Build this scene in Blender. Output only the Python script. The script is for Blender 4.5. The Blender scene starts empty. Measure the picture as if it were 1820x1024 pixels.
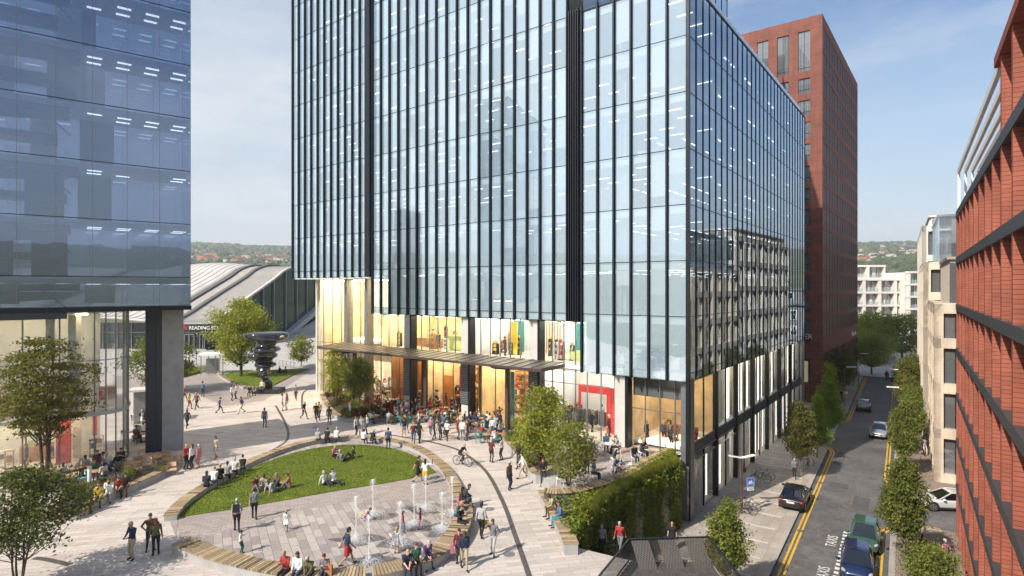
import bpy, bmesh, math, random
import numpy as np
from mathutils import Vector, Matrix
R = math.radians
C = bpy.context.scene.collection
scn = bpy.context.scene
rng = random.Random(7)
# ---- measured camera: level, 12.8 m above the plaza -------------------------------------
F, H0, CX, CZ = 1030.0, 512.0, 910.0, 12.8
ST = -4.0                                   # street level below the plaza
def G(px, py, z=0.0):
    Y = F * (CZ - z) / (py - H0)
    return Vector(((px - CX) / F * Y, Y, z))
def AT(px, Y, z=0.0):
    return Vector(((px - CX) / F * Y, Y, z))
O = Vector((15.07, 33.9)); E = Vector((.559, .829)); M_ = Vector((.829, -.559))
def S(u, v, z=ST):                           # street frame: u along the road, v to the right of the left kerb
    p = O + E * u + M_ * v
    return Vector((p.x, p.y, z))
ROAD_ROT = math.atan2(E.y, E.x)

# ---- materials ---------------------------------------------------------------------------
MATS = {}
def new_mat(name):
    m = bpy.data.materials.new(name); m.use_nodes = True
    nt = m.node_tree; nt.nodes.clear()
    out = nt.nodes.new('ShaderNodeOutputMaterial')
    MATS[name] = m
    return m, nt, out
def N(nt, t, **kw):
    n = nt.nodes.new(t)
    for k, v in kw.items():
        if k in n.inputs: n.inputs[k].default_value = v
        else: setattr(n, k, v)
    return n
def L(nt, a, b): nt.links.new(a, b)
def c4(c): return (c[0], c[1], c[2], 1.0)
def mixc(nt, fac, a, b, mode='MIX'):
    n = nt.nodes.new('ShaderNodeMix'); n.data_type = 'RGBA'; n.blend_type = mode
    if hasattr(fac, 'links'): L(nt, fac, n.inputs[0])
    else: n.inputs[0].default_value = fac
    for i, x in ((6, a), (7, b)):
        if hasattr(x, 'links'): L(nt, x, n.inputs[i])
        else: n.inputs[i].default_value = c4(x)
    return n.outputs[2]
def ramp(nt, fac, lo, hi):
    n = nt.nodes.new('ShaderNodeMapRange'); n.inputs[1].default_value = lo; n.inputs[2].default_value = hi
    L(nt, fac, n.inputs[0]); return n.outputs[0]
def noise(nt, vec, scale, detail=4, rough=.55):
    n = nt.nodes.new('ShaderNodeTexNoise'); n.inputs['Scale'].default_value = scale
    n.inputs['Detail'].default_value = detail; n.inputs['Roughness'].default_value = rough
    if vec is not None: L(nt, vec, n.inputs['Vector'])
    return n.outputs['Fac']
def coords(nt, kind='Object'):
    return nt.nodes.new('ShaderNodeTexCoord').outputs[kind]
def mapping(nt, vec, rot=(0,0,0), scale=(1,1,1)):
    m = nt.nodes.new('ShaderNodeMapping'); m.inputs['Rotation'].default_value = rot; m.inputs['Scale'].default_value = scale
    L(nt, vec, m.inputs['Vector']); return m.outputs[0]
def wallvec(nt):
    s = nt.nodes.new('ShaderNodeSeparateXYZ'); L(nt, coords(nt), s.inputs[0])
    a = N(nt, 'ShaderNodeMath', operation='ADD'); L(nt, s.outputs[0], a.inputs[0]); L(nt, s.outputs[1], a.inputs[1])
    c = nt.nodes.new('ShaderNodeCombineXYZ'); L(nt, a.outputs[0], c.inputs[0]); L(nt, s.outputs[2], c.inputs[1])
    return c.outputs[0]
def bump(nt, h, strength=.3, dist=.02):
    b = nt.nodes.new('ShaderNodeBump'); b.inputs['Strength'].default_value = strength; b.inputs['Distance'].default_value = dist
    L(nt, h, b.inputs['Height']); return b.outputs[0]
def bsdf(nt, out, col, rough=.6, metal=0., normal=None, spec=.5):
    p = nt.nodes.new('ShaderNodeBsdfPrincipled')
    if hasattr(col, 'links'): L(nt, col, p.inputs['Base Color'])
    else: p.inputs['Base Color'].default_value = c4(col)
    if hasattr(rough, 'links'): L(nt, rough, p.inputs['Roughness'])
    else: p.inputs['Roughness'].default_value = rough
    p.inputs['Metallic'].default_value = metal
    p.inputs['Specular IOR Level'].default_value = spec
    if normal is not None: L(nt, normal, p.inputs['Normal'])
    L(nt, p.outputs[0], out.inputs[0]); return p
def plain(name, col, rough=.6, metal=0., var=.12, scale=3., bmp=0., spec=.5):
    m, nt, out = new_mat(name)
    co = coords(nt)
    n = noise(nt, co, scale, 5)
    lo = [x * (1 - var) for x in col]; hi = [min(1, x * (1 + var)) for x in col]
    c = mixc(nt, ramp(nt, n, .3, .7), lo, hi)
    bsdf(nt, out, c, rough, metal, bump(nt, n, bmp, .02) if bmp else None, spec)
    return m
def emit(name, col, strength):
    m, nt, out = new_mat(name)
    e = N(nt, 'ShaderNodeEmission'); e.inputs[0].default_value = c4(col); e.inputs[1].default_value = strength
    L(nt, e.outputs[0], out.inputs[0]); return m
def glass(name, tint, refl, rough=.0, diffuse_mix=0., diffuse_col=(.8,.85,.9), wob=.0, gcol=(1,1,1), pw_=3.):
    m, nt, out = new_mat(name)
    lw = N(nt, 'ShaderNodeLayerWeight'); lw.inputs[0].default_value = .5
    pw = N(nt, 'ShaderNodeMath', operation='POWER'); L(nt, lw.outputs['Facing'], pw.inputs[0]); pw.inputs[1].default_value = pw_
    mm = N(nt, 'ShaderNodeMapRange'); L(nt, pw.outputs[0], mm.inputs[0]); mm.inputs[3].default_value = refl; mm.inputs[4].default_value = 1.
    tr = N(nt, 'ShaderNodeBsdfTransparent'); tr.inputs[0].default_value = c4(tint)
    gl = N(nt, 'ShaderNodeBsdfGlossy'); gl.inputs['Roughness'].default_value = rough; gl.inputs[0].default_value = c4(gcol)
    if wob:
        nn = noise(nt, coords(nt), .45, 2)
        b = bump(nt, nn, wob, .05); L(nt, b, gl.inputs['Normal'])
    base = tr.outputs[0]
    if diffuse_mix:
        d = N(nt, 'ShaderNodeBsdfDiffuse'); d.inputs[0].default_value = c4(diffuse_col)
        mx = N(nt, 'ShaderNodeMixShader'); mx.inputs[0].default_value = diffuse_mix
        oi = N(nt, 'ShaderNodeObjectInfo'); sx = nt.nodes.new('ShaderNodeSeparateXYZ'); L(nt, coords(nt), sx.inputs[0])
        fl = N(nt, 'ShaderNodeMath', operation='MULTIPLY_ADD'); L(nt, sx.outputs[2], fl.inputs[0]); fl.inputs[1].default_value = .25; fl.inputs[2].default_value = .3125
        ff = N(nt, 'ShaderNodeMath', operation='FLOOR'); L(nt, fl.outputs[0], ff.inputs[0])
        cx_ = nt.nodes.new('ShaderNodeCombineXYZ'); L(nt, oi.outputs['Random'], cx_.inputs[0]); L(nt, ff.outputs[0], cx_.inputs[1])
        wn = nt.nodes.new('ShaderNodeTexWhiteNoise'); L(nt, cx_.outputs[0], wn.inputs['Vector'])
        mr = N(nt, 'ShaderNodeMapRange'); L(nt, wn.outputs['Value'], mr.inputs[0]); mr.inputs[3].default_value = diffuse_mix*.78; mr.inputs[4].default_value = min(1., diffuse_mix*1.22); L(nt, mr.outputs[0], mx.inputs[0])
        L(nt, tr.outputs[0], mx.inputs[1]); L(nt, d.outputs[0], mx.inputs[2]); base = mx.outputs[0]
    mx = N(nt, 'ShaderNodeMixShader'); L(nt, mm.outputs[0], mx.inputs[0]); L(nt, base, mx.inputs[1]); L(nt, gl.outputs[0], mx.inputs[2])
    L(nt, mx.outputs[0], out.inputs[0]); return m
def pavers(name, c1, c2, mortar, w, h, rot=0., off=.5, ms=.012, bias=0., rough=.75, scale=1., dirt=.12):
    m, nt, out = new_mat(name)
    co = mapping(nt, coords(nt), (0, 0, rot))
    b = nt.nodes.new('ShaderNodeTexBrick'); L(nt, co, b.inputs['Vector'])
    b.inputs['Color1'].default_value = c4(c1); b.inputs['Color2'].default_value = c4(c2); b.inputs['Mortar'].default_value = c4(mortar)
    b.inputs['Scale'].default_value = scale; b.inputs['Brick Width'].default_value = w; b.inputs['Row Height'].default_value = h
    b.inputs['Mortar Size'].default_value = ms; b.inputs['Bias'].default_value = bias; b.offset = off
    n1 = noise(nt, coords(nt), .25, 5); n2 = noise(nt, coords(nt), 6, 4); n3 = noise(nt, coords(nt), 1.1, 6, .65)
    c = mixc(nt, ramp(nt, n1, .3, .7), b.outputs[0], (1-dirt,)*3, 'MULTIPLY')
    mul = mixc(nt, 1., c, mixc(nt, ramp(nt, n2, .3, .75), (.88,.88,.88), (1.06,1.06,1.06)), 'MULTIPLY')
    mul = mixc(nt, ramp(nt, n3, .56, .74), mul, mixc(nt, 1., mul, (.80,.79,.78), 'MULTIPLY'))
    bsdf(nt, out, mul, rough, 0, bump(nt, b.outputs['Fac'], -.25, .01), .3)
    return m
def walltile(name, c1, c2, mortar, w, h, ms=.02, rough=.7, off=.0, bmp=-.6):
    m, nt, out = new_mat(name)
    co = wallvec(nt)
    b = nt.nodes.new('ShaderNodeTexBrick'); L(nt, co, b.inputs['Vector'])
    b.inputs['Color1'].default_value = c4(c1); b.inputs['Color2'].default_value = c4(c2); b.inputs['Mortar'].default_value = c4(mortar)
    b.inputs['Scale'].default_value = 1.; b.inputs['Brick Width'].default_value = w; b.inputs['Row Height'].default_value = h
    b.inputs['Mortar Size'].default_value = ms; b.offset = off; b.inputs['Mortar Smooth'].default_value = .1
    n = noise(nt, coords(nt), .6, 5)
    c = mixc(nt, 1., b.outputs[0], mixc(nt, ramp(nt, n, .3, .7), (.80,.80,.80), (1.14,1.10,1.06)), 'MULTIPLY')
    ns = noise(nt, mapping(nt, coords(nt), scale=(1.6,1.6,.10)), 1.4, 5, .6); c = mixc(nt, 1., c, mixc(nt, ramp(nt, ns, .35, .7), (1.05,1.05,1.05), (.80,.79,.78)), 'MULTIPLY')
    bsdf(nt, out, c, rough, 0, bump(nt, b.outputs['Fac'], bmp, .03), .3)
    return m
def leafmat(name, c1, c2, trans=.35, nscale=1.1):
    m, nt, out = new_mat(name)
    oi = N(nt, 'ShaderNodeObjectInfo')
    n = noise(nt, coords(nt), nscale, 3); n2 = noise(nt, coords(nt), 9., 2)
    c = mixc(nt, ramp(nt, n, .35, .65), c1, c2)
    c = mixc(nt, 1., c, mixc(nt, ramp(nt, n2, .3, .7), (.7,.7,.7), (1.25,1.25,1.2)), 'MULTIPLY')
    v = N(nt, 'ShaderNodeMapRange'); L(nt, oi.outputs['Random'], v.inputs[0]); v.inputs[3].default_value = .82; v.inputs[4].default_value = 1.15
    hs = N(nt, 'ShaderNodeHueSaturation'); L(nt, v.outputs[0], hs.inputs['Value']); L(nt, c, hs.inputs['Color'])
    d = N(nt, 'ShaderNodeBsdfPrincipled'); L(nt, hs.outputs[0], d.inputs['Base Color']); d.inputs['Roughness'].default_value = .5; d.inputs['Specular IOR Level'].default_value = .3
    t = N(nt, 'ShaderNodeBsdfTranslucent'); L(nt, hs.outputs[0], t.inputs[0])
    mx = N(nt, 'ShaderNodeMixShader'); mx.inputs[0].default_value = trans; L(nt, d.outputs[0], mx.inputs[1]); L(nt, t.outputs[0], mx.inputs[2])
    L(nt, mx.outputs[0], out.inputs[0]); return m

plain('concrete', (.36,.35,.34), .8, var=.14, scale=1.2, bmp=.15)
plain('concrete_pale', (.52,.50,.47), .8, var=.1, scale=1.0, bmp=.1)
plain('concrete_dark', (.10,.10,.105), .7, var=.15)
plain('dark_metal', (.022,.026,.032), .38, .6, var=.2)
plain('fin_metal', (.018,.028,.042), .35, .5, var=.15)
plain('grey_metal', (.22,.23,.24), .45, .6)
plain('bronze_metal', (.09,.075,.065), .45, .5)
plain('steel', (.5,.52,.54), .3, .9, var=.05)
plain('white_paint', (.78,.78,.77), .5, var=.05)
plain('white_wall', (.70,.71,.72), .8, var=.14, scale=.7)
plain('warm_wall', (.70,.58,.40), .8, var=.28, scale=.9)
plain('ceiling_white', (.8,.82,.84), .8, var=.04)
plain('floor_carpet', (.30,.33,.37), .9, var=.15)
plain('shop_floor', (.45,.40,.34), .4, var=.1)
plain('shelf_wood', (.34,.17,.06), .5, var=.25, scale=2)
plain('red_panel', (.55,.04,.04), .5)
plain('orange_panel', (.60,.25,.05), .5)
plain('yellow_panel', (.70,.48,.06), .5)
plain('green_panel', (.36,.42,.16), .5)
plain('window_slot', (.030,.032,.037), .3, spec=.35)
walltile('warm_shelves', (.85,.68,.40), (.60,.40,.19), (.40,.26,.12), .62, .48, .035, off=.37)
plain('teal_plastic', (.05,.25,.26), .4)
plain('rubber', (.012,.012,.013), .8)
plain('black_stone', (.012,.014,.018), .12, .0, var=.3, scale=2., spec=.9)
plain('mulch', (.05,.035,.025), .95, var=.4, scale=8, bmp=.5)
plain('table_wood', (.40,.22,.10), .5, var=.25, scale=5)
plain('bark', (.085,.06,.042), .9, var=.4, scale=9, bmp=.5)
plain('bark_grey', (.20,.17,.14), .9, var=.35, scale=9, bmp=.4)
plain('yellow_line', (.60,.36,.03), .7, var=.2, scale=5)
plain('white_line', (.65,.65,.62), .7, var=.15, scale=6)
plain('sign_blue', (.02,.13,.52), .4, var=.03)
plain('roof_white', (.55,.52,.48), .6, var=.12, scale=.3)
plain('roof_grey', (.36,.335,.305), .7, var=.15, scale=.6)
plain('roof_dark', (.12,.115,.11), .7, var=.3, scale=3)
plain('stone_beige', (.66,.575,.47), .8, var=.08, scale=1.5, bmp=.08)
plain('stone_pale', (.66,.63,.58), .8, var=.06, scale=1.)
plain('stone_grey', (.30,.31,.33), .8, var=.1, scale=1.)
plain('metal_champagne', (.42,.38,.33), .45, .5, var=.1)
plain('roof_clay', (.33,.12,.07), .85, var=.3, scale=.2)
plain('house_wall', (.55,.45,.38), .85, var=.25, scale=.02)
plain('house_white', (.72,.70,.66), .85, var=.1, scale=.02)
plain('curtain', (.55,.54,.50), .9, var=.2, scale=2)
plain('band_metal', (.062,.066,.075), .5, .3, var=.12)
plain('deck_dark', (.075,.066,.06), .65, var=.3, scale=4, bmp=.3)

def slatwood():
    m, nt, out = new_mat('timber')
    n = noise(nt, coords(nt), 2.3, 6, .7); n2 = noise(nt, coords(nt), 14, 3)
    c = mixc(nt, ramp(nt, n, .3, .7), (.22,.15,.078), (.37,.27,.155))
    c = mixc(nt, ramp(nt, n2, .4, .7), c, (.30,.25,.185))
    bsdf(nt, out, c, .75, 0, bump(nt, n2, .3, .01), .3)
slatwood()
plain('timber_dark', (.13,.088,.048), .8, var=.3, scale=6); plain('timber_light', (.42,.32,.19), .75, var=.2, scale=6)
def asphalt():
    m, nt, out = new_mat('asphalt')
    co = coords(nt)
    b = nt.nodes.new('ShaderNodeTexBrick'); L(nt, mapping(nt, co, (0,0,-ROAD_ROT)), b.inputs['Vector'])
    b.inputs['Color1'].default_value = (.122,.121,.122,1); b.inputs['Color2'].default_value = (.155,.152,.15,1); b.inputs['Mortar'].default_value = (.075,.075,.075,1)
    b.inputs['Scale'].default_value = 1; b.inputs['Brick Width'].default_value = .20; b.inputs['Row Height'].default_value = .11; b.inputs['Mortar Size'].default_value = .006
    n = noise(nt, co, .35, 6); n2 = noise(nt, co, 2.6, 5)
    c = mixc(nt, 1., b.outputs[0], mixc(nt, ramp(nt, n, .3, .7), (.68,.68,.7), (1.25,1.22,1.2)), 'MULTIPLY')
    c = mixc(nt, 1., c, mixc(nt, ramp(nt, n2, .35, .7), (.78,.78,.78), (1.15,1.15,1.15)), 'MULTIPLY')
    bsdf(nt, out, c, ramp(nt, n2, -.6, 1.2), 0, bump(nt, n2, .3, .02), .4)
asphalt()
pavers('plaza_pavers', (.60,.54,.495), (.43,.37,.338), (.34,.31,.29), 1.35, .33, rot=R(-12), ms=.012, bias=-.25, dirt=.16)
pavers('plaza_small', (.44,.375,.345), (.335,.285,.265), (.23,.20,.19), .42, .21, rot=R(-20), ms=.014, dirt=.14)
pavers('fountain_pavers', (.47,.415,.385), (.27,.235,.225), (.19,.165,.155), 1.05, .42, rot=R(62), ms=.014, bias=-.1, dirt=.12)
pavers('street_pavers', (.47,.42,.37), (.39,.345,.30), (.27,.24,.22), .9, .6, rot=-ROAD_ROT, ms=.012, dirt=.2)
pavers('street_setts', (.36,.28,.235), (.27,.205,.175), (.17,.14,.13), .22, .11, rot=-ROAD_ROT, ms=.012, dirt=.15)
pavers('kerb_stone', (.43,.40,.37), (.37,.345,.32), (.24,.22,.21), .9, 2., rot=-ROAD_ROT, ms=.012)
walltile('red_tile', (.36,.115,.075), (.30,.092,.062), (.045,.018,.015), 1.34, .145, .008, bmp=-.3)
walltile('dark_red_tile', (.245,.088,.065), (.20,.074,.056), (.065,.024,.02), 60., .30, .016)
walltile('stone_blocks', (.66,.565,.46), (.60,.51,.41), (.42,.35,.28), 1.2, .6, .006, bmp=-.2, off=.5)
walltile('shelf_goods', (.66,.46,.20), (.34,.16,.06), (.16,.08,.035), .5, .55, .05, off=.37)
def grassmat():
    m, nt, out = new_mat('lawn_grass')
    co = coords(nt)
    n = noise(nt, co, .5, 5); n2 = noise(nt, co, 18, 4)
    c = mixc(nt, ramp(nt, n, .3, .7), (.13,.18,.022), (.19,.235,.035))
    nw = noise(nt, co, .33, 6, .65); c = mixc(nt, ramp(nt, nw, .55, .78), c, (.24,.225,.06))
    c = mixc(nt, 1., c, mixc(nt, ramp(nt, n2, .3, .7), (.6,.6,.6), (1.3,1.3,1.2)), 'MULTIPLY')
    bsdf(nt, out, c, .9, 0, bump(nt, n2, .8, .05), .1)
grassmat()
leafmat('blade_green', (.10,.15,.02), (.17,.21,.035), .3)
leafmat('leaf_olive', (.105,.115,.022), (.205,.20,.04), .36)
leafmat('leaf_dark', (.085,.115,.026), (.17,.19,.042), .36)
leafmat('leaf_fresh', (.21,.25,.03), (.39,.41,.06), .45)
leafmat('leaf_mid', (.17,.21,.03), (.31,.33,.055), .42)
leafmat('leaf_street', (.11,.145,.028), (.26,.285,.06), .4)
leafmat('leaf_conifer', (.15,.24,.02), (.29,.38,.04), .45)
leafmat('leaf_ivy', (.13,.20,.026), (.36,.40,.06), .45, .7)
leafmat('leaf_plane', (.26,.31,.05), (.42,.46,.09), .5)
leafmat('leaf_red', (.10,.02,.02), (.19,.045,.03), .3)
leafmat('leaf_grey', (.12,.13,.09), (.19,.20,.13), .3)
leafmat('far_trees', (.035,.055,.022), (.085,.105,.04), .0, .02)

glass('front_glass', (.90,.96,.98), .36, 0, .46, (.58,.78,.95), .12, gcol=(.88,.95,1.))  # pale blue diffuse share stands in for the bright sky reflection
glass('pavilion_glass', (.95,.96,.95), .10, 0, .16, (.9,.9,.88), pw_=4.)
glass('side_glass', (.52,.62,.72), .25, 0, 0, wob=.06, gcol=(.80,.90,1.))
glass('tower_glass', (.46,.53,.64), .38, 0, .15, (.20,.27,.40), .12, gcol=(.50,.58,.74))  # grey-blue diffuse share paints a haze into the panes
glass('shop_glass', (.96,.97,.95), .06, pw_=6.)
glass('station_glass', (.04,.08,.09), .05, 0, .55, (.012,.042,.055), pw_=6.)
glass('clear_screen', (.85,.92,.95), .12, 0, .12)
glass('frosted_screen', (.85,.92,.97), .10, 0, .55, (.66,.78,.90))
glass('window_dark', (.16,.19,.22), .10, 0, .5, (.028,.032,.042), pw_=7.)
glass('window_pale', (.30,.34,.36), .22, 0, .35, (.33,.35,.36))
glass('car_glass', (.10,.11,.12), .14, 0, .3, (.01,.012,.014))
emit('office_light', (1.,.98,.94), 3.2)
emit('tower_light', (.95,.97,1.), 2.2)
emit('shop_light', (1.,.72,.40), 18.)
emit('shop_light_white', (1.,.90,.74), 16.)
emit('lobby_light', (1.,.82,.50), 20.)
emit('blind_glow', (1.,.94,.84), 1.6)  # street blind strips glow by themselves, no lamp fittings
emit('window_lit', (1.,.78,.42), 1.2)

# ---- mesh builder ------------------------------------------------------------------------
class MB:
    def __init__(s): s.v = []; s.f = []; s.m = []
    def add(s, vs, fs, m=0):
        b = len(s.v); s.v.extend([tuple(x) for x in vs])
        for f in fs: s.f.append([b + i for i in f]); s.m.append(m)
        return s
    def quad(s, a, b, c, d, m=0): return s.add([a, b, c, d], [(0,1,2,3)], m)
    def box(s, x0, y0, z0, x1, y1, z1, m=0):
        x0, x1 = sorted((x0, x1)); y0, y1 = sorted((y0, y1)); z0, z1 = sorted((z0, z1))
        v = [(x0,y0,z0),(x1,y0,z0),(x1,y1,z0),(x0,y1,z0),(x0,y0,z1),(x1,y0,z1),(x1,y1,z1),(x0,y1,z1)]
        return s.add(v, [(0,3,2,1),(4,5,6,7),(0,1,5,4),(1,2,6,5),(2,3,7,6),(3,0,4,7)], m)
    def bar(s, a, b, w, h, m=0, up=(0,0,1)):       # rectangular bar from a to b
        a, b = Vector(a), Vector(b); d = (b - a).normalized(); up = Vector(up)
        if abs(d.dot(up)) > .98: up = Vector((1, 0, 0))
        sd = d.cross(up).normalized(); u = sd.cross(d)
        q = [(-w/2,-h/2),(w/2,-h/2),(w/2,h/2),(-w/2,h/2)]
        v = [p + sd*x + u*y for p in (a, b) for x, y in q]
        return s.add(v, [(3,2,1,0),(4,5,6,7),(0,1,5,4),(1,2,6,5),(2,3,7,6),(3,0,4,7)], m)
    def prism(s, poly, z0, z1, m=0, mt=None, bottom=True):
        n = len(poly)
        ar = sum(poly[i][0]*poly[(i+1)%n][1] - poly[(i+1)%n][0]*poly[i][1] for i in range(n))
        if ar < 0: poly = list(reversed(poly))
        v = [(p[0], p[1], z0) for p in poly] + [(p[0], p[1], z1) for p in poly]
        s.add(v, [(i, (i+1) % n, n + (i+1) % n, n + i) for i in range(n)], m)
        b = len(s.v) - 2*n
        s.f.append([b + n + i for i in range(n)]); s.m.append(m if mt is None else mt)
        if bottom: s.f.append([b + n - 1 - i for i in range(n)]); s.m.append(m)
        return s
    def sheet(s, poly, z, m=0):
        n = len(poly)
        ar = sum(poly[i][0]*poly[(i+1)%n][1] - poly[(i+1)%n][0]*poly[i][1] for i in range(n))
        if ar < 0: poly = list(reversed(poly))
        return s.add([(p[0], p[1], z) for p in poly], [tuple(range(n))], m)
    def path(s, pts, rad, n=8, m=0, caps=True):
        pts = [Vector(p) for p in pts]
        if not hasattr(rad, '__len__'): rad = [rad]*len(pts)
        rings = []
        for i, p in enumerate(pts):
            d = (pts[min(i+1, len(pts)-1)] - pts[max(i-1, 0)]).normalized()
            up = Vector((0,0,1)) if abs(d.z) < .95 else Vector((1,0,0))
            a = d.cross(up).normalized(); b = a.cross(d)
            rings.append([p + (a*math.cos(2*math.pi*k/n) + b*math.sin(2*math.pi*k/n))*rad[i] for k in range(n)])
        v = [q for r in rings for q in r]; f = []
        for i in range(len(pts)-1):
            for k in range(n):
                f.append((i*n+k, i*n+(k+1)%n, (i+1)*n+(k+1)%n, (i+1)*n+k))
        if caps: f.append(tuple(range(n))[::-1]); f.append(tuple((len(pts)-1)*n + k for k in range(n)))
        return s.add(v, f, m)
    def lathe(s, prof, c=(0,0,0), n=16, m=0, sx=1., sy=1.):
        c = Vector(c); v = []; f = []
        for r, z in prof:
            v += [(c.x + r*sx*math.cos(2*math.pi*k/n), c.y + r*sy*math.sin(2*math.pi*k/n), c.z + z) for k in range(n)]
        for i in range(len(prof)-1):
            for k in range(n): f.append((i*n+k, i*n+(k+1)%n, (i+1)*n+(k+1)%n, (i+1)*n+k))
        f.append(tuple(range(n))[::-1]); f.append(tuple((len(prof)-1)*n+k for k in range(n)))
        return s.add(v, f, m)
    def torus(s, c, r, t, axis='y', n=20, k=6, m=0):
        c = Vector(c); v = []; f = []
        for i in range(n):
            a = 2*math.pi*i/n
            for j in range(k):
                b = 2*math.pi*j/k; q = r + t*math.cos(b); w = t*math.sin(b)
                v.append(c + (Vector((q*math.cos(a), w, q*math.sin(a))) if axis == 'y' else Vector((w, q*math.cos(a), q*math.sin(a))) if axis == 'x' else Vector((q*math.cos(a), q*math.sin(a), w))))
        for i in range(n):
            for j in range(k): f.append((i*k+j, ((i+1)%n)*k+j, ((i+1)%n)*k+(j+1)%k, i*k+(j+1)%k))
        return s.add(v, f, m)
    def mesh(s, name, mats, smooth=False):
        me = bpy.data.meshes.new(name); me.from_pydata(s.v, [], s.f)
        for x in (mats if isinstance(mats, (list, tuple)) else [mats]): me.materials.append(MATS[x])
        me.polygons.foreach_set('material_index', s.m)
        if smooth: me.polygons.foreach_set('use_smooth', [True]*len(me.polygons))
        me.update(); return me
    def build(s, name, mats, parent=None, smooth=False, loc=None, rotz=0.):
        o = bpy.data.objects.new(name, s.mesh(name, mats, smooth)); C.objects.link(o)
        if parent is not None: o.parent = parent
        if loc is not None: o.location = loc
        if rotz: o.rotation_euler = (0, 0, rotz)
        return o
USED = {}
def tag(o, label, cat, group=None):
    o['label'] = label; o['category'] = cat
    if group: o['group'] = group
    USED.setdefault(label, []).append(o.name); return o
def thing(name, label, cat, loc=(0,0,0), rotz=0., group=None):
    o = bpy.data.objects.new(name, None); C.objects.link(o); o.empty_display_size = .3
    o.location = loc; o.rotation_euler = (0, 0, rotz)
    return tag(o, label, cat, group)
def struct(o): o['kind'] = 'structure'; return o
def stuff(o): o['kind'] = 'stuff'; return o
KIDS = {}
def kids(o):
    if o.name not in KIDS: KIDS[o.name] = list(o.children)
    return KIDS[o.name]
def dup(root, loc, rotz=0., label=None, scale=None, mats=None):
    def cp(o, par):
        c = o.copy(); C.objects.link(c)
        if par is not None: c.parent = par
        for ch in kids(o): cp(ch, c)
        return c
    r = cp(root, None); r.location = loc; r.rotation_euler = (0, 0, rotz)
    if scale: r.scale = (scale,)*3 if not hasattr(scale, '__len__') else scale
    if label: r['label'] = label; USED.setdefault(label, []).append(r.name)
    return r
class Proto:
    """First placement moves the prototype itself, later ones copy it."""
    def __init__(s, root): s.root = root; s.n = 0; kids(root); [kids(c) for c in root.children]
    def put(s, loc, rotz=0., label=None, scale=None):
        s.n += 1
        if s.n == 1:
            r = s.root; r.location = loc; r.rotation_euler = (0, 0, rotz)
            if scale: r.scale = (scale,)*3 if not hasattr(scale, '__len__') else scale
            if label: r['label'] = label; USED.setdefault(label, []).append(r.name)
            return r
        return dup(s.root, loc, rotz, label, scale or (s.root.scale if False else (1,1,1)))
def smoothpath(pts, n=8, closed=False):
    pts = [Vector(p) for p in pts]; out = []; N_ = len(pts)
    rngi = range(N_ if closed else N_-1)
    for i in rngi:
        p0 = pts[(i-1) % N_] if closed else pts[max(i-1, 0)]; p1 = pts[i]; p2 = pts[(i+1) % N_]; p3 = pts[(i+2) % N_] if closed else pts[min(i+2, N_-1)]
        for k in range(n):
            t = k/n
            out.append(.5*((2*p1) + (p2-p0)*t + (2*p0-5*p1+4*p2-p3)*t*t + (3*p1-p0-3*p2+p3)*t**3))
    if not closed: out.append(pts[-1])
    return out
def resample(pts, step):
    out = [pts[0].copy()]; acc = 0.
    for a, b in zip(pts, pts[1:]):
        d = (b-a).length; pos = step - acc
        while pos <= d: out.append(a.lerp(b, pos/d)); pos += step
        acc = (acc + d) % step if d else acc
    return out
def offset2(pts, w):
    out = []
    for i, p in enumerate(pts):
        d = pts[min(i+1, len(pts)-1)] - pts[max(i-1, 0)]; d = Vector((d.x, d.y, 0)).normalized()
        out.append(p + Vector((-d.y, d.x, 0))*w)
    return out
def textmesh(txt, size, depth, mat, parent, name, M):
    cu = bpy.data.curves.new(name, 'FONT'); cu.body = txt; cu.size = size; cu.extrude = depth; cu.align_x = 'CENTER'; cu.align_y = 'CENTER'
    o = bpy.data.objects.new('tmp_text', cu); C.objects.link(o)
    dg = bpy.context.evaluated_depsgraph_get(); me = bpy.data.meshes.new_from_object(o.evaluated_get(dg))
    bpy.data.objects.remove(o); me.transform(M); me.materials.clear(); me.materials.append(MATS[mat])
    r = bpy.data.objects.new(name, me); C.objects.link(r)
    if parent is not None: r.parent = parent
    return r
# ---- camera, sun, sky ----------------------------------------------------------------------
cam = bpy.data.cameras.new('camera'); co_ = bpy.data.objects.new('camera', cam); C.objects.link(co_)
cam.sensor_width = 36; cam.lens = 36 * F / 1820; cam.clip_start = .3; cam.clip_end = 9000
co_.location = (0, 0, CZ); co_.rotation_euler = (R(90), 0, 0); scn.camera = co_
SUN_EL, SDX, SDY = R(41), -.76, -.65
tosun = Vector((SDX, SDY, 0)).normalized() * math.cos(SUN_EL) + Vector((0, 0, math.sin(SUN_EL)))
sl = bpy.data.lights.new('sun', 'SUN'); sl.energy = 5.0; sl.angle = R(.5); sl.color = (1., .915, .80)
so = bpy.data.objects.new('sun', sl); C.objects.link(so); so.rotation_euler = tosun.to_track_quat('Z', 'Y').to_euler(); so.location = tosun * 200
w = bpy.data.worlds.new('World'); scn.world = w; w.use_nodes = True
nt = w.node_tree; nt.nodes.clear()
out = nt.nodes.new('ShaderNodeOutputWorld'); bg = nt.nodes.new('ShaderNodeBackground')
sky = nt.nodes.new('ShaderNodeTexSky'); sky.sky_type = 'NISHITA'; sky.sun_disc = False
sky.sun_elevation = SUN_EL; sky.sun_rotation = math.atan2(SDX, SDY); sky.air_density = 1.0; sky.dust_density = .9; sky.ozone_density = 2.0; sky.altitude = 60
tc = nt.nodes.new('ShaderNodeTexCoord')
sep = nt.nodes.new('ShaderNodeSeparateXYZ'); L(nt, tc.outputs['Generated'], sep.inputs[0])
mp = mapping(nt, tc.outputs['Generated'], scale=(1., 1., 3.4))
n1 = noise(nt, mp, 2.4, 8, .6); n2 = noise(nt, mp, 6., 6, .6)
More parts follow.
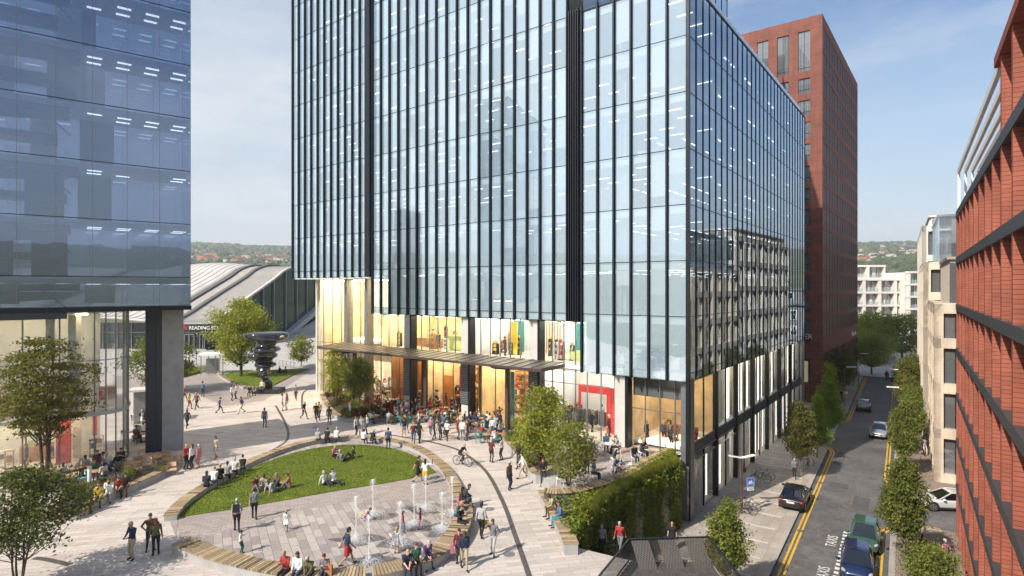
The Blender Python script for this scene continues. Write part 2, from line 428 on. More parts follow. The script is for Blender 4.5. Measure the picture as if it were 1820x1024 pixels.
ad = N(nt, 'ShaderNodeMath', operation='MULTIPLY_ADD'); L(nt, n2, ad.inputs[0]); ad.inputs[1].default_value = .35; L(nt, n1, ad.inputs[2])
cl = N(nt, 'ShaderNodeMapRange', interpolation_type='SMOOTHSTEP'); L(nt, ad.outputs[0], cl.inputs[0]); cl.inputs[1].default_value = .58; cl.inputs[2].default_value = .92; cl.inputs[4].default_value = .42
low = N(nt, 'ShaderNodeMapRange', interpolation_type='SMOOTHSTEP'); L(nt, sep.outputs[2], low.inputs[0]); low.inputs[1].default_value = .44; low.inputs[2].default_value = -.02; low.inputs[4].default_value = .80
west = N(nt, 'ShaderNodeMapRange', interpolation_type='SMOOTHSTEP'); L(nt, sep.outputs[0], west.inputs[0]); west.inputs[1].default_value = .25; west.inputs[2].default_value = -.45; west.inputs[4].default_value = .62
def screen(a, b_):
    x = N(nt, 'ShaderNodeMath', operation='SUBTRACT'); x.inputs[0].default_value = 1.; L(nt, a, x.inputs[1])
    y = N(nt, 'ShaderNodeMath', operation='SUBTRACT'); y.inputs[0].default_value = 1.; L(nt, b_, y.inputs[1])
    m_ = N(nt, 'ShaderNodeMath', operation='MULTIPLY'); L(nt, x.outputs[0], m_.inputs[0]); L(nt, y.outputs[0], m_.inputs[1])
    z = N(nt, 'ShaderNodeMath', operation='SUBTRACT'); z.inputs[0].default_value = 1.; L(nt, m_.outputs[0], z.inputs[1]); return z.outputs[0]
veil = screen(low.outputs[0], west.outputs[0]); veil = screen(veil, cl.outputs[0])
hs = nt.nodes.new('ShaderNodeHueSaturation'); hs.inputs['Saturation'].default_value = 1.12; hs.inputs['Value'].default_value = 1.45; L(nt, sky.outputs[0], hs.inputs['Color'])
veilcol = mixc(nt, ramp(nt, n1, .32, .68), (5.9, 6.9, 7.7), (9.2, 9.3, 9.3))
skyc = mixc(nt, veil, hs.outputs[0], veilcol)
L(nt, skyc, bg.inputs[0]); bg.inputs[1].default_value = .078
L(nt, bg.outputs[0], out.inputs[0])
vs = scn.view_settings; vs.view_transform = 'Standard'; vs.look = 'None'; vs.exposure = 0.50; vs.gamma = 1
scn.cycles.use_denoising = True; scn.cycles.max_bounces = 7; scn.cycles.transparent_max_bounces = 24
scn.cycles.diffuse_bounces = 3; scn.cycles.glossy_bounces = 3; scn.cycles.transmission_bounces = 4; scn.cycles.volume_bounces = 0
scn.cycles.sample_clamp_indirect = 6; scn.cycles.caustics_reflective = False; scn.cycles.caustics_refractive = False

plain('asphalt_dark', (.085,.084,.085), .85, var=.2, scale=3)
# ---- ground -------------------------------------------------------------------------------
plain('field', (.14,.15,.075), .95, var=.3, scale=.02)
plain('pale_square', (.42,.40,.37), .8, var=.1, scale=.3)
def elev(x, y):
    r = math.hypot(x, y)
    pts = [(0,0),(280,-.4),(450,4),(900,38),(1500,80),(2100,135),(2700,178),(3300,180),(4500,120)]
    z = 0
    for (a, b), (c, d) in zip(pts, pts[1:]):
        if a <= r <= c: z = b + (d-b)*(r-a)/(c-a)
    if r > 4500: z = 120
    a = math.atan2(x, y)
    z *= 1 + .03*math.sin(a*9+r*.002) + .02*math.sin(a*23+1)
    return z - 4.3
rads = [0, 30, 80, 150, 220, 280, 330, 400, 500, 640, 800, 1000, 1250, 1500, 1800, 2100, 2400, 2700, 3000, 3300, 3900, 4500, 5200]
na = 128; b = MB(); v = [(0, 0, -4.3)]; f = []
for i, r_ in enumerate(rads[1:]):
    for k in range(na):
        a = 2*math.pi*k/na; x, y = r_*math.sin(a), r_*math.cos(a); v.append((x, y, elev(x, y)))
for k in range(na): f.append((0, 1+(k+1)%na, 1+k))
for i in range(len(rads)-2):
    for k in range(na):
        a0 = 1+i*na; f.append((a0+k, a0+(k+1)%na, a0+na+(k+1)%na, a0+na+k))
b.add(v, f); struct(b.build('ground', 'field', smooth=True))
def uv(u, v): p = S(u, v); return (p.x, p.y)
# road: one sheet 0.12 m below the pavements, with the two side streets
RW = 5.75
b = MB()
b.sheet([uv(-40,-26), uv(-40,30), uv(150,60), uv(150,-60)], -4.14)
struct(b.build('road', 'asphalt'))
b = MB(); b.sheet([uv(97,-70), uv(97,90), uv(190,90), uv(190,-70)], -4.132); struct(b.build('square', 'pale_square'))
def pave(name, pts, band, mat='street_pavers'):
    b = MB(); b.prism([uv(*p) for p in pts], -4.3, -4.0, 0); o = struct(b.build(name, mat))
    k = MB()
    line = [Vector((*uv(*p), 0)) for p in band]
    inner = offset2(line, .32)
    for i in range(len(line)-1):
        a, c, d, e = line[i], line[i+1], inner[i+1], inner[i]
        k.prism([(q.x, q.y) for q in (a, c, d, e)], -4.3, -3.996, 0)
    struct(k.build('kerb', 'kerb_stone')); return o
def arc(cu, cv, r, a0, a1, n=7): return [(cu + r*math.cos(R(a0+(a1-a0)*i/n)), cv + r*math.sin(R(a0+(a1-a0)*i/n))) for i in range(n+1)]
# left pavement up to the first side street (u = 39), rounded corner
k1 = [(-40,0),(31.,0)] + arc(31.,-4.,4.,90,10)
pave('pavement', k1 + [(35.,-5.2), (35.5,-40), (-40,-40)], k1)
k2 = arc(49.5,-3.2,3.4,180,90) + [(52,.2),(92,.2)]
pave('pavement', k2 + [(92,-40),(46.1,-40)], k2)
# right pavement: near piece, side street u 14..23, far piece
k3 = arc(10.5,RW+3.,3.,0,-90) + [(10,RW),(-40,RW)]
pave('pavement', [(13.5,40)] + k3 + [(-40,40)], k3, 'street_setts')
k4 = [(92,RW),(26,RW)] + arc(25.,RW+4.,4.,-90,-180)
pave('pavement', k4 + [(21.,40),(92,40)], k4, 'street_setts')
# banding strips in the near left pavement
b = MB()
for u in np.arange(-6, 31, 2.6): b.sheet([uv(u,-5.0), uv(u+.22,-5.0), uv(u+.22,-.9), uv(u,-.9)], -3.994)
struct(b.build('paving_band', 'concrete_pale'))
b = MB(); b.prism([uv(-40,RW+2.0), uv(9,RW+2.0), uv(9,RW+2.9), uv(-40,RW+2.9)], -4.2, -3.995); struct(b.build('paving_band', 'street_pavers'))
# double yellow lines, as long thin strips following the kerbs
def lines(pts, offs, name='yellow_line', mat='yellow_line', wd=.1, z=-4.134):
    line = [Vector((*uv(*p), 0)) for p in pts]; b = MB()
    for o in offs:
        A, B = offset2(line, o), offset2(line, o-wd)
        for i in range(len(A)-1): b.quad((A[i].x,A[i].y,z), (B[i].x,B[i].y,z), (B[i+1].x,B[i+1].y,z), (A[i+1].x,A[i+1].y,z))
    return struct(b.build(name, mat))
lines(k1, (-.30, -.56), wd=.13); lines(k2, (-.30, -.56), wd=.13); lines(k3, (-.30,-.56), wd=.13); lines(k4, (-.30,-.56), wd=.13)
# hatched marking across the side street mouth
b = MB()
for i in range(9):
    u = 36.3 + i*1.05; b.sheet([uv(u,-1.9), uv(u+.42,-1.9), uv(u+.42,-.1), uv(u,-.1)], -4.134)
struct(b.build('road_marking', 'white_line'))
# taxi bay: dashed line, ticks and lettering
b = MB()
for i in range(28):
    u = 9.5 - i*.62
    b.sheet([uv(u,3.05), uv(u+.34,3.05), uv(u+.34,3.29), uv(u,3.29)], -4.133)
for u in (9.7, 4.4, -.9): b.sheet([uv(u,3.29), uv(u+.12,3.29), uv(u+.12,3.9), uv(u,3.9)], -4.133)
struct(b.build('road_marking', 'white_line'))
for uu in (7.6, 2.3):
    p = S(uu, 2.55)
    Mx = Matrix.Translation((p.x, p.y, -4.132)) @ Matrix.Rotation(ROAD_ROT, 4, 'Z') @ Matrix.Diagonal((1.1, 1.3, 1, 1))
    struct(textmesh('TAXIS', .68, .0005, 'white_line', None, 'road_lettering', Mx))
lines([(-40,2.9),(95,2.9)], (0.,), 'road_seam', 'concrete_dark', .03, -4.136)
# far crossing at the end of the street
b = MB(); b.sheet([uv(93,-9), uv(97,-9), uv(97,15), uv(93,15)], -4.0); struct(b.build('crossing', 'concrete_pale'))
b = MB()
for i in range(7): b.sheet([uv(108+i*.2,-8+i*3), uv(109+i*.2,-8+i*3), uv(109+i*.2,-6.4+i*3), uv(108+i*.2,-6.4+i*3)], -4.12)
struct(b.build('road_marking', 'white_line'))

# ---- plaza plateau ---------------------------------------------------------------------------
C0 = Vector((12.46, 41.0)); DF = Vector((-.8004, .5994)); DS = Vector((.6046, .7965))
def BP(t, r): p = C0 + DF*t + DS*r; return (p.x, p.y)
WALL = [(2.8,28.8),(3.5,30.4),(4.2,32.0),(5.2,33.8),(6.6,35.8),(8.4,37.9),(10.2,39.5),(11.7,40.6)]
plat = [(-150,5),(9.3,5),(9.3,27.35),(5.6,27.2)] + WALL + [BP(.7,.6), BP(.7,2.5), BP(3.3,2.5), BP(3.3,41.5), BP(44,41.5), (-30,190), (-150,190)]
b = MB(); b.prism(plat, -4.3, 0, 1, 0); struct(b.build('plaza', ['plaza_pavers', 'concrete']))
# far forecourt in finer paving, near the station
def sheetG(name, pts, z, mat): b = MB(); b.sheet([(G(*p).x, G(*p).y) for p in pts], z); return struct(b.build(name, mat))
sheetG('forecourt', [(322,690),(400,722),(470,712),(560,655),(560,622),(200,622),(200,690)], .006, 'plaza_small')
sheetG('forecourt', [(150,668),(330,668),(400,664),(600,650),(560,606),(150,606)], .010, 'pale_square')
# fountain court and lawn inside the ring
ringA = smoothpath([G(x, y) for x, y in [(301,926),(318,905),(345,884),(400,850),(470,815),(545,791),(620,782),(690,787),(745,803),(783,830),(806,860),(820,897)]], 8)
ringB = smoothpath([G(x, y, .2) for x, y in [(820,897),(823,925),(806,962),(768,992),(718,1013),(650,1026),(575,1029),(500,1021),(430,1007),(370,990),(322,970)]], 8)
court = [(p.x, p.y) for p in ringA + ringB]
b = MB(); b.sheet(court, .008); struct(b.build('fountain_court', 'fountain_pavers'))
strip = smoothpath([G(x, y) for x, y in [(318,920),(400,908),(500,891),(600,873),(700,857),(775,841)]], 8)
strip2 = smoothpath([G(x, y) for x, y in [(318,975),(400,945),(500,918),(600,895),(700,890),(830,880)]], 8)
b = MB(); b.sheet([(p.x, p.y) for p in strip] + [(p.x, p.y) for p in reversed(strip2)], .013); struct(b.build('court_paving', 'plaza_small'))
lawn_edge = smoothpath([G(x, y) for x, y in [(318,919),(345,893),(400,859),(470,824),(545,801),(620,792),(690,797),(740,814),(775,841)]], 8)
lawn = [(p.x, p.y) for p in lawn_edge] + [(p.x, p.y) for p in reversed(strip[1:-1])]
b = MB(); b.prism(lawn, -.02, .07, 0); struct(b.build('lawn', 'lawn_grass'))
lawn2p = [(398,668),(412,662),(470,659),(548,657),(520,668),(482,688),(436,687)]
lawn2 = [(G(*p).x, G(*p).y) for p in lawn2p]
b = MB(); b.prism(lawn2, -.02, .12, 0); struct(b.build('lawn', 'lawn_grass'))
def inpoly(x, y, poly):
    c = False; n = len(poly); j = n-1
    for i in range(n):
        if (poly[i][1] > y) != (poly[j][1] > y) and x < (poly[j][0]-poly[i][0])*(y-poly[i][1])/(poly[j][1]-poly[i][1])+poly[i][0]: c = not c
        j = i
    return c
def grass(poly, z, n, h, name='grass'):
    xs = [p[0] for p in poly]; ys = [p[1] for p in poly]; b = MB(); k = 0
    while k < n:
        x, y = rng.uniform(min(xs), max(xs)), rng.uniform(min(ys), max(ys))
        if not inpoly(x, y, poly): continue
        a = rng.uniform(0, 6.28); hh = h*rng.uniform(.5, 1.3); dx, dy = math.cos(a)*.022, math.sin(a)*.022; lx, ly = rng.gauss(0, .03), rng.gauss(0, .03)
        b.add([(x-dx,y-dy,z),(x+dx,y+dy,z),(x+lx,y+ly,z+hh)], [(0,1,2)]); k += 1
    return stuff(b.build(name, 'blade_green'))
grass(lawn, .068, 42000, .055); grass(lawn2, .118, 6000, .08)
b = MB()
for (u, v_) in ((12,1.6),(24,4.2),(33,2.2),(4,1.2)): b.lathe([(.34,-4.137),(.34,-4.133)], (S(u,v_).x, S(u,v_).y, 0), 20)
for (u, v_) in ((8,.55),(20,.55),(29,5.3),(40,5.3)): p = [uv(u,v_-.2), uv(u+.45,v_-.2), uv(u+.45,v_+.15), uv(u,v_+.15)]; b.sheet(p, -4.1325)
struct(b.build('manhole_cover', 'concrete_dark'))
b = MB()
for (u, v_, lu, lv) in ((15,3.2,3.2,1.1),(27,.9,5.,.8),(19.5,1.2,1.6,1.4),(38,3.6,4.,1.2)): b.sheet([uv(u,v_), uv(u+lu,v_), uv(u+lu,v_+lv), uv(u,v_+lv)], -4.1365)
struct(b.build('asphalt_patch', 'asphalt_dark'))
b = MB()
for (x, y) in ((430,1000),(690,768),(560,760),(870,905),(905,985),(300,800),(390,770)): p = G(x, y); b.lathe([(.3,.002),(.3,.006)], (p.x,p.y,0), 18)
struct(b.build('manhole_cover', 'grey_metal'))
# drainage slots
def slot(pts, wd):
    line = smoothpath([G(*p) for p in pts], 10); A, B = offset2(line, wd/2), offset2(line, -wd/2); b = MB()
    for i in range(len(A)-1): b.quad((A[i].x,A[i].y,.005),(B[i].x,B[i].y,.005),(B[i+1].x,B[i+1].y,.005),(A[i+1].x,A[i+1].y,.005))
    return struct(b.build('drain_slot', 'deck_dark'))
slot([(693,773),(735,780),(780,789),(820,803),(862,836),(893,890),(918,958),(940,1022),(950,1060)], .26)
slot([(490,721),(507,752),(512,777),(495,794),(440,819),(400,830)], .22)
slot([(537,727),(540,697),(567,687),(600,680)], .22)
slot([(60,992),(85,995),(125,1004)], .3)
slot([(436,712),(452,706),(480,700)], .2)

# ---- timber benches: slats over a recessed plinth ------------------------------------------------
def bench(name, label, line, wd, h, cat='bench', side=0., z0=0., plinth='concrete', step=.15, parent=None):
    line = [Vector((p.x, p.y, 0)) for p in line]
    pts = resample(line, step)
    root = thing(name, label, cat, (pts[0].x, pts[0].y, z0)) if parent is None else parent
    off = Vector((pts[0].x, pts[0].y, z0))
    A, B = offset2(pts, side + wd/2), offset2(pts, side - wd/2)
    A2, B2 = offset2(pts, side + wd/2 - .05), offset2(pts, side - wd/2 + .05)
    s = MB(); p = MB()
    for i in range(len(pts)-1):
        a, b_, c, d = A[i]-off, B[i]-off, B[i].lerp(B[i+1], .76)-off, A[i].lerp(A[i+1], .76)-off
        dz = rng.uniform(-.003, .003)
        s.prism([(q.x, q.y) for q in (a, b_, c, d)], h-.06, h+dz, rng.choice([0,0,0,1,2,2]))
        for P_, Q_ in ((A, 1), (B, -1)):
            pass
    for i in range(0, len(pts)-1, 4):
        j = min(i+4, len(pts)-1)
        p.prism([(q.x, q.y) for q in (A2[i]-off, B2[i]-off, B2[j]-off, A2[j]-off)], 0, h-.062, 0)
    s.build('timber_slats', ['timber','timber_dark','timber_light'], root); p.build('plinth', plinth, root)
    return root
bench('timber_bench', 'long low timber kerb curving around the upper edge of the big lawn', ringA, .72, .34, side=-.05)
bench('timber_bench', 'broad slatted timber bench wrapping the right side of the fountain court', [p for p in ringB[:40]], 1.05, .48)
bench('timber_bench', 'slatted timber bench along the near left edge of the fountain court', [p for p in ringB[40:]], 1.0, .48)

# ---- planters -------------------------------------------------------------------------------------
def planter(label, edge, back, wd=.55, h=.45, soil=.36, z0=0., kind='timber'):
    line = smoothpath([G(x, y, z0) for x, y in edge], 6)
    root = thing('planter', label, 'planter', (line[0].x, line[0].y, z0)); off = Vector((line[0].x, line[0].y, 0))
    pts = resample(line, .125 if kind == 'timber' else .5); A, B = offset2(pts, wd/2), offset2(pts, -wd/2)
    s = MB(); p = MB()
    for i in range(len(pts)-1):
        q = [A[i]-off, B[i]-off, B[i].lerp(B[i+1], .85)-off, A[i].lerp(A[i+1], .85)-off]
        s.prism([(v.x, v.y) for v in q], h-.06, h, rng.choice([0,0,1,2]))
        q = [A[i].lerp(B[i],.06)-off, B[i].lerp(A[i],.06)-off, B[i+1].lerp(A[i+1],.06)-off, A[i+1].lerp(B[i+1],.06)-off]
        p.prism([(v.x, v.y) for v in q], 0, h-.062, 0)
    s.build('timber_coping', ['timber','timber_dark','timber_light'], root); p.build('planter_wall', 'concrete', root)
    poly = [(v.x-off.x, v.y-off.y) for v in line] + [(G(x, y, z0).x-off.x, G(x, y, z0).y-off.y) for x, y in back]
    m = MB(); m.prism(poly, .0, soil, 0); m.build('soil', 'mulch', root)
    return root, [(x+off.x, y+off.y) for x, y in poly]
plL, polyL = planter('low curved timber edged planter beside the left cafe terrace', [(128,925),(165,905),(205,884),(255,862),(290,845),(299,836)], [(288,836),(240,850),(175,866),(120,884),(102,908)])
plC, polyC = planter('curved timber edged planter with two trees left of the entrance canopy', [(572,706),(582,726),(596,742),(616,749),(655,751),(700,745)], [(704,735),(660,722),(625,710),(600,700)])
plR, polyR = planter('timber edged planter with round tree right of the cafe terrace', [(893,782),(905,800),(928,828),(952,858),(970,851),(990,843)], [(983,815),(965,790),(930,772),(905,768)], .5, .7, .6)
lw, polyS = planter('concrete edged lawn bed around the stone sculpture', [(388,663),(398,674),(436,692)], [(436,688),(400,668)], .5, .35, .05, kind='stone')
# far low hedge bed by the kiosk
# ---- terrace, parapet bench and green wall ---------------------------------------------------------
TZ = .6
tl = [G(970,868,TZ), G(1000,868,TZ), G(1035,866,TZ), G(1075,855,TZ), G(1110,842,TZ), G(1150,820,TZ), G(1175,806,TZ), G(1192,798,TZ)]
par = smoothpath([G(x, y, .95) for x, y in [(968,871),(1000,872),(1035,867),(1072,856),(1110,842),(1150,819),(1172,807),(1192,797)]], 8)
ter = [(p.x, p.y) for p in par] + [BP(.6,1.0), BP(10.5,1.0), (G(985,815,TZ).x, G(985,815,TZ).y), (G(995,843,TZ).x, G(995,843,TZ).y)]
b = MB(); b.prism(ter, -.02, TZ, 1, 0); struct(b.build('terrace', ['plaza_small', 'concrete']))
b = MB()
for i in range(3):
    a, c = G(955+i*5, 855-i*1, i*.2), G(972+i*3, 880-i*5, i*.2)
    b.prism([(a.x,a.y),(c.x,c.y),(c.x+.9,c.y+.4),(a.x+.9,a.y+.4)], -.01, .2*(i+1)-.003, 0)
st = b.build('steps', 'concrete', None); struct(st)
bench('parapet_bench', 'curved timber topped parapet bench between the terrace and the green wall', par, .8, .95, side=0., plinth='concrete_dark')
tipb = smoothpath([G(x, y, .5) for x, y in [(966,872),(985,905),(1004,940),(1016,970)]], 6)
bench('timber_bench', 'straight timber bench at the plaza edge of the planted bank', tipb, .75, .55, z0=0.)
# planted bank between bench, parapet and wall top
bank = thing('green_wall', 'curved living wall of ivy and grasses dropping from the terrace to the street', 'green wall', (4, 33, 0))
bo = Vector((4, 33, 0)); b = MB()
wl = smoothpath([Vector((x, y, 0)) for x, y in WALL], 6)
n = 24
def along(path, t):
    i = t*(len(path)-1); k = min(int(i), len(path)-2); return path[k].lerp(path[k+1], i-k)
tip = Vector((2.75, 29.0, 0)); bankin = [Vector((p.x, p.y, 0)) for p in par]
for i in range(n):
    t0, t1 = i/n, (i+1)/n
    a0, a1 = along(wl, t0), along(wl, t1); c0, c1 = along(bankin, t0), along(bankin, t1)
    d = lambda p, z: (p.x-bo.x, p.y-bo.y, z)
    b.quad(d(a0, .35+.3*t0), d(a1, .35+.3*t1), d(c1, .8), d(c0, .5+.3*t0)); b.quad(d(a0,-4.05), d(a1,-4.05), d(a1,.35+.3*t1), d(a0,.35+.3*t0))
b.build('wall', 'concrete_dark', bank)
# perforated metal leaf-shaped panels let into the wall face
def wallpt(t, out, z):
    p = along(wl, t); q = along(wl, min(1, t+.01)); r = along(wl, max(0, t-.01)); d = (q-r).normalized(); nn = Vector((d.y, -d.x, 0))
    return p + nn*out + Vector((0, 0, z)) - bo, nn
PAN = [(.21,.30,-3.9,-.8),(.475,.55,-3.9,-.5),(.66,.725,-3.9,-.15),(.84,.905,-3.9,.0)]
plain('louvre', (.48,.49,.50), .35, .7, var=.1)
for t0, t1, z0, z1 in PAN:
    b = MB()
    z = z0
    while z < z1:
        fr = (z-z0)/(z1-z0); sh = .03*max(0, fr-.55)/.45
        a, na_ = wallpt(t0+sh, .10, z); c, _ = wallpt(t1-sh, .10, z)
        b.bar(a, c, .05, .035, 0); z += .085
    for f_ in (0., .5, 1.):
        a, _ = wallpt(t0+(t1-t0)*f_, .06, z0); c, _ = wallpt(t0+(t1-t0)*f_, .06, z1); b.bar(a, c, .05, .05, 0)
    b.build('louvre_panel', 'louvre', bank)
def leafquad(b, c, s, nrm=None, m=0):
    d1 = Vector((rng.gauss(0,1), rng.gauss(0,1), rng.gauss(0,1))); 
    if nrm is not None: d1 = (Vector(nrm) + d1*.55)
    d1.normalize(); a = d1.orthogonal().normalized(); bb = d1.cross(a); th = rng.uniform(0, 6.28)
    u = (a*math.cos(th) + bb*math.sin(th))*s; v_ = (bb*math.cos(th) - a*math.sin(th))*s*.55
    c = Vector(c); b.add([c-u, c+v_+d1*s*.2, c+u, c-v_+d1*s*.2], [(0,1,2),(0,2,3)], m)
b = MB(); g2 = MB()
def onpanel(t, z):
    for t0, t1, z0, z1 in PAN:
        top = z1 - 1.1*abs((t-(t0+t1)/2)/((t1-t0)/2))**2
        if t0 < t < t1 and z < top: return True
    return False
for k in range(15000):
    t = rng.random(); z = rng.uniform(-4, .75)
    if onpanel(t, z) and rng.random() > .10: continue
    cl_ = .5 + .5*math.sin(t*31 + math.sin(z*1.7)*1.3)*math.sin(z*2.1+t*17)
    p, nn = wallpt(t, .06 + .34*rng.random()*(.35+cl_*.65), z)
    leafquad(b if cl_ > .38 else g2, p, rng.uniform(.06, .14), nn*.5 + Vector((0,0,.5)))
for k in range(13000):
    t = rng.random()**.85; f_ = rng.random(); a, c = along(wl, t), along(bankin, t)
    p = a.lerp(c, f_*.9) - bo; p.z = (.35+.3*t)*(1-f_) + (.5+.3*t)*f_ + abs(rng.gauss(0,.14)) - .02
    leafquad(b if rng.random() < .5 else g2, p, rng.uniform(.06,.13), (0,0,1))
for k in range(110):           # trailing strands hanging over the face
    t = rng.random(); z0 = rng.uniform(-.1,.7); ln = rng.uniform(.8,3.6); o_ = rng.uniform(.15,.5); tgt = b if rng.random() < .5 else g2
    for j in range(int(ln*26)):
        z = z0 - ln*rng.random()
        if z < -4: continue
        p, nn = wallpt(min(1,max(0,t+rng.gauss(0,.006))), o_*(1-.3*(z0-z)/ln)+rng.gauss(0,.05), z); leafquad(tgt, p, rng.uniform(.05,.12), nn*.4+Vector((0,0,.6)))
for k in range(2500):          # grasses arching over the rim
    t = .25 + .7*rng.random(); p, nn = wallpt(t, rng.uniform(-.3,.1), .5+.2*t); e = p + nn*rng.uniform(.1,.6) + Vector((rng.gauss(0,.1), rng.gauss(0,.1), rng.uniform(-.3,.3)))
    m_ = (p+e)/2 + Vector((0,0,.28)); sd = Vector((-nn.y, nn.x, 0))*.012
    g2.add([p-sd, p+sd, m_+sd, m_-sd, e], [(0,1,2,3),(3,2,4)])
b.build('foliage', 'leaf_ivy', bank); g2.build('grasses', 'leaf_fresh', bank)
# stairs down to the street beside it
b = MB(); s0 = Vector((4.2, 28.0)); sd = Vector((.5, .866)); sl_ = Vector((-.866, .5))
for i in range(26):
    z = -.154*(i+1); a = s0 + sd*(i*.3); c = s0 + sd*((i+1)*.3)
    b.prism([(p.x, p.y) for p in (a+sl_*1.7, a-sl_*1.6, c-sl_*1.6, c+sl_*1.7)], -4.25, z, 0)
struct(b.build('staircase', 'concrete'))
# guard of dark pickets, then perforated panels, with a dark deck in front
gd = thing('balustrade', 'dark metal balustrade with pickets and slanted perforated panels beside the stairs', 'balustrade', (5.4, 27.1, 0))
go = Vector((5.4, 27.1, 0)); b = MB()
gpts = [Vector((2.9, 22.4, 0)), Vector((5.45, 27.0, 0))]
b.bar(gpts[0]-go+Vector((0,0,1.1)), gpts[1]-go+Vector((0,0,1.1)), .07, .05); b.bar(gpts[0]-go+Vector((0,0,.12)), gpts[1]-go+Vector((0,0,.12)), .05, .04)
b.build('handrail', 'dark_metal', gd); b = MB()
for i in range(46):
    p = gpts[0].lerp(gpts[1], i/45) - go; b.bar(p, p+Vector((0,0,1.1)), .022, .022)
b.build('pickets', 'dark_metal', gd)
q0, q1 = Vector((5.45,27.0,0))-go, Vector((9.25,27.25,0))-go
b = MB(); b.bar(q0+Vector((0,0,1.1)), q1+Vector((0,0,1.1)), .08, .05); b.bar(q1+Vector((0,0,1.1)), q1+Vector((0,-20,1.1)), .08, .05)
b.build('handrail', 'dark_metal', gd)
b = MB()
for i in range(90):
    p = q0.lerp(q1, i/89); f_ = (i/89*3) % 1.
    b.bar(p+Vector((0,0,.05)), p+Vector((0,0,1.08)), .02, .02)
for i in range(160):
    p = q1 + Vector((0,-20*i/160,0)); b.bar(p+Vector((0,0,.05)), p+Vector((0,0,1.08)), .02, .02)
b.build('pickets', 'bronze_metal', gd)
m, nt, out = new_mat('perforated')
vor = nt.nodes.new('ShaderNodeTexChecker'); vor.inputs['Scale'].default_value = 14; L(nt, wallvec(nt), vor.inputs['Vector'])
p_ = bsdf(nt, out, (.16,.145,.13), .45, .5); tr = N(nt, 'ShaderNodeBsdfTransparent'); mx = N(nt, 'ShaderNodeMixShader')
f_ = N(nt, 'ShaderNodeMath', operation='MULTIPLY'); L(nt, vor.outputs['Fac'], f_.inputs[0]); f_.inputs[1].default_value = .55
L(nt, f_.outputs[0], mx.inputs[0]); L(nt, p_.outputs[0], mx.inputs[1]); L(nt, tr.outputs[0], mx.inputs[2]); L(nt, mx.outputs[0], out.inputs[0])
b = MB()
for i in range(3):                             # slanted perforated sheets leaning over the deck
    a, c = q0.lerp(q1, i/3+.02), q0.lerp(q1, i/3+.24); dn = Vector((.0,-1.0,0))
    A_ = [a+Vector((0,-.06,1.05)), c+Vector((0,-.06,1.05)), c+Vector((.25,-.75,.02)), a+Vector((.25,-.75,.02))]
    b.add(A_ + [x+Vector((0,-.02,0)) for x in A_], [(0,1,2,3),(7,6,5,4),(0,4,5,1),(1,5,6,2),(2,6,7,3),(3,7,4,0)])
b.build('perforated_panel', 'perforated', gd)
b = MB()
for i in range(80):
    x0 = -4.6 + i*.173; ye = min(27.0, 22.4 + (x0-2.9)*1.804)
    b.prism([(x0, 6), (x0+.163, 6), (x0+.163, ye+.12), (x0, ye)], .004, .03 + rng.uniform(0,.004), 0)
struct(b.build('deck', 'deck_dark'))
# ================= main glass office building =================================================
# local frame: x to the right along the front (0 = street corner), y into the building, z above the street
B0 = thing('office_building', 'tall pale glass office block with dark vertical fins and lit shops at its foot', 'office building', (C0.x, C0.y, ST), math.atan2(-DF.y, -DF.x))
Zs = lambda z: z - ST
LV = [10.75 + 4*k for k in range(0, 14)]     # joint heights (plaza datum)
def glazing(name, x0, x1, y, z0, z1, mat, joints, parent=None, axis='x', m2='dark_metal', side=-1, jt=.05, mul=True):
    b = MB()
    if axis == 'x':
        b.quad((x0,y,Zs(z0)),(x1,y,Zs(z0)),(x1,y,Zs(z1)),(x0,y,Zs(z1)))
        for z in joints:
            if z0 < z < z1: b.box(x0, y-.015, Zs(z)-jt/2, x1, y+.03, Zs(z)+jt/2, 1)
        if mul: b.box(x1-.032, y-.06, Zs(z0), x1+.032, y+.06, Zs(z1), 1)
    else:
        b.quad((y,x0,Zs(z0)),(y,x1,Zs(z0)),(y,x1,Zs(z1)),(y,x0,Zs(z1)))
        for z in joints:
            if z0 < z < z1: b.box(y-.03, x0, Zs(z)-jt/2, y+.025, x1, Zs(z)+jt/2, 1)
        if mul: b.box(y-.06, x1-.025, Zs(z0), y+.06, x1+.025, Zs(z1), 1)
    return b.build(name, [mat, m2], parent if parent is not None else B0)
def fin(x, z0, z1, d=.26, w_=.11, y=0.):
    b = MB(); b.box(x-w_/2, y-d, Zs(z0), x+w_/2, y+.08, Zs(z1)); b.box(x-w_/2-.05, y-.06, Zs(z0), x+w_/2+.05, y-.03, Zs(z1)); b.build('fin', 'fin_metal', B0)
TOPR, TOPM = 34.75, 58.75
# right block: x -8.5..0
nb = 6
for i in range(nb):
    x0 = -8.57 + 8.45*i/nb; x1 = -8.57 + 8.45*(i+1)/nb
    glazing('glass_bay', x0, x1, 0, 6.15, TOPR, 'front_glass', LV, mul=False); fin(x0, 6.1, TOPR+.35)
# dark louvred slot between the blocks
b = MB()
for i in range(6): b.box(-9.85+i*.21, -.45, Zs(10.15), -9.85+i*.21+.09, .05, Zs(TOPR+.2))
b.box(-9.9, .06, Zs(10.15), -8.6, .12, Zs(TOPR)); b.build('louvre_slot', 'dark_metal', B0)
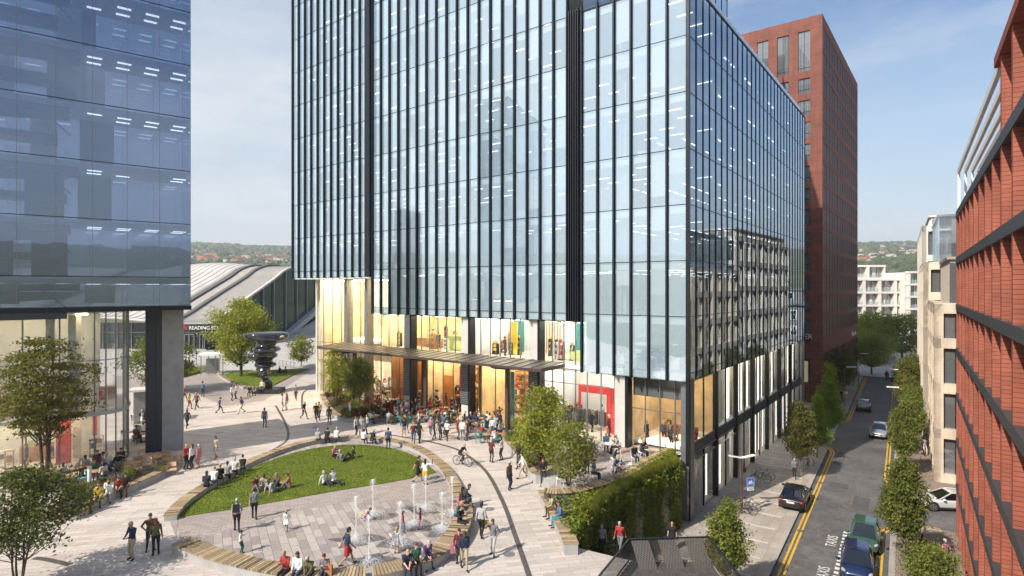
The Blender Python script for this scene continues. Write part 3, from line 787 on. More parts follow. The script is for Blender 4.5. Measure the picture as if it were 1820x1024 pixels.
# middle block
nb = 18
for i in range(nb):
    x0 = -33.9 + 24.0*i/nb; x1 = -33.9 + 24.0*(i+1)/nb
    glazing('glass_bay', x0, x1, 0, 10.16, TOPM, 'front_glass', LV, mul=False); fin(x0, 10.1, TOPM+.3)
fin(-9.9, 10.1, TOPM+.3)
b = MB(); b.box(-34.75, -.5, Zs(14.0), -33.98, .3, Zs(TOPM)); b.build('recess_panel', 'dark_metal', B0)
nb = 11
for i in range(nb):
    x0 = -48.6 + 13.85*i/nb; x1 = -48.6 + 13.85*(i+1)/nb
    glazing('glass_bay', x0, x1, 0, 14.0, TOPM, 'front_glass', LV, mul=False); fin(x0, 13.95, TOPM+.3)
# street side
SL = 42.3; nb = 28
for i in range(nb):
    y0 = .12 + (SL-.12)*i/nb; y1 = .12 + (SL-.12)*(i+1)/nb
    glazing('glass_bay', y0, y1, 0., 6.15, TOPR, 'side_glass', [6.7]+LV, axis='y')
b = MB(); b.box(-.12, -.16, Zs(.2), .12, .12, Zs(TOPR+.35)); b.build('corner_post', 'dark_metal', B0)
b = MB(); b.box(-.05, .15, Zs(TOPR), .08, SL, Zs(TOPR)+.12); b.box(-8.57, -.08, Zs(TOPR), -.12, .1, Zs(TOPR)+.10); b.build('parapet', 'dark_metal', B0)
# setback glass storeys of the tower above the right block and its translucent roof screen
nb = 16
for i in range(nb):
    y0 = .2 + 38.*i/nb; y1 = .2 + 38.*(i+1)/nb
    glazing('upper_glass_bay', y0, y1, -9.85 if y1 < 1.2 else -8.6, TOPR-.3, TOPM, 'side_glass', LV, axis='y')
for i in range(24):
    y0 = 2.6 + 39.5*i/24; b = MB(); b.box(-.55, y0, Zs(TOPR), -.49, y0+1.45, Zs(TOPR)+1.35); b.box(-.56, y0+1.47, Zs(TOPR), -.48, y0+1.56, Zs(TOPR)+1.35, 1); b.build('roof_screen', ['frosted_screen', 'white_paint'], B0)
# slabs with ceilings and light lines; core wall and partitions
for k, z in enumerate([6.15+.02, 10.15] + [l + 4 - .6 for l in LV[:12]]):
    b = MB(); t = .5
    if z < 7: xs = -8.5
    elif z < 11: xs = -33.9
    else: xs = -48.5
    ytop = SL-.2
    x1 = -.15 if z < TOPR+.5 else -9.9
    b.box(xs, .15, Zs(z), x1, 26., Zs(z)+t, 0)
    if x1 > -1: b.box(-16, 26., Zs(z), x1, ytop, Zs(z)+t, 0)
    for i in range(int((x1-xs)/2.4)):
        for j in range(4 if z < 45 else 2):
            x = xs + 1.2 + i*2.4; y = 1.7 + j*2.3
            if rng.random() < .6: b.box(x-.6, y-.07, Zs(z)-.03, x+.6, y+.07, Zs(z)-.005, 1)
    if x1 > -1:
        for i in range(4):
            for j in range(16):
                if rng.random() < .72: b.box(-1.8-i*2.4-.07, 10.4+j*2.+.0, Zs(z)-.03, -1.8-i*2.4+.07, 11.5+j*2., Zs(z)-.005, 1)
    b.add([(xs,.2,Zs(z)+t+.01),(x1,.2,Zs(z)+t+.01),(x1,25.9,Zs(z)+t+.01),(xs,25.9,Zs(z)+t+.01)], [(0,1,2,3)], 2)
    b.build('floor_slab', ['ceiling_white', 'office_light', 'floor_carpet'], B0)
b = MB(); b.box(-46, 11., Zs(14.2), -12, 22, Zs(TOPM)); b.box(-12, 11., Zs(10.5), -10.5, 38, Zs(TOPR-.5)); b.box(-33, 11.2, Zs(10.4), -12.1, 21, Zs(14.1)); b.build('core_wall', 'white_wall', B0)
PT_ = []
b = MB()
for k in range(8):
    z = 6.65 + 4*k
    for i in range(12):
        x = rng.uniform(-47 if z > 14 else -33, -11); y = rng.uniform(5, 9)
        if x < -9 and z < 10: continue
        MB().box(x, y, Zs(z), x + rng.uniform(1.5, 4), y+.12, Zs(z)+3.4).build('partition', rng.choice(['white_wall']*3+['warm_wall']), B0)
for k in range(8):
    z = 6.7 + 4*k
    for i in range(1,5): MB().box(-9.5, 8+i*6.4, Zs(z), -6.8, 8.12+i*6.4, Zs(z)+3.3).build('partition', rng.choice(['white_wall','white_wall','warm_wall']), B0)
b = MB()
for k in range(8):
    z = 10.75+4*k
    for x in (-5.5,-13.6,-21.4,-29.2,-37.1,-45):
        if (x < -33 and z < 14) or (x > -9 and z > 31): continue
        b.box(x-.3, .9, Zs(z-.1), x+.3, 1.5, Zs(z+3.4))
    for y in (9,17,25,33,41):
        if z < 31: b.box(-1.4, y-.3, Zs(z-.1), -.8, y+.3, Zs(z+3.4))
b.build('interior_columns', 'concrete_pale', B0)
b = MB(); b.box(-48.5, 26.1, Zs(.0), -16.2, 26.4, Zs(TOPM)); b.box(-48.6, .3, Zs(14), -48.4, 26, Zs(TOPM)); b.box(-16, SL-.1, Zs(ST+.05), -.2, SL+.1, Zs(TOPR)); b.box(-9.4,.6,Zs(TOPR+.0),-.3,SL-.3,Zs(TOPR)+.08); b.build('rear_wall', 'grey_metal', B0)

# podium: concrete columns, louvred column fronts, shop glazing, floors and lit interiors
for x, y, z0, z1, w_ in [(-5.5,.45,TZ,6.1,.9),(-13.6,.45,0,10.1,.9),(-21.4,.45,0,10.1,.9),(-29.2,.45,0,10.1,.9),(-37.1,1.6,0,13.9,.55),(-41.5,2.2,0,13.9,.55),(-48.0,3.,0,13.9,1.0)]:
    b = MB(); b.box(x-w_/2, y, Zs(z0), x+w_/2, y+.9, Zs(z1)); b.build('column', 'concrete_pale' if x > -36 or x < -47 else 'grey_metal', B0)
    if x > -36: 
        c = MB(); c.box(x+w_/2, y-.1, Zs(z0), x+w_/2+.25, y+.7, Zs(z1)); c.build('column_trim', 'dark_metal', B0)
for x in (-13.6, -21.4, -29.2):
    b = MB()
    for i in range(24): b.box(x-.5, .36, Zs(2.+i*.17), x+.42, .44, Zs(2.+i*.17)+.1)
    b.box(x-.5, .405, Zs(1.9), x+.42, .445, Zs(6.2), 1); b.build('louvre_panel', ['grey_metal', 'dark_metal'], B0)
def shopglass(x0, x1, y, z0, z1, n, joints=(), name='shop_window'):
    for i in range(n):
        a = x0 + (x1-x0)*i/n; c = x0 + (x1-x0)*(i+1)/n
        glazing(name, a, c, y, z0, z1, 'shop_glass', joints, m2='grey_metal', jt=.06)
shopglass(-8.6, -5.0, .95, TZ, 6.1, 3, (4.9,)); shopglass(-4.8, -.15, .95, TZ, 6.1, 4, (3.6,))
shopglass(-13.1, -8.65, .95, TZ, 6.1, 4, (4.9,)); shopglass(-13.1, -8.65, .95, 6.5, 10.1, 4)
shopglass(-21., -14.2, 2.4, 0, 6.1, 4); shopglass(-21., -14.2, .95, 6.5, 10.1, 6)
shopglass(-28.8, -21.9, 2.4, 0, 6.1, 5); shopglass(-28.8, -21.9, .95, 6.5, 10.1, 6)
shopglass(-33.9, -29.7, 2.4, 0, 6.1, 3); shopglass(-33.9, -29.7, .95, 6.5, 10.1, 3)
shopglass(-48, -33.95, 2.6, 0, 13.9, 8, (6.2,))
b = MB()                                             # first-floor slab, soffits
b.box(-33.9, .98, Zs(6.12), -8.6, 12, Zs(6.48)); b.box(-33.9, .4, Zs(5.95), -13, 2.4, Zs(6.1)); b.box(-48.5, .1, Zs(13.86), -33.9, 12, Zs(13.98)); b.box(-34.2, 2.6, Zs(6.2), -33.9, 12, Zs(13.9))
b.build('podium_slab', 'ceiling_white', B0)
b = MB(); b.box(-48, 2.6, Zs(.0), -.2, 12.5, Zs(.012)); b.box(-13.4, 1., Zs(TZ), -.2, 12, Zs(TZ)+.012); b.box(-33.9, 1., Zs(6.48), -8.6, 12, Zs(6.5)); b.build('shop_floor', 'shop_floor', B0)
# lit interiors: back walls, shelves, coloured display panels, ceiling lamps
def room(x0, x1, y0, y1, z0, z1, wall, lamp, rows, dens=1., lw=.25, rw=True):
    b = MB()
    b.box(x0, y1, Zs(z0), x1, y1+.1, Zs(z1), 0); b.box(x0-.05, y0+.15, Zs(z0), x0+.05, y1, Zs(z1), 0); 
    if rw: b.box(x1-.05, y0+.15, Zs(z0), x1+.05, y1, Zs(z1), 0)
    b.box(x0+.06, y0+.1, Zs(z1)-.14, x1-.06, y1-.02, Zs(z1)-.02, 2)
    ny = rows; nx = max(1, int((x1-x0)/1.6))
    for i in range(nx):
        for j in range(ny):
            x = x0 + (i+.5)*(x1-x0)/nx; y = y0 + .6 + (j+.2)*(y1-y0-1)/ny
            b.box(x-.5, y-lw, Zs(z1)-.2, x+.5, y+lw, Zs(z1)-.145, 1)
    return b.build('lit_interior', [wall, lamp, 'ceiling_white'], B0)
room(-4.9, -.3, 1.0, 7, TZ, 6.05, 'warm_wall', 'shop_light', 3, rw=False)
room(-13.2, -5., 1.0, 7.5, TZ, 6.05, 'white_wall', 'shop_light_white', 3)
room(-21.2, -13.9, 2.5, 8, 0, 5.95, 'warm_wall', 'shop_light', 4)
room(-29.0, -21.6, 2.5, 9, 0, 5.95, 'warm_wall', 'shop_light', 4)
room(-34., -29.4, 2.5, 8, 0, 5.95, 'shelf_wood', 'shop_light', 3)
room(-33.8, -21.6, 1.0, 9, 6.5, 10.1, 'warm_wall', 'lobby_light', 4)
room(-21.5, -8.7, 1.0, 9, 6.5, 10.1, 'white_wall', 'shop_light_white', 4)
room(-48, -34.2, 2.7, 9.5, .0, 13.9, 'warm_wall', 'lobby_light', 5, lw=.4)
def extra(name, boxes, mat):
    b = MB()
    for x0, y0, z0, x1, y1, z1 in boxes: b.box(x0, y0, Zs(z0), x1, y1, Zs(z1))
    return b.build(name, mat, B0)
extra('display_panel', [(-26.2,5,0,-25.3,5.1,4.6),(-8.2,3.4,TZ,-7.5,3.5,4.4),(-11.6,5,3.5,-9.0,5.1,4.2),(-11.85,5,TZ,-11.6,5.1,4.2),(-9.0,5,TZ,-8.75,5.1,4.2),(-23,5.6,2,-22,5.7,3)], 'red_panel')
extra('display_panel', [(-32.6,5,1,-31,5.1,4.5),(-28.5,5,0,-27,5.1,3.5)], 'orange_panel')
extra('display_panel', [(-20.9,7.7,4.4,-14.2,7.8,5.9),(-18.5,3.5,6.6,-17.6,3.6,9.6),(-24,4,0,-23.4,4.1,4.5)], 'yellow_panel')
extra('display_panel', [(-26,3,6.6,-23.5,3.6,8),(-8.3,3.,7.9,-2.5,3.2,8.2),(-11.5,3,6.5,-9.3,4,7.3)], 'green_panel')
extra('display_panel', [(-19,5,6.6,-17.9,5.1,9.8),(-12.2,5,6.6,-11.3,5.1,9.8),(-17.9,2.9,0,-17.5,3.,5)], 'teal_plastic')
extra('shelving', [(-20.8,7.3,z,-14.3,7.9,z+.06) for z in (.5,1.2,1.9,2.6,3.3,4.0)], 'shelf_wood')
bx = []
for z in (.56,1.26,1.96,2.66,3.36):
    for i in range(22):
        if rng.random() < .85: x = -20.7+i*.29; bx.append((x, 7.3, z, x+rng.uniform(.12,.24), 7.6, z+rng.uniform(.15,.5)))
    for i in range(22):
        if rng.random() < .7: x = -28.7+i*.3; bx.append((x, 8.3, z, x+rng.uniform(.12,.24), 8.6, z+rng.uniform(.15,.5)))
extra('shelving', [(-28.8,8.3,z,-22,8.9,z+.06) for z in (.5,1.2,1.9,2.6,3.3,4.0)], 'shelf_wood')
rng.shuffle(bx); nb_ = len(bx)//5
for q, mt in enumerate(('orange_panel','concrete_dark','white_paint','red_panel','shelf_wood')): extra('shelf_stock', bx[q*nb_:(q+1)*nb_], mt)
extra('clothes_rail', [(x, 3.8+.1*(i%3), TZ+.4, x+.16, 4.3+.1*(i%3), TZ+1.6) for i, x in enumerate(np.arange(-12.6,-5.6,.42))], 'concrete_dark')
extra('counter', [(-4.2,5,TZ,-1.2,5.6,TZ+1.1),(-27.6,7,0,-24.6,7.6,1.1),(-46,6,0,-42,6.8,1.1),(-31.5,4,6.5,-28,4.6,7.4)], 'shelf_wood')
extra('mezzanine', [(-47,6.5,6.0,-34.3,9.4,6.35)], 'ceiling_white')
def clutter(name, x0, x1, y0, y1, z, n, mats):
    for i in range(n):
        b = MB(); x, y = rng.uniform(x0, x1), rng.uniform(y0, y1); w_ = rng.uniform(.25,.7); h = rng.uniform(.8,1.9)
        b.box(x-w_/2, y-.2, Zs(z), x+w_/2, y+.2, Zs(z)+.08); b.box(x-w_*.45, y-.16, Zs(z)+.08, x-w_*.38, y+.16, Zs(z)+h); b.box(x+w_*.38, y-.16, Zs(z)+.08, x+w_*.45, y+.16, Zs(z)+h)
        for k in range(1, 4): b.box(x-w_*.38, y-.18, Zs(z)+h*k/3-.05, x+w_*.38, y+.18, Zs(z)+h*k/3); b.box(x-w_*.3, y-.12, Zs(z)+h*k/3, x+w_*rng.uniform(.05,.3), y+.12, Zs(z)+h*k/3+.22, 1)
        b.build(name, [rng.choice(mats), rng.choice(['red_panel','yellow_panel','concrete_dark','white_paint','green_panel','orange_panel'])], B0)
clutter('display_stand', -28.5,-22, 3.2, 8, .02, 20, ['shelf_wood','white_paint','dark_metal']); clutter('display_stand', -33.4,-29.8, 3.4, 7, .02, 6, ['shelf_wood','dark_metal']); clutter('display_stand', -4.6,-.6, 3., 6.4, TZ+.01, 6, ['shelf_wood','dark_metal']); clutter('display_stand', -12.8,-5.4, 4.6, 7, TZ+.01, 10, ['white_paint','dark_metal']); clutter('display_stand', -33,-9, 2, 8, 6.51, 34, ['white_paint','table_wood','dark_metal']); clutter('display_stand', -47,-35, 3.5, 9, .02, 8, ['table_wood','white_paint'])
extra('timber_screen', [(x,6,6.6,x+.08,6.12,10) for x in np.arange(-17.2,-14.2,.3)], 'table_wood')
# corner shop: dark fascia band behind the glass
extra('fascia', [(-4.75,1.2,4.55,-.3,1.3,6.05)], 'concrete_dark')
# street-side podium: tall bays, dark spandrel, dark posts
zb = ST + .05
for i in range(14):
    y0 = 1.5 + (SL-3.1)*i/14; y1 = 1.5 + (SL-3.1)*(i+1)/14
    glazing('street_window', y0, y1, -.35, zb, 6.1, 'shop_glass', (.5, 1.3), axis='y', m2='dark_metal')
    b = MB(); b.box(-.42, y0, Zs(.45), -.28, y1, Zs(1.35)); b.build('spandrel', 'band_metal', B0)
    if i % 2 == 0: b = MB(); b.box(-.5, y0-.13, Zs(zb), -.12, y0+.13, Zs(6.1)); b.build('street_post', 'dark_metal', B0)
b = MB(); b.box(-.75, .0+.6, Zs(ST), -.05, 1.4, Zs(6.1)); b.box(-.9, SL-1.6, Zs(ST), -.05, SL, Zs(6.1)); b.build('column', 'grey_metal', B0)
glazing('street_window', .14, .6, -.1, -3.9, 6.1, 'shop_glass', (.5,1.3), axis='y')
b = MB(); b.box(-8, .7, Zs(6.1), -.05, SL, Zs(6.16)); b.build('soffit', 'band_metal', B0)
b = MB()
b.box(-3.2, 7.4, Zs(0), -3., SL-1.7, Zs(6.1), 0); b.box(-3.2, 2.6, Zs(ST), -3., SL-1.7, Zs(-.05), 0); b.box(-5, 1.6, Zs(.8), -.5, SL-1.7, Zs(1.05), 2); b.box(-5, 1.6, Zs(ST+.02), -.4, SL-1.7, Zs(ST+.05), 3); b.box(-8.3,.9,Zs(6.0),-.4,SL-1.7,Zs(6.08),2)
for j in range(78):
    y = 2.6 + j*.5
    if y > SL-2.2: continue
    w_ = rng.uniform(.06,.2)
    if y > 7.6 and rng.random() < .85: b.box(-.92, y-w_, Zs(1.25), -.88, y+w_, Zs(5.95), rng.choice([1,4,4,0]))
    if rng.random() < .85: b.box(-.92, y-w_, Zs(-3.9), -.88, y+w_, Zs(.45), rng.choice([1,4,4,0]))
for j in range(12):  # ceiling lamps added to brighten the blinds and walls
    y = 4. + j*3.1
    if y > 8: b.box(-2.6, y-.2, Zs(5.9), -1.1, y+.2, Zs(5.97), 5)
    b.box(-2.6, y-.2, Zs(.7), -1.1, y+.2, Zs(.77), 5)
b.build('street_interior', ['white_wall', 'blind_glow', 'ceiling_white', 'shop_floor', 'curtain', 'shop_light_white'], B0)
b = MB()
for j in range(30):
    y = 7.8+rng.uniform(0,30); b.box(-rng.uniform(1.4,2.6), y, Zs(1.1), -1.1, y+.15, Zs(5.5), rng.choice([0,1,1]))
b.build('street_partitions', ['warm_wall', 'curtain'], B0)
nbl = 0
for i in range(400):
    if nbl >= 90: break
    k = rng.randrange(0, 9); bay_ = rng.randrange(0, 33); z = 10.75+4*k
    x = -8.57+1.41*bay_ if bay_ < 6 else -33.9+1.333*(bay_-6) if bay_ < 24 else -48.6+1.26*(bay_-24)
    if bay_ >= 24 and z < 14: continue
    if bay_ < 6 and z > 32: continue
    h = rng.choice([.6,1.1,1.8,2.6,3.2]); MB().box(x+.1, .09, Zs(z+3.35-h), x+1.22, .12, Zs(z+3.35)).build('blind', 'curtain' if rng.random() < .3 else 'white_paint', B0); nbl += 1
# entrance canopy on slim posts
cp = thing('entrance_canopy', 'thin grey ribbed entrance canopy on slim posts over the cafe terrace', 'canopy', (C0.x, C0.y, 0), math.atan2(-DF.y, -DF.x))
b = MB(); b.box(-39.3, -3.1, 6.30, -10.4, .25, 6.36); b.add([(-39.3,-3.1,6.5),(-10.4,-3.1,6.5),(-10.4,.25,6.72),(-39.3,.25,6.72)], [(0,1,2,3)]); b.box(-39.3,-3.16,6.3,-10.4,-3.1,6.52); b.box(-39.36,-3.1,6.3,-39.3,.25,6.6); b.box(-10.4,-3.1,6.3,-10.34,.25,6.6)
b.build('canopy_roof', 'bronze_metal', cp)
b = MB()
for i in range(30): x = -39.2+i*.99; b.bar((x,-3.1,6.52),(x,.25,6.74),.06,.05)
b.build('standing_seams', 'bronze_metal', cp)
for x in (-15.6,-25.5,-36.2): b = MB(); b.box(x-.16,-.75,0,x+.16,-.45,6.3); b.build('post', 'bronze_metal', cp)
for x in (-15,-25,-35): b = MB(); b.lathe([(.05,6.3),(1.5,6.28),(1.6,6.1),(.4,6.02)], (x,-1.2,0), 20); b.build('canopy_light', 'dark_metal', cp)

# ================= left tower ==================================================================
TX, TY = Vector((.791,.612)), Vector((-.612,.791)); TR = Vector((-24.3, 43.8))
T0 = thing('glass_tower', 'dark blue reflective glass tower raised over a lit podium', 'office tower', (TR.x, TR.y, 0), math.atan2(TX.y, TX.x))
TD = 3.8; TZ0 = 11.5; TZ1 = 37.5
TL = [13.6+4*k for k in range(7)]
def tglass(a, c, y):
    b = MB(); b.quad((a,y,TZ0),(c,y,TZ0),(c,y,TZ1),(a,y,TZ1))
    for z in TL: b.box(a, y-.02, z-.025, c, y+.03, z+.025, 1)
    b.box(c-.012, y-.02, TZ0, c+.012, y+.03, TZ1, 2); b.build('glass_bay', ['tower_glass', 'dark_metal', 'grey_metal'], T0)
for i in range(8): tglass(-16+2*i, -14+2*i, 0.)
for i in range(8): tglass(-16+2*i, -14+2*i, TD)
for y0 in (0., 1.9):
    b = MB(); b.quad((0,y0,TZ0),(0,y0+1.9,TZ0),(0,y0+1.9,TZ1),(0,y0,TZ1))
    for z in TL: b.box(-.03, y0, z-.025, .02, y0+1.9, z+.025, 1)
    b.build('glass_bay', ['tower_glass', 'dark_metal'], T0)
b = MB(); b.box(-16,-.06,TZ0-.35,0.06,TD+.06,TZ0-.02); b.box(-16,-.02,TZ1,.02,TD+.02,TZ1+.3); b.build('base_edge', 'dark_metal', T0)
for z in TL:
    b = MB(); b.box(-15.9,.25,z-.5,-.2,TD-.25,z-.1)
    for i in range(9):
        for j in range(2):
            x = -14.6+i*1.75; y = .9+j*1.3
            if rng.random() < .8:
                b.box(x-.42,y-.04,z-.54,x+.42,y+.0,z-.505,1)
                b.box(x-.42,y+.16,z-.54,x+.42,y+.20,z-.505,1)
    b.build('floor_slab', ['ceiling_white', 'tower_light'], T0)
b = MB()
for k, z in enumerate([9.6]+TL[:-1]):
    for i in range(3):
        x = rng.uniform(-12.5,-6); MB().box(x, 2.9, z+(2.1 if k == 0 else 0), x+rng.uniform(.8,2.2), 3.02, z+3.4).build('partition', rng.choice(['white_wall','band_metal']), T0)
    MB().box(-15.8, 1.9, z+(2.1 if k == 0 else 0), -12.6, 3.5, z+3.45).build('partition', 'band_metal', T0)
b = MB()
for k, z in enumerate(TL):
    e = -6.7-(.5 if k % 2 else 0)
    b.box(-10.9, .12, z-1.0, e, 2.2, z-.52); b.box(-10.9, .12, z-2.9, e-.7, 2.0, z-2.45); b.add([(-10.9,.11,z-1.05),(e-.1,.11,z-1.05),(e-.9,.11,z-1.55),(-10.9,.11,z-1.75)], [(0,1,2,3)])
    b.bar((-9.2,.2,z-.5),(-7.2,.2,z-2.4),.05,.10)
b.build('stepped_reflection', 'band_metal', T0)  # dark slabs behind the glass, added to stand in for stepped reflections
# pillar under the tower: paired concrete blade with dark metal flank
p0 = G(309, 801); pl = thing('pillar', 'massive square concrete pillar carrying the corner of the blue tower', 'pillar', (p0.x, p0.y, 0), R(29))
b = MB(); b.box(-.80,-.0,0,.66,1.7,11.15); b.build('concrete_shaft', 'concrete', pl)
b = MB(); b.box(-1.92,.3,0,-.83,1.9,11.15); b.box(-1.4,.12,0,-1.3,.29,11.15); b.box(-1.90,.15,0,-1.80,.29,11.15); b.build('metal_flank', 'band_metal', pl)
# round-cornered glass podium
pod = thing('podium_pavilion', 'round cornered two storey glass cafe pavilion under the blue tower', 'pavilion', (-28.2, 42.9, 0), math.atan2(TX.y, TX.x))
prof = [(-16.,0.)] + [(-2.2-13.8*(1-i/7),0.) for i in range(1,8)] + [(-2.2+2.2*math.sin(R(a)), 2.2-2.2*math.cos(R(a))) for a in (18,36,54,72,90)] + [(0,3.8),(0,5.4),(0,7)]
for (a, c) in zip(prof, prof[1:]):
    b = MB()
    b.quad((a[0],a[1],0),(c[0],c[1],0),(c[0],c[1],3.6),(a[0],a[1],3.6)); b.quad((a[0],a[1],4.0),(c[0],c[1],4.0),(c[0],c[1],11.15),(a[0],a[1],11.15))
    b.bar((c[0],c[1],0),(c[0],c[1],11.1),.05,.09,1); b.bar((a[0],a[1],.06),(c[0],c[1],.06),.08,.1,1); b.bar((a[0],a[1],7.6),(c[0],c[1],7.6),.05,.06,1)
    b.build('glass_panel', ['pavilion_glass', 'grey_metal'], pod)
b = MB(); b.prism([(x*1.,y+.02) for x, y in prof] + [(-16,7)], 3.6, 4.0, 0, 1); b.build('floor_slab', ['ceiling_white', 'shop_floor'], pod)
b = MB(); b.prism([(x,y-.25) for x, y in prof[:-3]] + [(.2,3),(.2,7),(-16,7)], 3.66, 3.9, 0); b.build('slab_edge', 'concrete_pale', pod)
b = MB(); b.prism([(x-.1,y+.1) for x, y in prof] + [(-16,7)], 11.0, 11.14, 0); b.build('ceiling', 'ceiling_white', pod)
b = MB(); b.box(-16,6.4,.02,-1.6,6.6,11,0); b.box(-16,5.9,4.0,-11,6.1,9,1)
for i in range(40): b.box(-12.6+i*.1,4.4,7.0,-12.55+i*.1,4.5,10.9,1)
b.box(-9.0,2.0,0.,-8.3,2.6,11,2); b.box(-3.4,3.4,0,-2.9,3.9,11,2)
b.build('interior_wall', ['white_wall', 'table_wood', 'concrete_pale'], pod)
for i in range(16):
    x, y, z = rng.uniform(-14,-1.6), rng.uniform(1.6,5.6), rng.choice([.03,4.02]); c = MB(); h = rng.uniform(.8,2.2); w_ = rng.uniform(.2,.5)
    c.box(x-w_, y-.2, z, x+w_, y+.2, z+.1); c.box(x-w_*.8, y-.15, z+.1, x-w_*.6, y+.15, z+h); c.box(x+w_*.6, y-.15, z+.1, x+w_*.8, y+.15, z+h); c.box(x-w_, y-.2, z+h, x+w_, y+.2, z+h+.06); c.box(x-w_*.5, y-.1, z+h*.5, x+w_*.5, y+.1, z+h*.8, 1); c.build('display_stand', [rng.choice(['table_wood','dark_metal','white_paint']), rng.choice(['orange_panel','green_panel','concrete_dark','red_panel'])], pod)
for i in range(26):
    x = -15+rng.uniform(0,14); c = MB(); c.box(x, .35, 4.1 if i % 2 else 7.7, x+rng.uniform(.2,.8), .4, 10.9 if i % 2 == 0 else 7.5); c.build('curtain', 'curtain', pod) if i < 12 else None
b = MB(); b.box(-12.2,3.,0.02,-11.1,3.1,3.4); b.box(-4.4,2.2,.02,-3.5,2.3,3.4); b.box(-2.2,3.5,1.5,-1.9,3.6,3.4); b.build('display_panel', 'red_panel', pod)
b = MB()
for i in range(8):
    for j in range(3):
        for z in (3.5, 10.9): b.box(-14.8+i*1.7-.35,1.2+j*1.6-.12,z-.06,-14.8+i*1.7+.35,1.2+j*1.6+.12,z)
b.build('ceiling_lights', 'lobby_light', pod)
b = MB(); b.box(-6.5,4.2,0,-4.5,5,1.1); b.box(-10.5,3,4.0,-7,3.4,5.,0); b.box(-1.9,4.5,4.,-.6,5.3,5.); b.build('counter', 'table_wood', pod)
# slim square kiosk column beside the pillar
kp = G(252, 752); kk = thing('vent_column', 'slim dark metal vent column with flat cap beside the concrete pillar', 'vent column', (kp.x, kp.y, 0), R(20))
b = MB(); b.box(-.55,-.55,0,.55,.55,3.1); b.build('shaft', 'grey_metal', kk); b = MB(); b.box(-.95,-.95,3.1,.95,.95,3.28); b.build('cap', 'concrete_pale', kk)

# ================= red brick tower ===============================================================
RX = Vector((.61,.79)).normalized(); RC = Vector((45.0, 84.0))
RT = thing('brick_tower', 'tall dark red tiled tower with a grid of slim windows', 'tower block', (RC.x, RC.y, ST), math.atan2(RX.y, RX.x))
RH = 56.6; RLn = 36.6; RW_ = 19.
b = MB(); b.box(.5,.32,0,RLn-.5,RW_-.5,RH-.6,0); b.build('core', 'concrete_dark', RT)
wb = MB(); nb = 14; bw = RLn/nb; flo = [9.6+3.24*k for k in range(14)]
wl_ = MB()
WIN = []
# right face piers at every half bay, bands at floors
wb.box(0,0,0,1.0,.55,RH)
for i in range(nb*2):
    x = 1.0 + (RLn-1.0)*(i+1)/(nb*2); wb.box(x-.34 if i % 2 else x-.2, 0 if i % 2 else .03, 9.6 if True else 0, x, .5, RH-1.2)
for k, z in enumerate(flo + [RH-1.2]): wb.box(1.0,.015,z-.55,RLn,.5,z+.3)
wb.box(1.0,.02,RH-1.6,RLn,.5,RH); wb.box(1.0,.04,7.2,RLn,.5,9.3)
for i in range(8): x = 1.0+(RLn-1.0)*(i+1)/8; wb.box(x-.6,.0,0,x,.5,7.2)
wb.box(1.0, .05, -.1, RLn, .5, .5)
# left face (x = 0 plane): 6 bays of 2.9 m
lb = 6; lw_ = (RW_-1.6)/lb
wb.box(0,.55,0,.5,1.6,RH)
for i in range(lb): y = 1.6+lw_*(i+1); wb.box(0,y-1.25,9,.5,y,RH)
for k, z in enumerate(flo[:-1]):
    if k == len(flo)-2 or True: wb.box(.02,1.6,z-.75,.5,RW_,z+.25)
wb.box(.02,1.6,RH-1.9,.5,RW_,RH); wb.box(.02,1.6,6.4,.5,RW_,9.2); wb.box(.02,1.6,-.1,.5,RW_,2.6)
wb.box(0,RW_-.5,0,RLn,RW_,RH); wb.box(RLn-.5,0,0,RLn,RW_,RH); wb.box(.1,.1,RH-.6,RLn-.1,RW_-.1,RH-.25)
wb.build('wall', 'dark_red_tile', RT)
far_ = MB()
cnt = 0
def winx(x0, x1, y, z0, z1, b, m0=0):
    b.quad((x0,y,z0),(x1,y,z0),(x1,y,z1),(x0,y,z1), m0)
for k in range(13):                      # left face windows
    z0, z1 = flo[k]+.3, flo[k]+2.45
    if k == 12: z1 = RH-1.9
    for i in range(lb):
        y0 = 1.6+lw_*i+.02; y1 = 1.6+lw_*(i+1)-1.27
        if i > 3: 
            far_.quad((.22,y0,z0),(.22,y1,z0),(.22,y1,z1),(.22,y0,z1)); continue
        b = MB(); b.quad((.22,y0,z0),(.22,y1,z0),(.22,y1,z1),(.22,y0,z1), 0); h = rng.choice([0,.3,.6,.8])
        b.box(.24,y0,z1-(z1-z0)*h-.05,.28,y1,z1,1); b.box(.17,y0,z0+.5,.21,y1,z0+.56,2); b.box(.17,(y0+y1)/2-.03,z0,.21,(y0+y1)/2+.03,z1,2)
        b.build('window', ['window_pale', 'curtain', 'dark_metal'], RT); cnt += 1
for k in range(14):
    for i in range(nb*2):
        x1 = 1.0+(RLn-1.0)*(i+1)/(nb*2)-.2; x0 = 1.0+(RLn-1.0)*i/(nb*2)
        z0, z1 = flo[k]+.3, (flo[k+1]-.55 if k < 13 else RH-1.2)
        if cnt < 100 and i < 4 and k > 0:
            b = MB(); winx(x0,x1,.075,z0,z1,b); b.box(x0,.045,z0+.7,x1,.07,z0+.76,1); b.build('window', ['window_slot','grey_metal'], RT); cnt += 1
        else: winx(x0,x1,.075,z0,z1,far_)
stuff(far_.build('window_grid', 'window_slot', RT))
b = MB()
for i in range(8):
    x0 = 1.0+(RLn-1.0)*i/8; x1 = 1.0+(RLn-1.0)*(i+1)/8-.6
    winx(x0,x1,.12,.5,7.2,b); b.box(x0,.07,3.6,x1,.115,3.8,1); b.box((x0+x1)/2-.05,.07,.5,(x0+x1)/2+.05,.115,7.2,1)
    b.box(x0+.3,.16,1.0,x0+.9,.18,6.9,2)
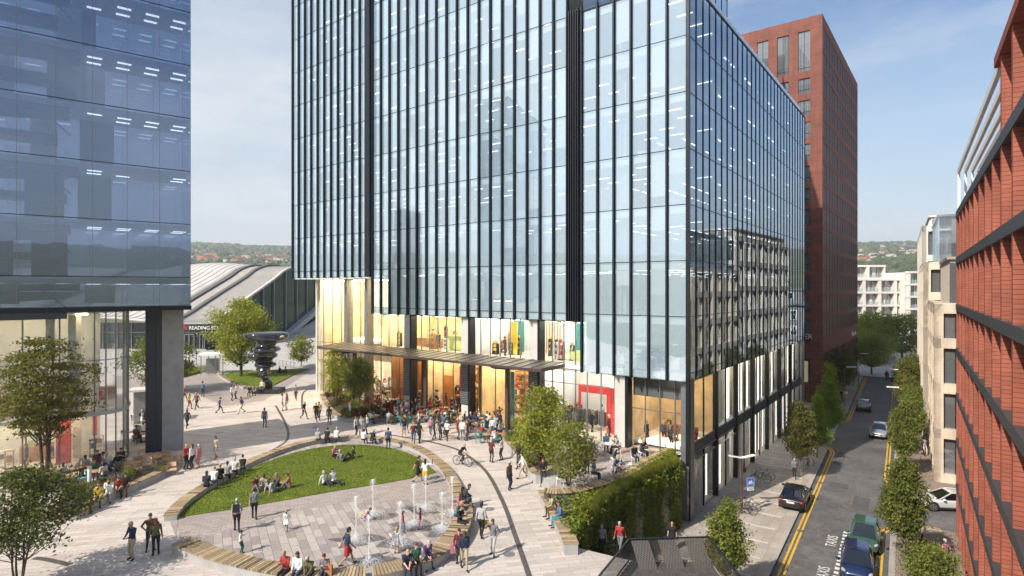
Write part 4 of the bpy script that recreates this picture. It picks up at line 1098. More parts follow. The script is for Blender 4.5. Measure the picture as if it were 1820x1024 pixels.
for i in range(lb):
    y0 = 1.6+lw_*i; b.quad((.42,y0,2.6),(.42,y0+lw_-.3,2.6),(.42,y0+lw_-.3,6.4),(.42,y0,6.4)); b.box(.36,y0+lw_/2-.05,2.6,.44,y0+lw_/2+.05,6.4,1); b.box(.46,y0+.4,2.9,.48,y0+1.3,6.,2)
b.build('ground_floor_window', ['window_pale','dark_metal','window_lit'], RT)
textmesh('ER', 1.05, .06, 'white_paint', RT, 'sign_lettering', Matrix.Translation((-.06, 1.85, 9.62)) @ Matrix.Rotation(R(-90),4,'Z') @ Matrix.Rotation(R(90),4,'X'))
b = MB()
for i, (w_, h) in enumerate([(.9,.9),(.5,.6),(.6,.6),(.5,.6),(.6,.6)]): b.box(RLn-8+i*1.2,-.1,7.9,RLn-8+i*1.2+w_,-.02,7.9+h)
b.build('sign_plate', 'white_paint', RT)

# ================= red tiled residential block on the right ========================================
QX = Vector((.569,.823)).normalized(); QC = Vector((30.2, 39.4))
Q0 = thing('brick_building', 'orange red tiled block with sawtooth panels and grey steel bands', 'apartment block', (QC.x, QC.y, 0), math.atan2(QX.y, QX.x))
bay = 2.68; nbq = 12; bands = [17.75,14.65,11.5,8.55,5.5,2.45,-.6]; QTOP = 18.0
FD = 1.25
for i in range(nbq+1):                          # deep brick blades standing square to the street front
    x1 = -i*bay; hi = 20.6 if x1 < -22.9 else 17.6
    b = MB(); b.box(x1-.30, -FD, ST, x1, 0, hi); b.build('brick_blade', 'red_tile', Q0)
    if i < nbq:
        for k in range(len(bands)-1):
            z1, z0 = bands[k]-.2, bands[k+1]+.2
            c = MB(); c.box(x1-bay+.02, -FD-.08, z0, x1-.32, -FD-.02, z1); c.box(x1-bay+.02, -FD-.02, z0+.85, x1-.32, -FD+.03, z0+.93, 1); c.box(x1-bay/2-.2, -FD-.02, z0, x1-bay/2-.12, -FD+.03, z1, 1)
            c.build('window', ['window_pale', 'dark_metal'], Q0)
for z in bands:
    b = MB(); b.box(-nbq*bay-.3, -.42, z-.21, .0, .03, z+.21); b.build('steel_band', 'band_metal', Q0)
    c = MB(); c.box(-nbq*bay-.3, -FD-.05, z-.12, -.02, -.43, z+.12); c.build('floor_edge', 'concrete_dark', Q0)
b = MB(); b.box(-nbq*bay, -12, ST, 0, -FD-.1, 17.6); b.box(-nbq*bay,-12,17.6,-23,-FD-.1,20.6); b.build('wall', 'red_tile', Q0)
b = MB(); b.box(-nbq*bay-.3,-12,20.6,-22.9,.06,20.95); b.build('parapet', 'red_tile', Q0)
b = MB()
for j in range(4):
    y = -.12 - j*.36; b.box(-22.9, y-.07, 20.5, -.4, y+.07, 20.8); b.box(-.60, y-.07, 17.7, -.4, y+.07, 20.5)
b.build('roof_frame', 'white_paint', Q0)
b = MB()
for i in range(8): b.quad((-22.9+i*2.8,-1.7,17.8),(-20.2+i*2.8,-1.0,17.8),(-20.2+i*2.8,-1.0,20.4),(-22.9+i*2.8,-1.0,20.4))
b.build('roof_screen', 'clear_screen', Q0)

# ================= beige stone blocks ==================================================================
def beige(name, label, u0, v0, ln, dp, h, mat, pent=None, nf=5, fh=3.5, z00=.4, front=True, bayw=3.2):
    p = S(u0, v0); root = thing(name, label, 'office block', (p.x, p.y, ST), ROAD_ROT)
    w_ = MB(); g = MB()
    w_.box(.5,-dp+.1,0,ln,-.5,h-.1)
    ns = int(ln/bayw); bs = ln/ns
    for i in range(ns+1): x = min(ln, max(0, i*bs)); w_.box(max(0,x-.45),-.5,0,min(ln,x+.45),0,h)
    for k in range(nf+1):
        z = k*fh; w_.box(0,-.5,max(0,z-.1),ln,-.04,min(h,z+.75))
    w_.box(0,-.5,h-.8,ln,-.02,h)
    nfb = max(1, int(dp/4.2)); bf = dp/nfb
    for i in range(nfb+1): y = -i*bf; w_.box(0,max(-dp,y-.68),0,.5,min(0,y+.68),h)
    for k in range(nf+1): w_.box(.04,-dp,max(0,k*fh-.1),.5,0,min(h,k*fh+.75))
    w_.box(.02,-dp,h-.8,.5,0,h); w_.box(0,-dp,h-.1,ln,0,h-.02); w_.box(ln-.3,-dp,0,ln,0,h)
    w_.build('wall', mat, root)
    for k in range(nf):
        z0, z1 = k*fh+.75, min(h-.8, (k+1)*fh-.1)
        for i in range(ns):
            if i < 6:
                b = MB(); x0, x1 = i*bs+.45, (i+1)*bs-.45; b.quad((x0,-.42,z0),(x1,-.42,z0),(x1,-.42,z1),(x0,-.42,z1)); b.box((x0+x1)/2-.04,-.41,z0,(x0+x1)/2+.04,-.36,z1,1); b.build('window', ['window_pale','dark_metal'], root)
            else: g.quad((i*bs+.45,-.42,z0),((i+1)*bs-.45,-.42,z0),((i+1)*bs-.45,-.42,z1),(i*bs+.45,-.42,z1))
        for i in range(nfb):
            y0, y1 = -(i+1)*bf+.68, -i*bf-.68
            b = MB(); b.quad((.42,y0,z0),(.42,y1,z0),(.42,y1,z1),(.42,y0,z1))
            for j in range(1, 4): b.box(.38,y0+(y1-y0)*j/4-.03,z0,.41,y0+(y1-y0)*j/4+.03,z1,1)
            for j in range(5): 
                yy = y0+(y1-y0)*(j+.3)/5
                if rng.random() < .6: b.box(.44,yy,z0,.47,yy+.22,z1,2)
            b.build('window', ['window_pale','dark_metal','curtain'], root)
    if g.v: stuff(g.build('window_grid', 'window_pale', root))
    if pent:
        x0, y0, ph, pm = pent
        b = MB(); b.box(x0,-dp+.2,h,ln-.3,y0,h+ph); b.box(x0-.25,-dp,h+ph,ln,y0+.25,h+ph+.22); b.build('penthouse', pm, root)
        b = MB()
        for i in range(int((dp+y0)/1.4)): b.box(x0-.06,-dp+.5+i*1.4,h+.1,x0-.02,-dp+1.65+i*1.4,h+ph-.3)
        b.build('penthouse_window', 'window_pale', root)
        b = MB()
        for i in range(int((ln-x0)/1.1)): b.box(x0+.2+i*1.1,y0-.02,h,x0+.3+i*1.1,y0+.14,h+ph)
        b.build('penthouse_fins', pm, root)
    return root
beige('stone_building', 'nearest beige stone block with champagne metal penthouse on the side street', 25.7, 8.7, 15., 14., 15.4, 'stone_blocks', (1.2,-1.2,3.9,'metal_champagne'), nf=4, fh=3.9)
beige('stone_building', 'middle pale stone block with frosted glass roof storeys behind the beige one', 41.0, 8.3, 18., 14., 19.6, 'stone_beige', (1.5,-1.5,5.,'clear_screen'), nf=5, fh=3.9)
beige('stone_building', 'furthest pale stone block on the right side of the street', 59.3, 8.6, 30., 14., 25.2, 'stone_pale', (1.2,-1.,1.2,'stone_pale'), nf=6, fh=4.1)
# classical grey house at the end of the street
gp = S(118, 12.5); ch = thing('stone_house', 'old grey stone corner house with sash windows and cornice at the street end', 'house', (gp.x, gp.y, ST), ROAD_ROT)
b = MB(); b.box(0,-14,0,16,0,13.4); b.box(-.6,-14.6,12.6,16.5,.6,13.3); b.box(.5,-13,13.4,15,-.5,16.2); b.box(-.3,-14,4.,16,.3,4.4); b.box(.2,-13.4,16.2,15.3,-.2,16.6); b.build('wall', 'stone_grey', ch)
for k, z in enumerate((1.2,5.2,9.)):
    for i in range(3):
        y = -2.2-i*4; b = MB(); b.box(-.12,y-.75,z,-.02,y+.75,z+2.4,0); b.box(-.16,y-.55,z+.2,-.13,y+.55,z+2.2,1); b.box(-.19,y-.03,z+.2,-.165,y+.03,z+2.2,0); b.box(-.19,y-.55,z+1.15,-.165,y+.55,z+1.23,0); b.build('window', ['white_paint','window_dark'], ch)
for i in range(3): b = MB(); b.box(.38,-3-i*3.6-.6,14,.48,-3-i*3.6+.6,15.8,0); b.box(.34,-3-i*3.6-.4,14.2,.37,-3-i*3.6+.4,15.6,1); b.build('window', ['white_paint','window_dark'], ch)
# white balconied apartments closing the view
def white_block(x0px, x1px, Y, ztop, label, rows, cols):
    a, c = AT(x0px, Y), AT(x1px, Y); root = thing('apartment_building', label, 'apartment building', (a.x, a.y, ST), 0); W_ = c.x - a.x; h = ztop - ST
    w_ = MB(); w_.box(0,1.5,0,W_,12,h); fh = h/rows
    for k in range(rows+1): w_.box(-.2,0,k*fh-.28,W_+.2,1.6,k*fh+.28)
    for i in range(cols+1): w_.box(max(0,W_*i/cols-.45),.1,0,min(W_,W_*i/cols+.45),1.6,h)
    w_.build('wall', 'stone_pale', root)
    for k in range(rows):
        for i in range(cols):
            xa, xb = W_*i/cols+.6, W_*(i+1)/cols-.6; z0, z1 = k*fh+.4, (k+1)*fh-.35
            b = MB(); b.quad((xa,1.44,z0),(xb,1.44,z0),(xb,1.44,z1),(xa,1.44,z1))
            for j in range(1, 4): b.box(xa+(xb-xa)*j/4-.05,1.36,z0,xa+(xb-xa)*j/4+.05,1.42,z1,1)
            if rng.random() < .6: q = rng.random()*.6; b.box(xa+(xb-xa)*q,1.36,z0,xa+(xb-xa)*(q+.25),1.40,z1,1)
            b.build('window', ['window_pale','stone_pale'], root)
            b = MB(); b.box(xa,.06,z0-.1,xb,.1,z0+.85); b.build('balcony_screen', 'clear_screen', root)
    return root
white_block(1425, 1648, 172, 15.3, 'broad white apartment block with balconies closing the end of the street', 5, 8)
white_block(1420, 1574, 184, 19.8, 'white roof storey block rising behind the balconied apartments', 6, 5)
white_block(1616, 1720, 168, 17.4, 'narrow white apartment block right of the balconied one', 6, 3)
# ================= railway station =================================================================
SX = -62.0
st = thing('railway_station', 'railway station with sweeping pale ribbed roof and dark glazed side wall', 'railway station', (SX, 120, 0), 0)
rp = smoothpath([Vector((0, y-120, z)) for y, z in [(118.5,5.85),(121,6.1),(126,7.5),(133,9.8),(142,12.6),(151.3,15.5),(156.5,17.4),(163,18.7),(172,19.0),(210,18.6)]], 5)
def roofsheet(name, x0, x1, dz, mat, nx=1, bulge=0.):
    b = MB(); v = []; f = []
    xs = [x0+(x1-x0)*i/nx for i in range(nx+1)]
    for i, x in enumerate(xs):
        bz = dz + bulge*math.sin(math.pi*i/nx)
        v += [(x, p.y, p.z+bz) for p in rp] + [(x, p.y, p.z+bz-.45) for p in rp]
    n = len(rp); s = 2*n
    for i in range(nx):
        for k in range(n-1):
            f.append((i*s+k, i*s+k+1, (i+1)*s+k+1, (i+1)*s+k)); f.append((i*s+n+k, (i+1)*s+n+k, (i+1)*s+n+k+1, i*s+n+k+1))
        f.append((i*s, (i+1)*s, (i+1)*s+n, i*s+n))
    for k in range(n-1):
        f.append((k, n+k, n+k+1, k+1)); e = nx*s; f.append((e+k, e+k+1, e+n+k+1, e+n+k))
    b.add(v, f); return b.build(name, mat, st, smooth=bulge > 0)
roofsheet('roof', .45, -.15, .12, 'roof_white')
roofsheet('roof', -.15, -7, 0, 'roof_grey'); roofsheet('roof_truss', -7, -7.9, .5, 'roof_dark'); roofsheet('roof', -7.9, -11.2, .05, 'roof_grey'); roofsheet('roof_truss', -11.2, -12.3, .5, 'roof_dark')
roofsheet('roof', -12.3, -32, .3, 'roof_white', 12, .75); roofsheet('roof_truss', -32, -33.4, -.3, 'roof_dark'); roofsheet('roof', -33.4, -43, -.8, 'roof_grey'); roofsheet('roof_truss', -43, -44.3, -.5, 'roof_dark'); roofsheet('roof', -44.3, -85, -1., 'roof_white', 10, .8)
b = MB()
for x in list(np.arange(-6.4, -.3, .62)) + list(np.arange(-30.5,-13,1.6)):
    c = MB(); lift = .03 if x > -8 else .33 + .75*math.sin(math.pi*(x+12.3)/-19.7)
    for p, q in zip(rp[:-8:2], rp[2:-6:2]): c.bar((x,p.y,p.z+lift),(x,q.y,q.z+lift),.09,.09)
    c.build('roof_rib', 'roof_white' if x > -8 else 'roof_grey', st)
b = MB()                                                        # glazed side wall below the roof edge
for p, q in zip(rp[:-1], rp[1:]): b.quad((-.5,p.y,-.0),(-.5,q.y,0),(-.5,q.y,q.z-.4),(-.5,p.y,p.z-.4))
b.build('glass_wall', 'station_glass', st)
def zr(y): 
    for p, q in zip(rp[:-1], rp[1:]):
        if p.y <= y <= q.y: return p.z + (q.z-p.z)*(y-p.y)/(q.y-p.y)
    return 18
for y in (4,11,18,25,31.5,39.5,47.6,56,64,72): b = MB(); b.box(-.62,y-.28,0,-.1,y+.28,zr(y)-.4); b.build('mullion', 'grey_metal', st)
b = MB()
b.add([(1.2,38,.4),(1.2,70,8.6),(1.2,70,6.9),(1.2,42,0),(1.2,38,0),(-.4,38,.4),(-.4,70,8.6),(-.4,70,6.9),(-.4,42,0),(-.4,38,0)], [(0,1,2,3,4),(9,8,7,6,5),(0,5,6,1)])
b.add([(3.2,41,.2),(3.2,75,5.4),(3.2,75,0),(3.2,41,0),(1.3,41,.2),(1.3,75,5.4),(1.3,75,0),(1.3,41,0)], [(0,1,2,3),(7,6,5,4),(0,4,5,1)]); b.build('stair_flank', 'concrete_pale', st)
b = MB(); b.box(-85,2.,0,-.6,2.3,5.5,0)
for i in range(28): x = -84+i*3; b.box(x-.12,1.8,0,x+.12,2.05,5.4,1); b.box(x+.5,1.84,2.6,x+2.5,1.98,2.75,1)
b.box(-85,1.75,3.35,-.6,2.,3.6,1); b.build('front_glazing', ['station_glass', 'grey_metal'], st)
for i in range(4):
    x = -13.2+i*3.2; b = MB(); b.box(x,1.6,0,x+.1,1.8,3.1); b.box(x+2,1.6,0,x+2.1,1.8,3.1); b.box(x+1.,1.6,0,x+1.1,1.8,3.1); b.box(x,1.6,3.,x+2.1,1.8,3.15); b.build('entrance_door', 'steel', st)
b = MB(); b.box(-6.4,-1.5,4.0,5.0,-1.25,5.25); b.build('sign_board', 'station_glass', st)
textmesh('READING STATION', 1.0, .06, 'white_paint', st, 'sign_lettering', Matrix.Translation((.35,-1.58,4.62)) @ Matrix.Rotation(R(90),4,'X'))
b = MB(); zc = 4.62; xc = -5.1           # red double-arrow symbol
b.box(xc-.75,-1.6,zc+.12,xc+.75,-1.52,zc+.3); b.box(xc-.75,-1.6,zc-.3,xc+.75,-1.52,zc-.12)
b.bar((xc-.1,-1.56,zc+.12),(xc+.35,-1.56,zc+.55),.08,.2); b.bar((xc+.1,-1.56,zc-.12),(xc-.35,-1.56,zc-.55),.08,.2); b.bar((xc-.35,-1.56,zc-.12),(xc+.35,-1.56,zc+.12),.08,.18)
b.build('sign_symbol', 'red_panel', st)
# ================= sculpture =========================================================================
sp = G(474, 698); sc = thing('stone_sculpture', 'polished black twisting stone sculpture of stacked discs on a low plinth', 'sculpture', (sp.x, sp.y, 0), 0)
b = MB(); b.box(-1.4,-1.0,0,1.9,1.0,.55); b.build('plinth', 'black_stone', sc)
prof = [(.55,.5,0),(.35,.42,.05),(.9,.5,.1),(1.1,.38,.25),(1.4,.62,.0),(1.6,.45,-.1),(1.9,.72,-.15),(2.1,.55,-.3),(2.35,.95,-.1),(2.6,.6,-.1),(2.85,1.0,-.45),(3.05,.8,-.4),(3.3,1.35,-.2),(3.6,1.2,-.25),(3.8,.85,-.5),(4.1,1.3,-.6),(4.35,1.75,-.55),(4.7,1.8,-.45),(4.9,1.2,-.1),(5.15,1.85,.15),(5.5,1.95,.05),(5.75,1.35,-.15),(6.05,1.5,.0),(6.3,1.45,.05),(6.45,2.3,.0),(6.75,2.62,-.05),(7.1,2.62,-.05),(7.35,2.4,-.05),(7.45,1.6,0)]
zs = [p[0] for p in prof]; v = []; f = []; n = 40; fine = np.linspace(zs[0], zs[-1], 90)
rr = np.interp(fine, zs, [p[1] for p in prof]); xo = np.interp(fine, zs, [p[2] for p in prof])
k3 = np.array([.25,.5,.25]); rr[1:-1] = np.convolve(rr, k3, 'valid'); xo[1:-1] = np.convolve(xo, k3, 'valid')
for z, r_, ox in zip(fine, rr, xo):
    tw = z*.9
    for k in range(n):
        a = 2*math.pi*k/n; e = 1 + .13*math.cos(2*(a-tw))
        v.append((ox + .9*r_*e*math.cos(a), .25*math.sin(z*2.1)*min(1, (7-z)*.4 if z < 7 else 0) + .9*r_*e*math.sin(a), z))
for i in range(len(fine)-1):
    for k in range(n): f.append((i*n+k, i*n+(k+1)%n, (i+1)*n+(k+1)%n, (i+1)*n+k))
f.append(tuple((len(fine)-1)*n+k for k in range(n))); b = MB(); b.add(v, f); b.build('twisted_stone', 'black_stone', sc, smooth=True)
# ================= kiosk, hedge, handrail, bollards ====================================================
kp = G(380, 664); ks = thing('glass_kiosk', 'small glass lift kiosk with flat white roof in front of the station', 'kiosk', (kp.x, kp.y, 0), R(12))
b = MB(); b.box(-1.55,-.9,0,1.55,1.1,2.75); b.build('glass_box', 'shop_glass', ks); b = MB(); b.box(-1.8,-1.2,2.78,1.8,1.4,3.05); b.build('roof', 'white_paint', ks)
b = MB()
for x in (-1.5,-.5,.5,1.5): b.box(x-.05,-.95,0,x+.05,-.88,2.78)
b.box(-1.1,.1,0,.6,.8,2.2); b.build('frame', 'grey_metal', ks)
def bollard(): 
    t = thing('light_bollard', '', 'bollard', (0,0,0), 0, 'light bollards in the planters'); b = MB(); b.lathe([(.11,0),(.11,1.25),(.10,1.27)], n=14); b.build('post', 'white_paint', t); b = MB(); b.lathe([(.125,1.27),(.125,1.42),(.0,1.44)], n=14); b.build('cap', 'steel', t); return t
PB = Proto(bollard())
PB.put(G(622,741,.36) + Vector((0,0,-.05)), 0, 'white cylinder light bollard among the red shrubs of the planter by the two trees')
PB.put(G(159,868,.36) + Vector((0,0,-.05)), 0, 'white cylinder light bollard in the planter of the left cafe')
for i, (x, y) in enumerate([(337,648),(349,649),(484,654)]):
    p = G(x, y); t = thing('slim_bollard', ['steel bollard nearest the concrete pillar before the station', 'steel bollard beside the glass kiosk', 'steel bollard right of the black sculpture'][i], 'bollard', p, 0, 'steel bollards at the forecourt'); b = MB(); b.lathe([(.09,0),(.09,2.2),(.05,2.25)], n=10); b.build('post', 'steel', t); b = MB(); b.lathe([(.14,2.2),(.14,2.3)], n=10); b.build('cap', 'dark_metal', t)
hp = G(500, 652); hr = thing('handrail', 'steel handrail of the steps beyond the sculpture lawn', 'handrail', hp, R(-35))
b = MB(); b.bar((-1.6,0,1.05),(3.6,0,.9),.07,.07); b.bar((-1.6,0,.6),(3.6,0,.45),.05,.05); b.build('rail', 'steel', hr)
for i in range(6): b = MB(); b.box(-1.6+i-.03,-.03,0,-1.6+i+.03,.03,1.04-.03*i); b.build('post', 'steel', hr)

# ================= trees ===============================================================================
def leaves(b, cen, sd, n, size, up=.5, m=0, flat=1.):
    for i in range(n):
        p = Vector((cen[0]+rng.gauss(0,sd), cen[1]+rng.gauss(0,sd), cen[2]+rng.gauss(0,sd*flat)))
        leafquad(b, p, size*rng.uniform(.6,1.25), (0,0,up), m)
def make_tree(name, label, cat, h, cb, rx, shape='round', clumps=90, per=55, leaf=.13, mat='leaf_mid', bark='bark', tr=.13, group=None, csd=.32, flat=.7, stems=1, lean=0.):
    root = thing(name, label, cat, (0,0,0), 0, group)
    hc = h - cb; cents = []
    def env(f_):
        if shape == 'round': return math.sqrt(max(0, 1-(2*f_-1)**2))
        if shape == 'column': return (min(1., (f_*4.5)**.6))*(1-max(0, f_-.35)**1.8*1.9) if f_ < .98 else .1
        if shape == 'cone': return min(1, f_*6)*(1.02-f_)
        if shape == 'spread': return min(1, .35+f_*1.5) * math.sqrt(max(0, 1-max(0, (f_-.45)/.56)**2))
        return 1
    tries = 0
    while len(cents) < clumps and tries < clumps*30:
        tries += 1
        f_ = rng.random(); a = rng.uniform(0, 6.283); e = max(.06, env(f_)); lump = 1 + .16*math.sin(a*3+f_*7+h) + .10*math.sin(a*5-f_*11)
        r_ = rx*e*lump*(rng.random()**.45)
        if rng.random() > e*.9+.1: continue
        p = Vector((r_*math.cos(a), r_*math.sin(a), cb + hc*f_))
        if shape == 'spread': p.z = cb + hc*(round(f_*7)/7*.4+f_*.6) - .22*(r_/rx)**2*hc*.4
        cents.append(p)
    t = MB()
    tops = []
    for s_ in range(stems):
        a = s_*2.4+.5; sp_ = 0 if stems == 1 else .35
        base = Vector((.12*sp_*math.cos(a), .12*sp_*math.sin(a), -.25)); top = Vector((sp_*1.5*math.cos(a)+lean, sp_*1.5*math.sin(a), cb+hc*.62))
        k = [base, base.lerp(top,.3)+Vector((rng.gauss(0,.04),rng.gauss(0,.04),0)), base.lerp(top,.65)+Vector((rng.gauss(0,.07),rng.gauss(0,.07),0)), top]
        t.path(smoothpath(k,4), [tr*(1.25 if i == 0 else 1)*(1-.75*i/12) for i in range(13)], 8); tops.append(k)
    for j in range(min(len(cents), 34)):
        c = cents[j*len(cents)//min(len(cents),34)]; k = tops[j % stems]; f0 = rng.uniform(.25,.8)
        zb = max(cb*.72, c.z - (abs(c.x)+abs(c.y))*rng.uniform(.6,1.1) - .2); ff = min(.98, max(.2, (zb+.25)/(k[3].z+.25)))
        s_ = k[0].lerp(k[3], ff); mid = s_.lerp(c,.5)+Vector((0,0,-.10*(c-s_).length)); t.path(smoothpath([s_,mid,c],3), [tr*.42*(1-.85*i/6) for i in range(7)], 5)
    t.build('trunk', bark, root, smooth=True)
    b = MB()
    for c in cents: leaves(b, c, csd*rng.uniform(.75,1.25), per, leaf, .55, 0, flat)
    b.build('crown', mat, root); return root
def place(root, p, rz=0., s=None):
    root.location = p; root.rotation_euler = (0,0,rz)
    if s: root.scale = (s,s,s)
    return root
# near left pair
place(make_tree('maple_tree', 'large spreading olive leaved tree in front of the glass cafe pavilion', 'tree', 9.4, 3.3, 2.95, 'spread', 170, 66, .11, 'leaf_olive', 'bark', .13, csd=.36, flat=.35, stems=3), G(80,858), .4)
place(make_tree('maple_tree', 'dark leafy multi stem tree at the lower left corner of the plaza', 'tree', 4.9, 1.7, 2.25, 'round', 140, 70, .085, 'leaf_dark', 'bark', .055, csd=.33, flat=.5, stems=4), AT(35, 24.6), 1.2)
place(make_tree('round_tree', 'bright round leafy tree in the planter right of the cafe terrace', 'tree', 5.7, 1.1, 1.62, 'round', 150, 60, .10, 'leaf_fresh', 'bark', .11, csd=.28), G(962,838,.3), 0)
place(make_tree('young_tree', 'slender young tree rising from the planted bank beside the parapet bench', 'tree', 4.5, 1.35, 1.28, 'round', 95, 50, .085, 'leaf_mid', 'bark_grey', .055, csd=.27), G(1013,889,.2), 0)
place(make_tree('round_tree', 'taller tree at the back of the planter left of the entrance canopy', 'tree', 6.2, 1.3, 1.42, 'round', 100, 55, .11, 'leaf_fresh', 'bark', .09, csd=.28, stems=2), G(597,722,.3), 0)
place(make_tree('young_tree', 'rounded young tree at the front of the planter left of the entrance canopy', 'tree', 5.6, 2.2, 1.3, 'round', 80, 55, .12, 'leaf_mid', 'bark_grey', .07, csd=.30), G(638,741,.3), 0)
place(make_tree('broad_tree', 'large bright broad tree on the lawn left of the black sculpture', 'tree', 10.9, 2.3, 4.0, 'round', 230, 60, .17, 'leaf_fresh', 'bark', .26, csd=.5), G(428,670), 0)
place(make_tree('small_tree', 'small rounded tree beyond the sculpture near the station stairs', 'tree', 4.9, 1.1, 1.95, 'round', 80, 50, .13, 'leaf_mid', 'bark_grey', .08, csd=.35), G(536,652), 0)
place(make_tree('broad_tree', 'dark green tree half hidden behind the concrete pillar', 'tree', 7.0, 1.2, 3.7, 'round', 150, 55, .15, 'leaf_street', 'bark', .16, csd=.45), G(288,698), 0)
# street trees
A_ = make_tree('street_tree', '', 'tree', 6.4, 1.85, 1.28, 'column', 210, 55, .10, 'leaf_street', 'bark_grey', .085, 'street trees along the kerbs', csd=.24)
PA = Proto(A_)
PA.put(S(5.3, 6.5, -4), .3, 'dense street tree beside the green car on the right pavement', (.86,.86,1.08))
B_ = make_tree('street_tree', '', 'tree', 6.7, 1.9, 1.4, 'column', 200, 55, .105, 'leaf_olive', 'bark_grey', .085, 'street trees along the kerbs', csd=.25); PB_ = Proto(B_)
D_ = make_tree('street_tree', '', 'tree', 7.9, 1.5, 1.5, 'cone', 220, 55, .11, 'leaf_conifer', 'bark_grey', .09, 'street trees along the kerbs', csd=.25); PD = Proto(D_)
PA.put(G(1290,1062,-4), 2.2, 'dense street tree at the bottom edge between the deck and the left pavement', (.78,.78,.84))
PB_.put(G(1422,848,-4), 0, 'brownish street tree beside the walker on the left pavement', (.88,.88,1.0))
PD.put(G(1452,814,-4), 0, 'smaller bright green conical tree on the left pavement behind the brownish one', (.78,.78,.78))
PD.put(G(1474,786,-4), 2., 'tall bright green conical tree nearest the hatched crossing', (1.05,1.05,1.08))
PA.put(G(1607,846,-4), 1.1, 'street tree on the right pavement at the corner of the side street', (.82,.82,1.08))
PA.put(S(35.5, 7.3), 2.7, 'second street tree from the side street corner on the right pavement', (.85,.85,1.02))
PA.put(S(43, 7.3), 4.1, 'third street tree from the side street corner on the right pavement', (.9,.9,1.08))
PB_.put(S(53, 7.3), 2., 'fourth street tree from the side street corner on the right pavement', (1.2,1.2,1.15))
PA.put(S(66, 7.6), .5, 'fifth street tree from the side street corner with a wide crown', (1.7,1.7,1.15))
PB_.put(S(62, -1.6), 4., 'street tree against the foot of the red tower beside the lamp', (1.25,1.25,1.1))
PA.put(S(72, -1.5), 5., 'farther street tree against the foot of the red tower', (1.3,1.3,1.1))
place(make_tree('low_tree', 'low spreading tree beside the right wall at the bottom of the picture', 'tree', 2.7, .7, 1.25, 'round', 110, 60, .075, 'leaf_street', 'bark_grey', .05, csd=.24), G(1652,1062,-4), 0)
F_ = make_tree('plane_tree', '', 'tree', 10.5, 2.6, 5.6, 'round', 170, 50, .24, 'leaf_plane', 'bark', .25, 'plane trees on the far square', csd=.75); PF = Proto(F_)
PF.put(AT(1553, 133, -4), 0, 'pale green plane tree left of the street on the far square', (.95,.95,1.05)); PF.put(AT(1603, 132, -4), 1.3, 'darker plane tree right of the street on the far square', (1.05,1.05,1.0)); PF.put(AT(1549, 113, -4), 2.2, 'nearer leaning plane tree at the left end of the street', (.75,.75,.72))
PF.put(AT(1530, 150, -4), 3., 'plane tree partly hidden by the red tower on the far square', (.8,.8,.8))
# planter shrubs
def shrub(mat, label, w_, h, n, leaf, cat='shrub'):
    t = thing('shrub', label, cat, (0,0,0), 0, 'shrubs in the planters'); b = MB()
    for i in range(14): leaves(b, (rng.gauss(0,w_*.4), rng.gauss(0,w_*.4), h*rng.uniform(.15,.75)), w_*.28, n//14, leaf, .5, 0, .7)
    b.build('foliage', mat, t)
    s = MB()
    for i in range(5): s.path([(0,0,-.05),(rng.gauss(0,w_*.3),rng.gauss(0,w_*.3),h*.7)], [.02,.008], 5)
    s.build('stems', 'bark', t); return t
SH = [Proto(shrub('leaf_red','',.62,.8,420,.07)), Proto(shrub('leaf_mid','',.6,.75,420,.065)), Proto(shrub('leaf_dark','',.6,.65,420,.065)), Proto(shrub('leaf_grey','',.55,.6,380,.055))]
SN = ['dark red shrub', 'green shrub', 'dark green shrub', 'grey green shrub']
def fill(poly, n, z, where, kinds, s=(.8,1.3)):
    xs = [p[0] for p in poly]; ys = [p[1] for p in poly]; k = 0; tr_ = 0
    while k < n and tr_ < 4000:
        tr_ += 1; x, y = rng.uniform(min(xs), max(xs)), rng.uniform(min(ys), max(ys))
        if not inpoly(x, y, poly): continue
        i = rng.choice(kinds); q = rng.uniform(*s); SH[i].put((x, y, z), rng.uniform(0,6), SN[i]+' '+where, (q,q,q*rng.uniform(.8,1.2))); k += 1
fill(polyL, 30, .34, 'in the planter beside the left cafe', [0,1,1,2,3], (.5,.8)); fill(polyC, 34, .34, 'in the planter with two trees', [0,0,1,2,2]); fill(polyR, 18, .58, 'around the round tree right of the cafe', [1,2,3,1])
hb = [(G(x,y).x, G(x,y).y) for x, y in [(322,672),(366,661),(368,655),(322,662)]]
b = MB()
for k in range(2600):
    x, y = rng.uniform(min(p[0] for p in hb), max(p[0] for p in hb)), rng.uniform(min(p[1] for p in hb), max(p[1] for p in hb))
    if inpoly(x, y, hb): leafquad(b, (x, y, rng.uniform(.1,.7)), .13, (0,0,.5))
b.prism(hb, 0, .3, 0); tag(b.build('hedge', 'leaf_mid'), 'low clipped hedge strip in front of the glass kiosk', 'hedge')
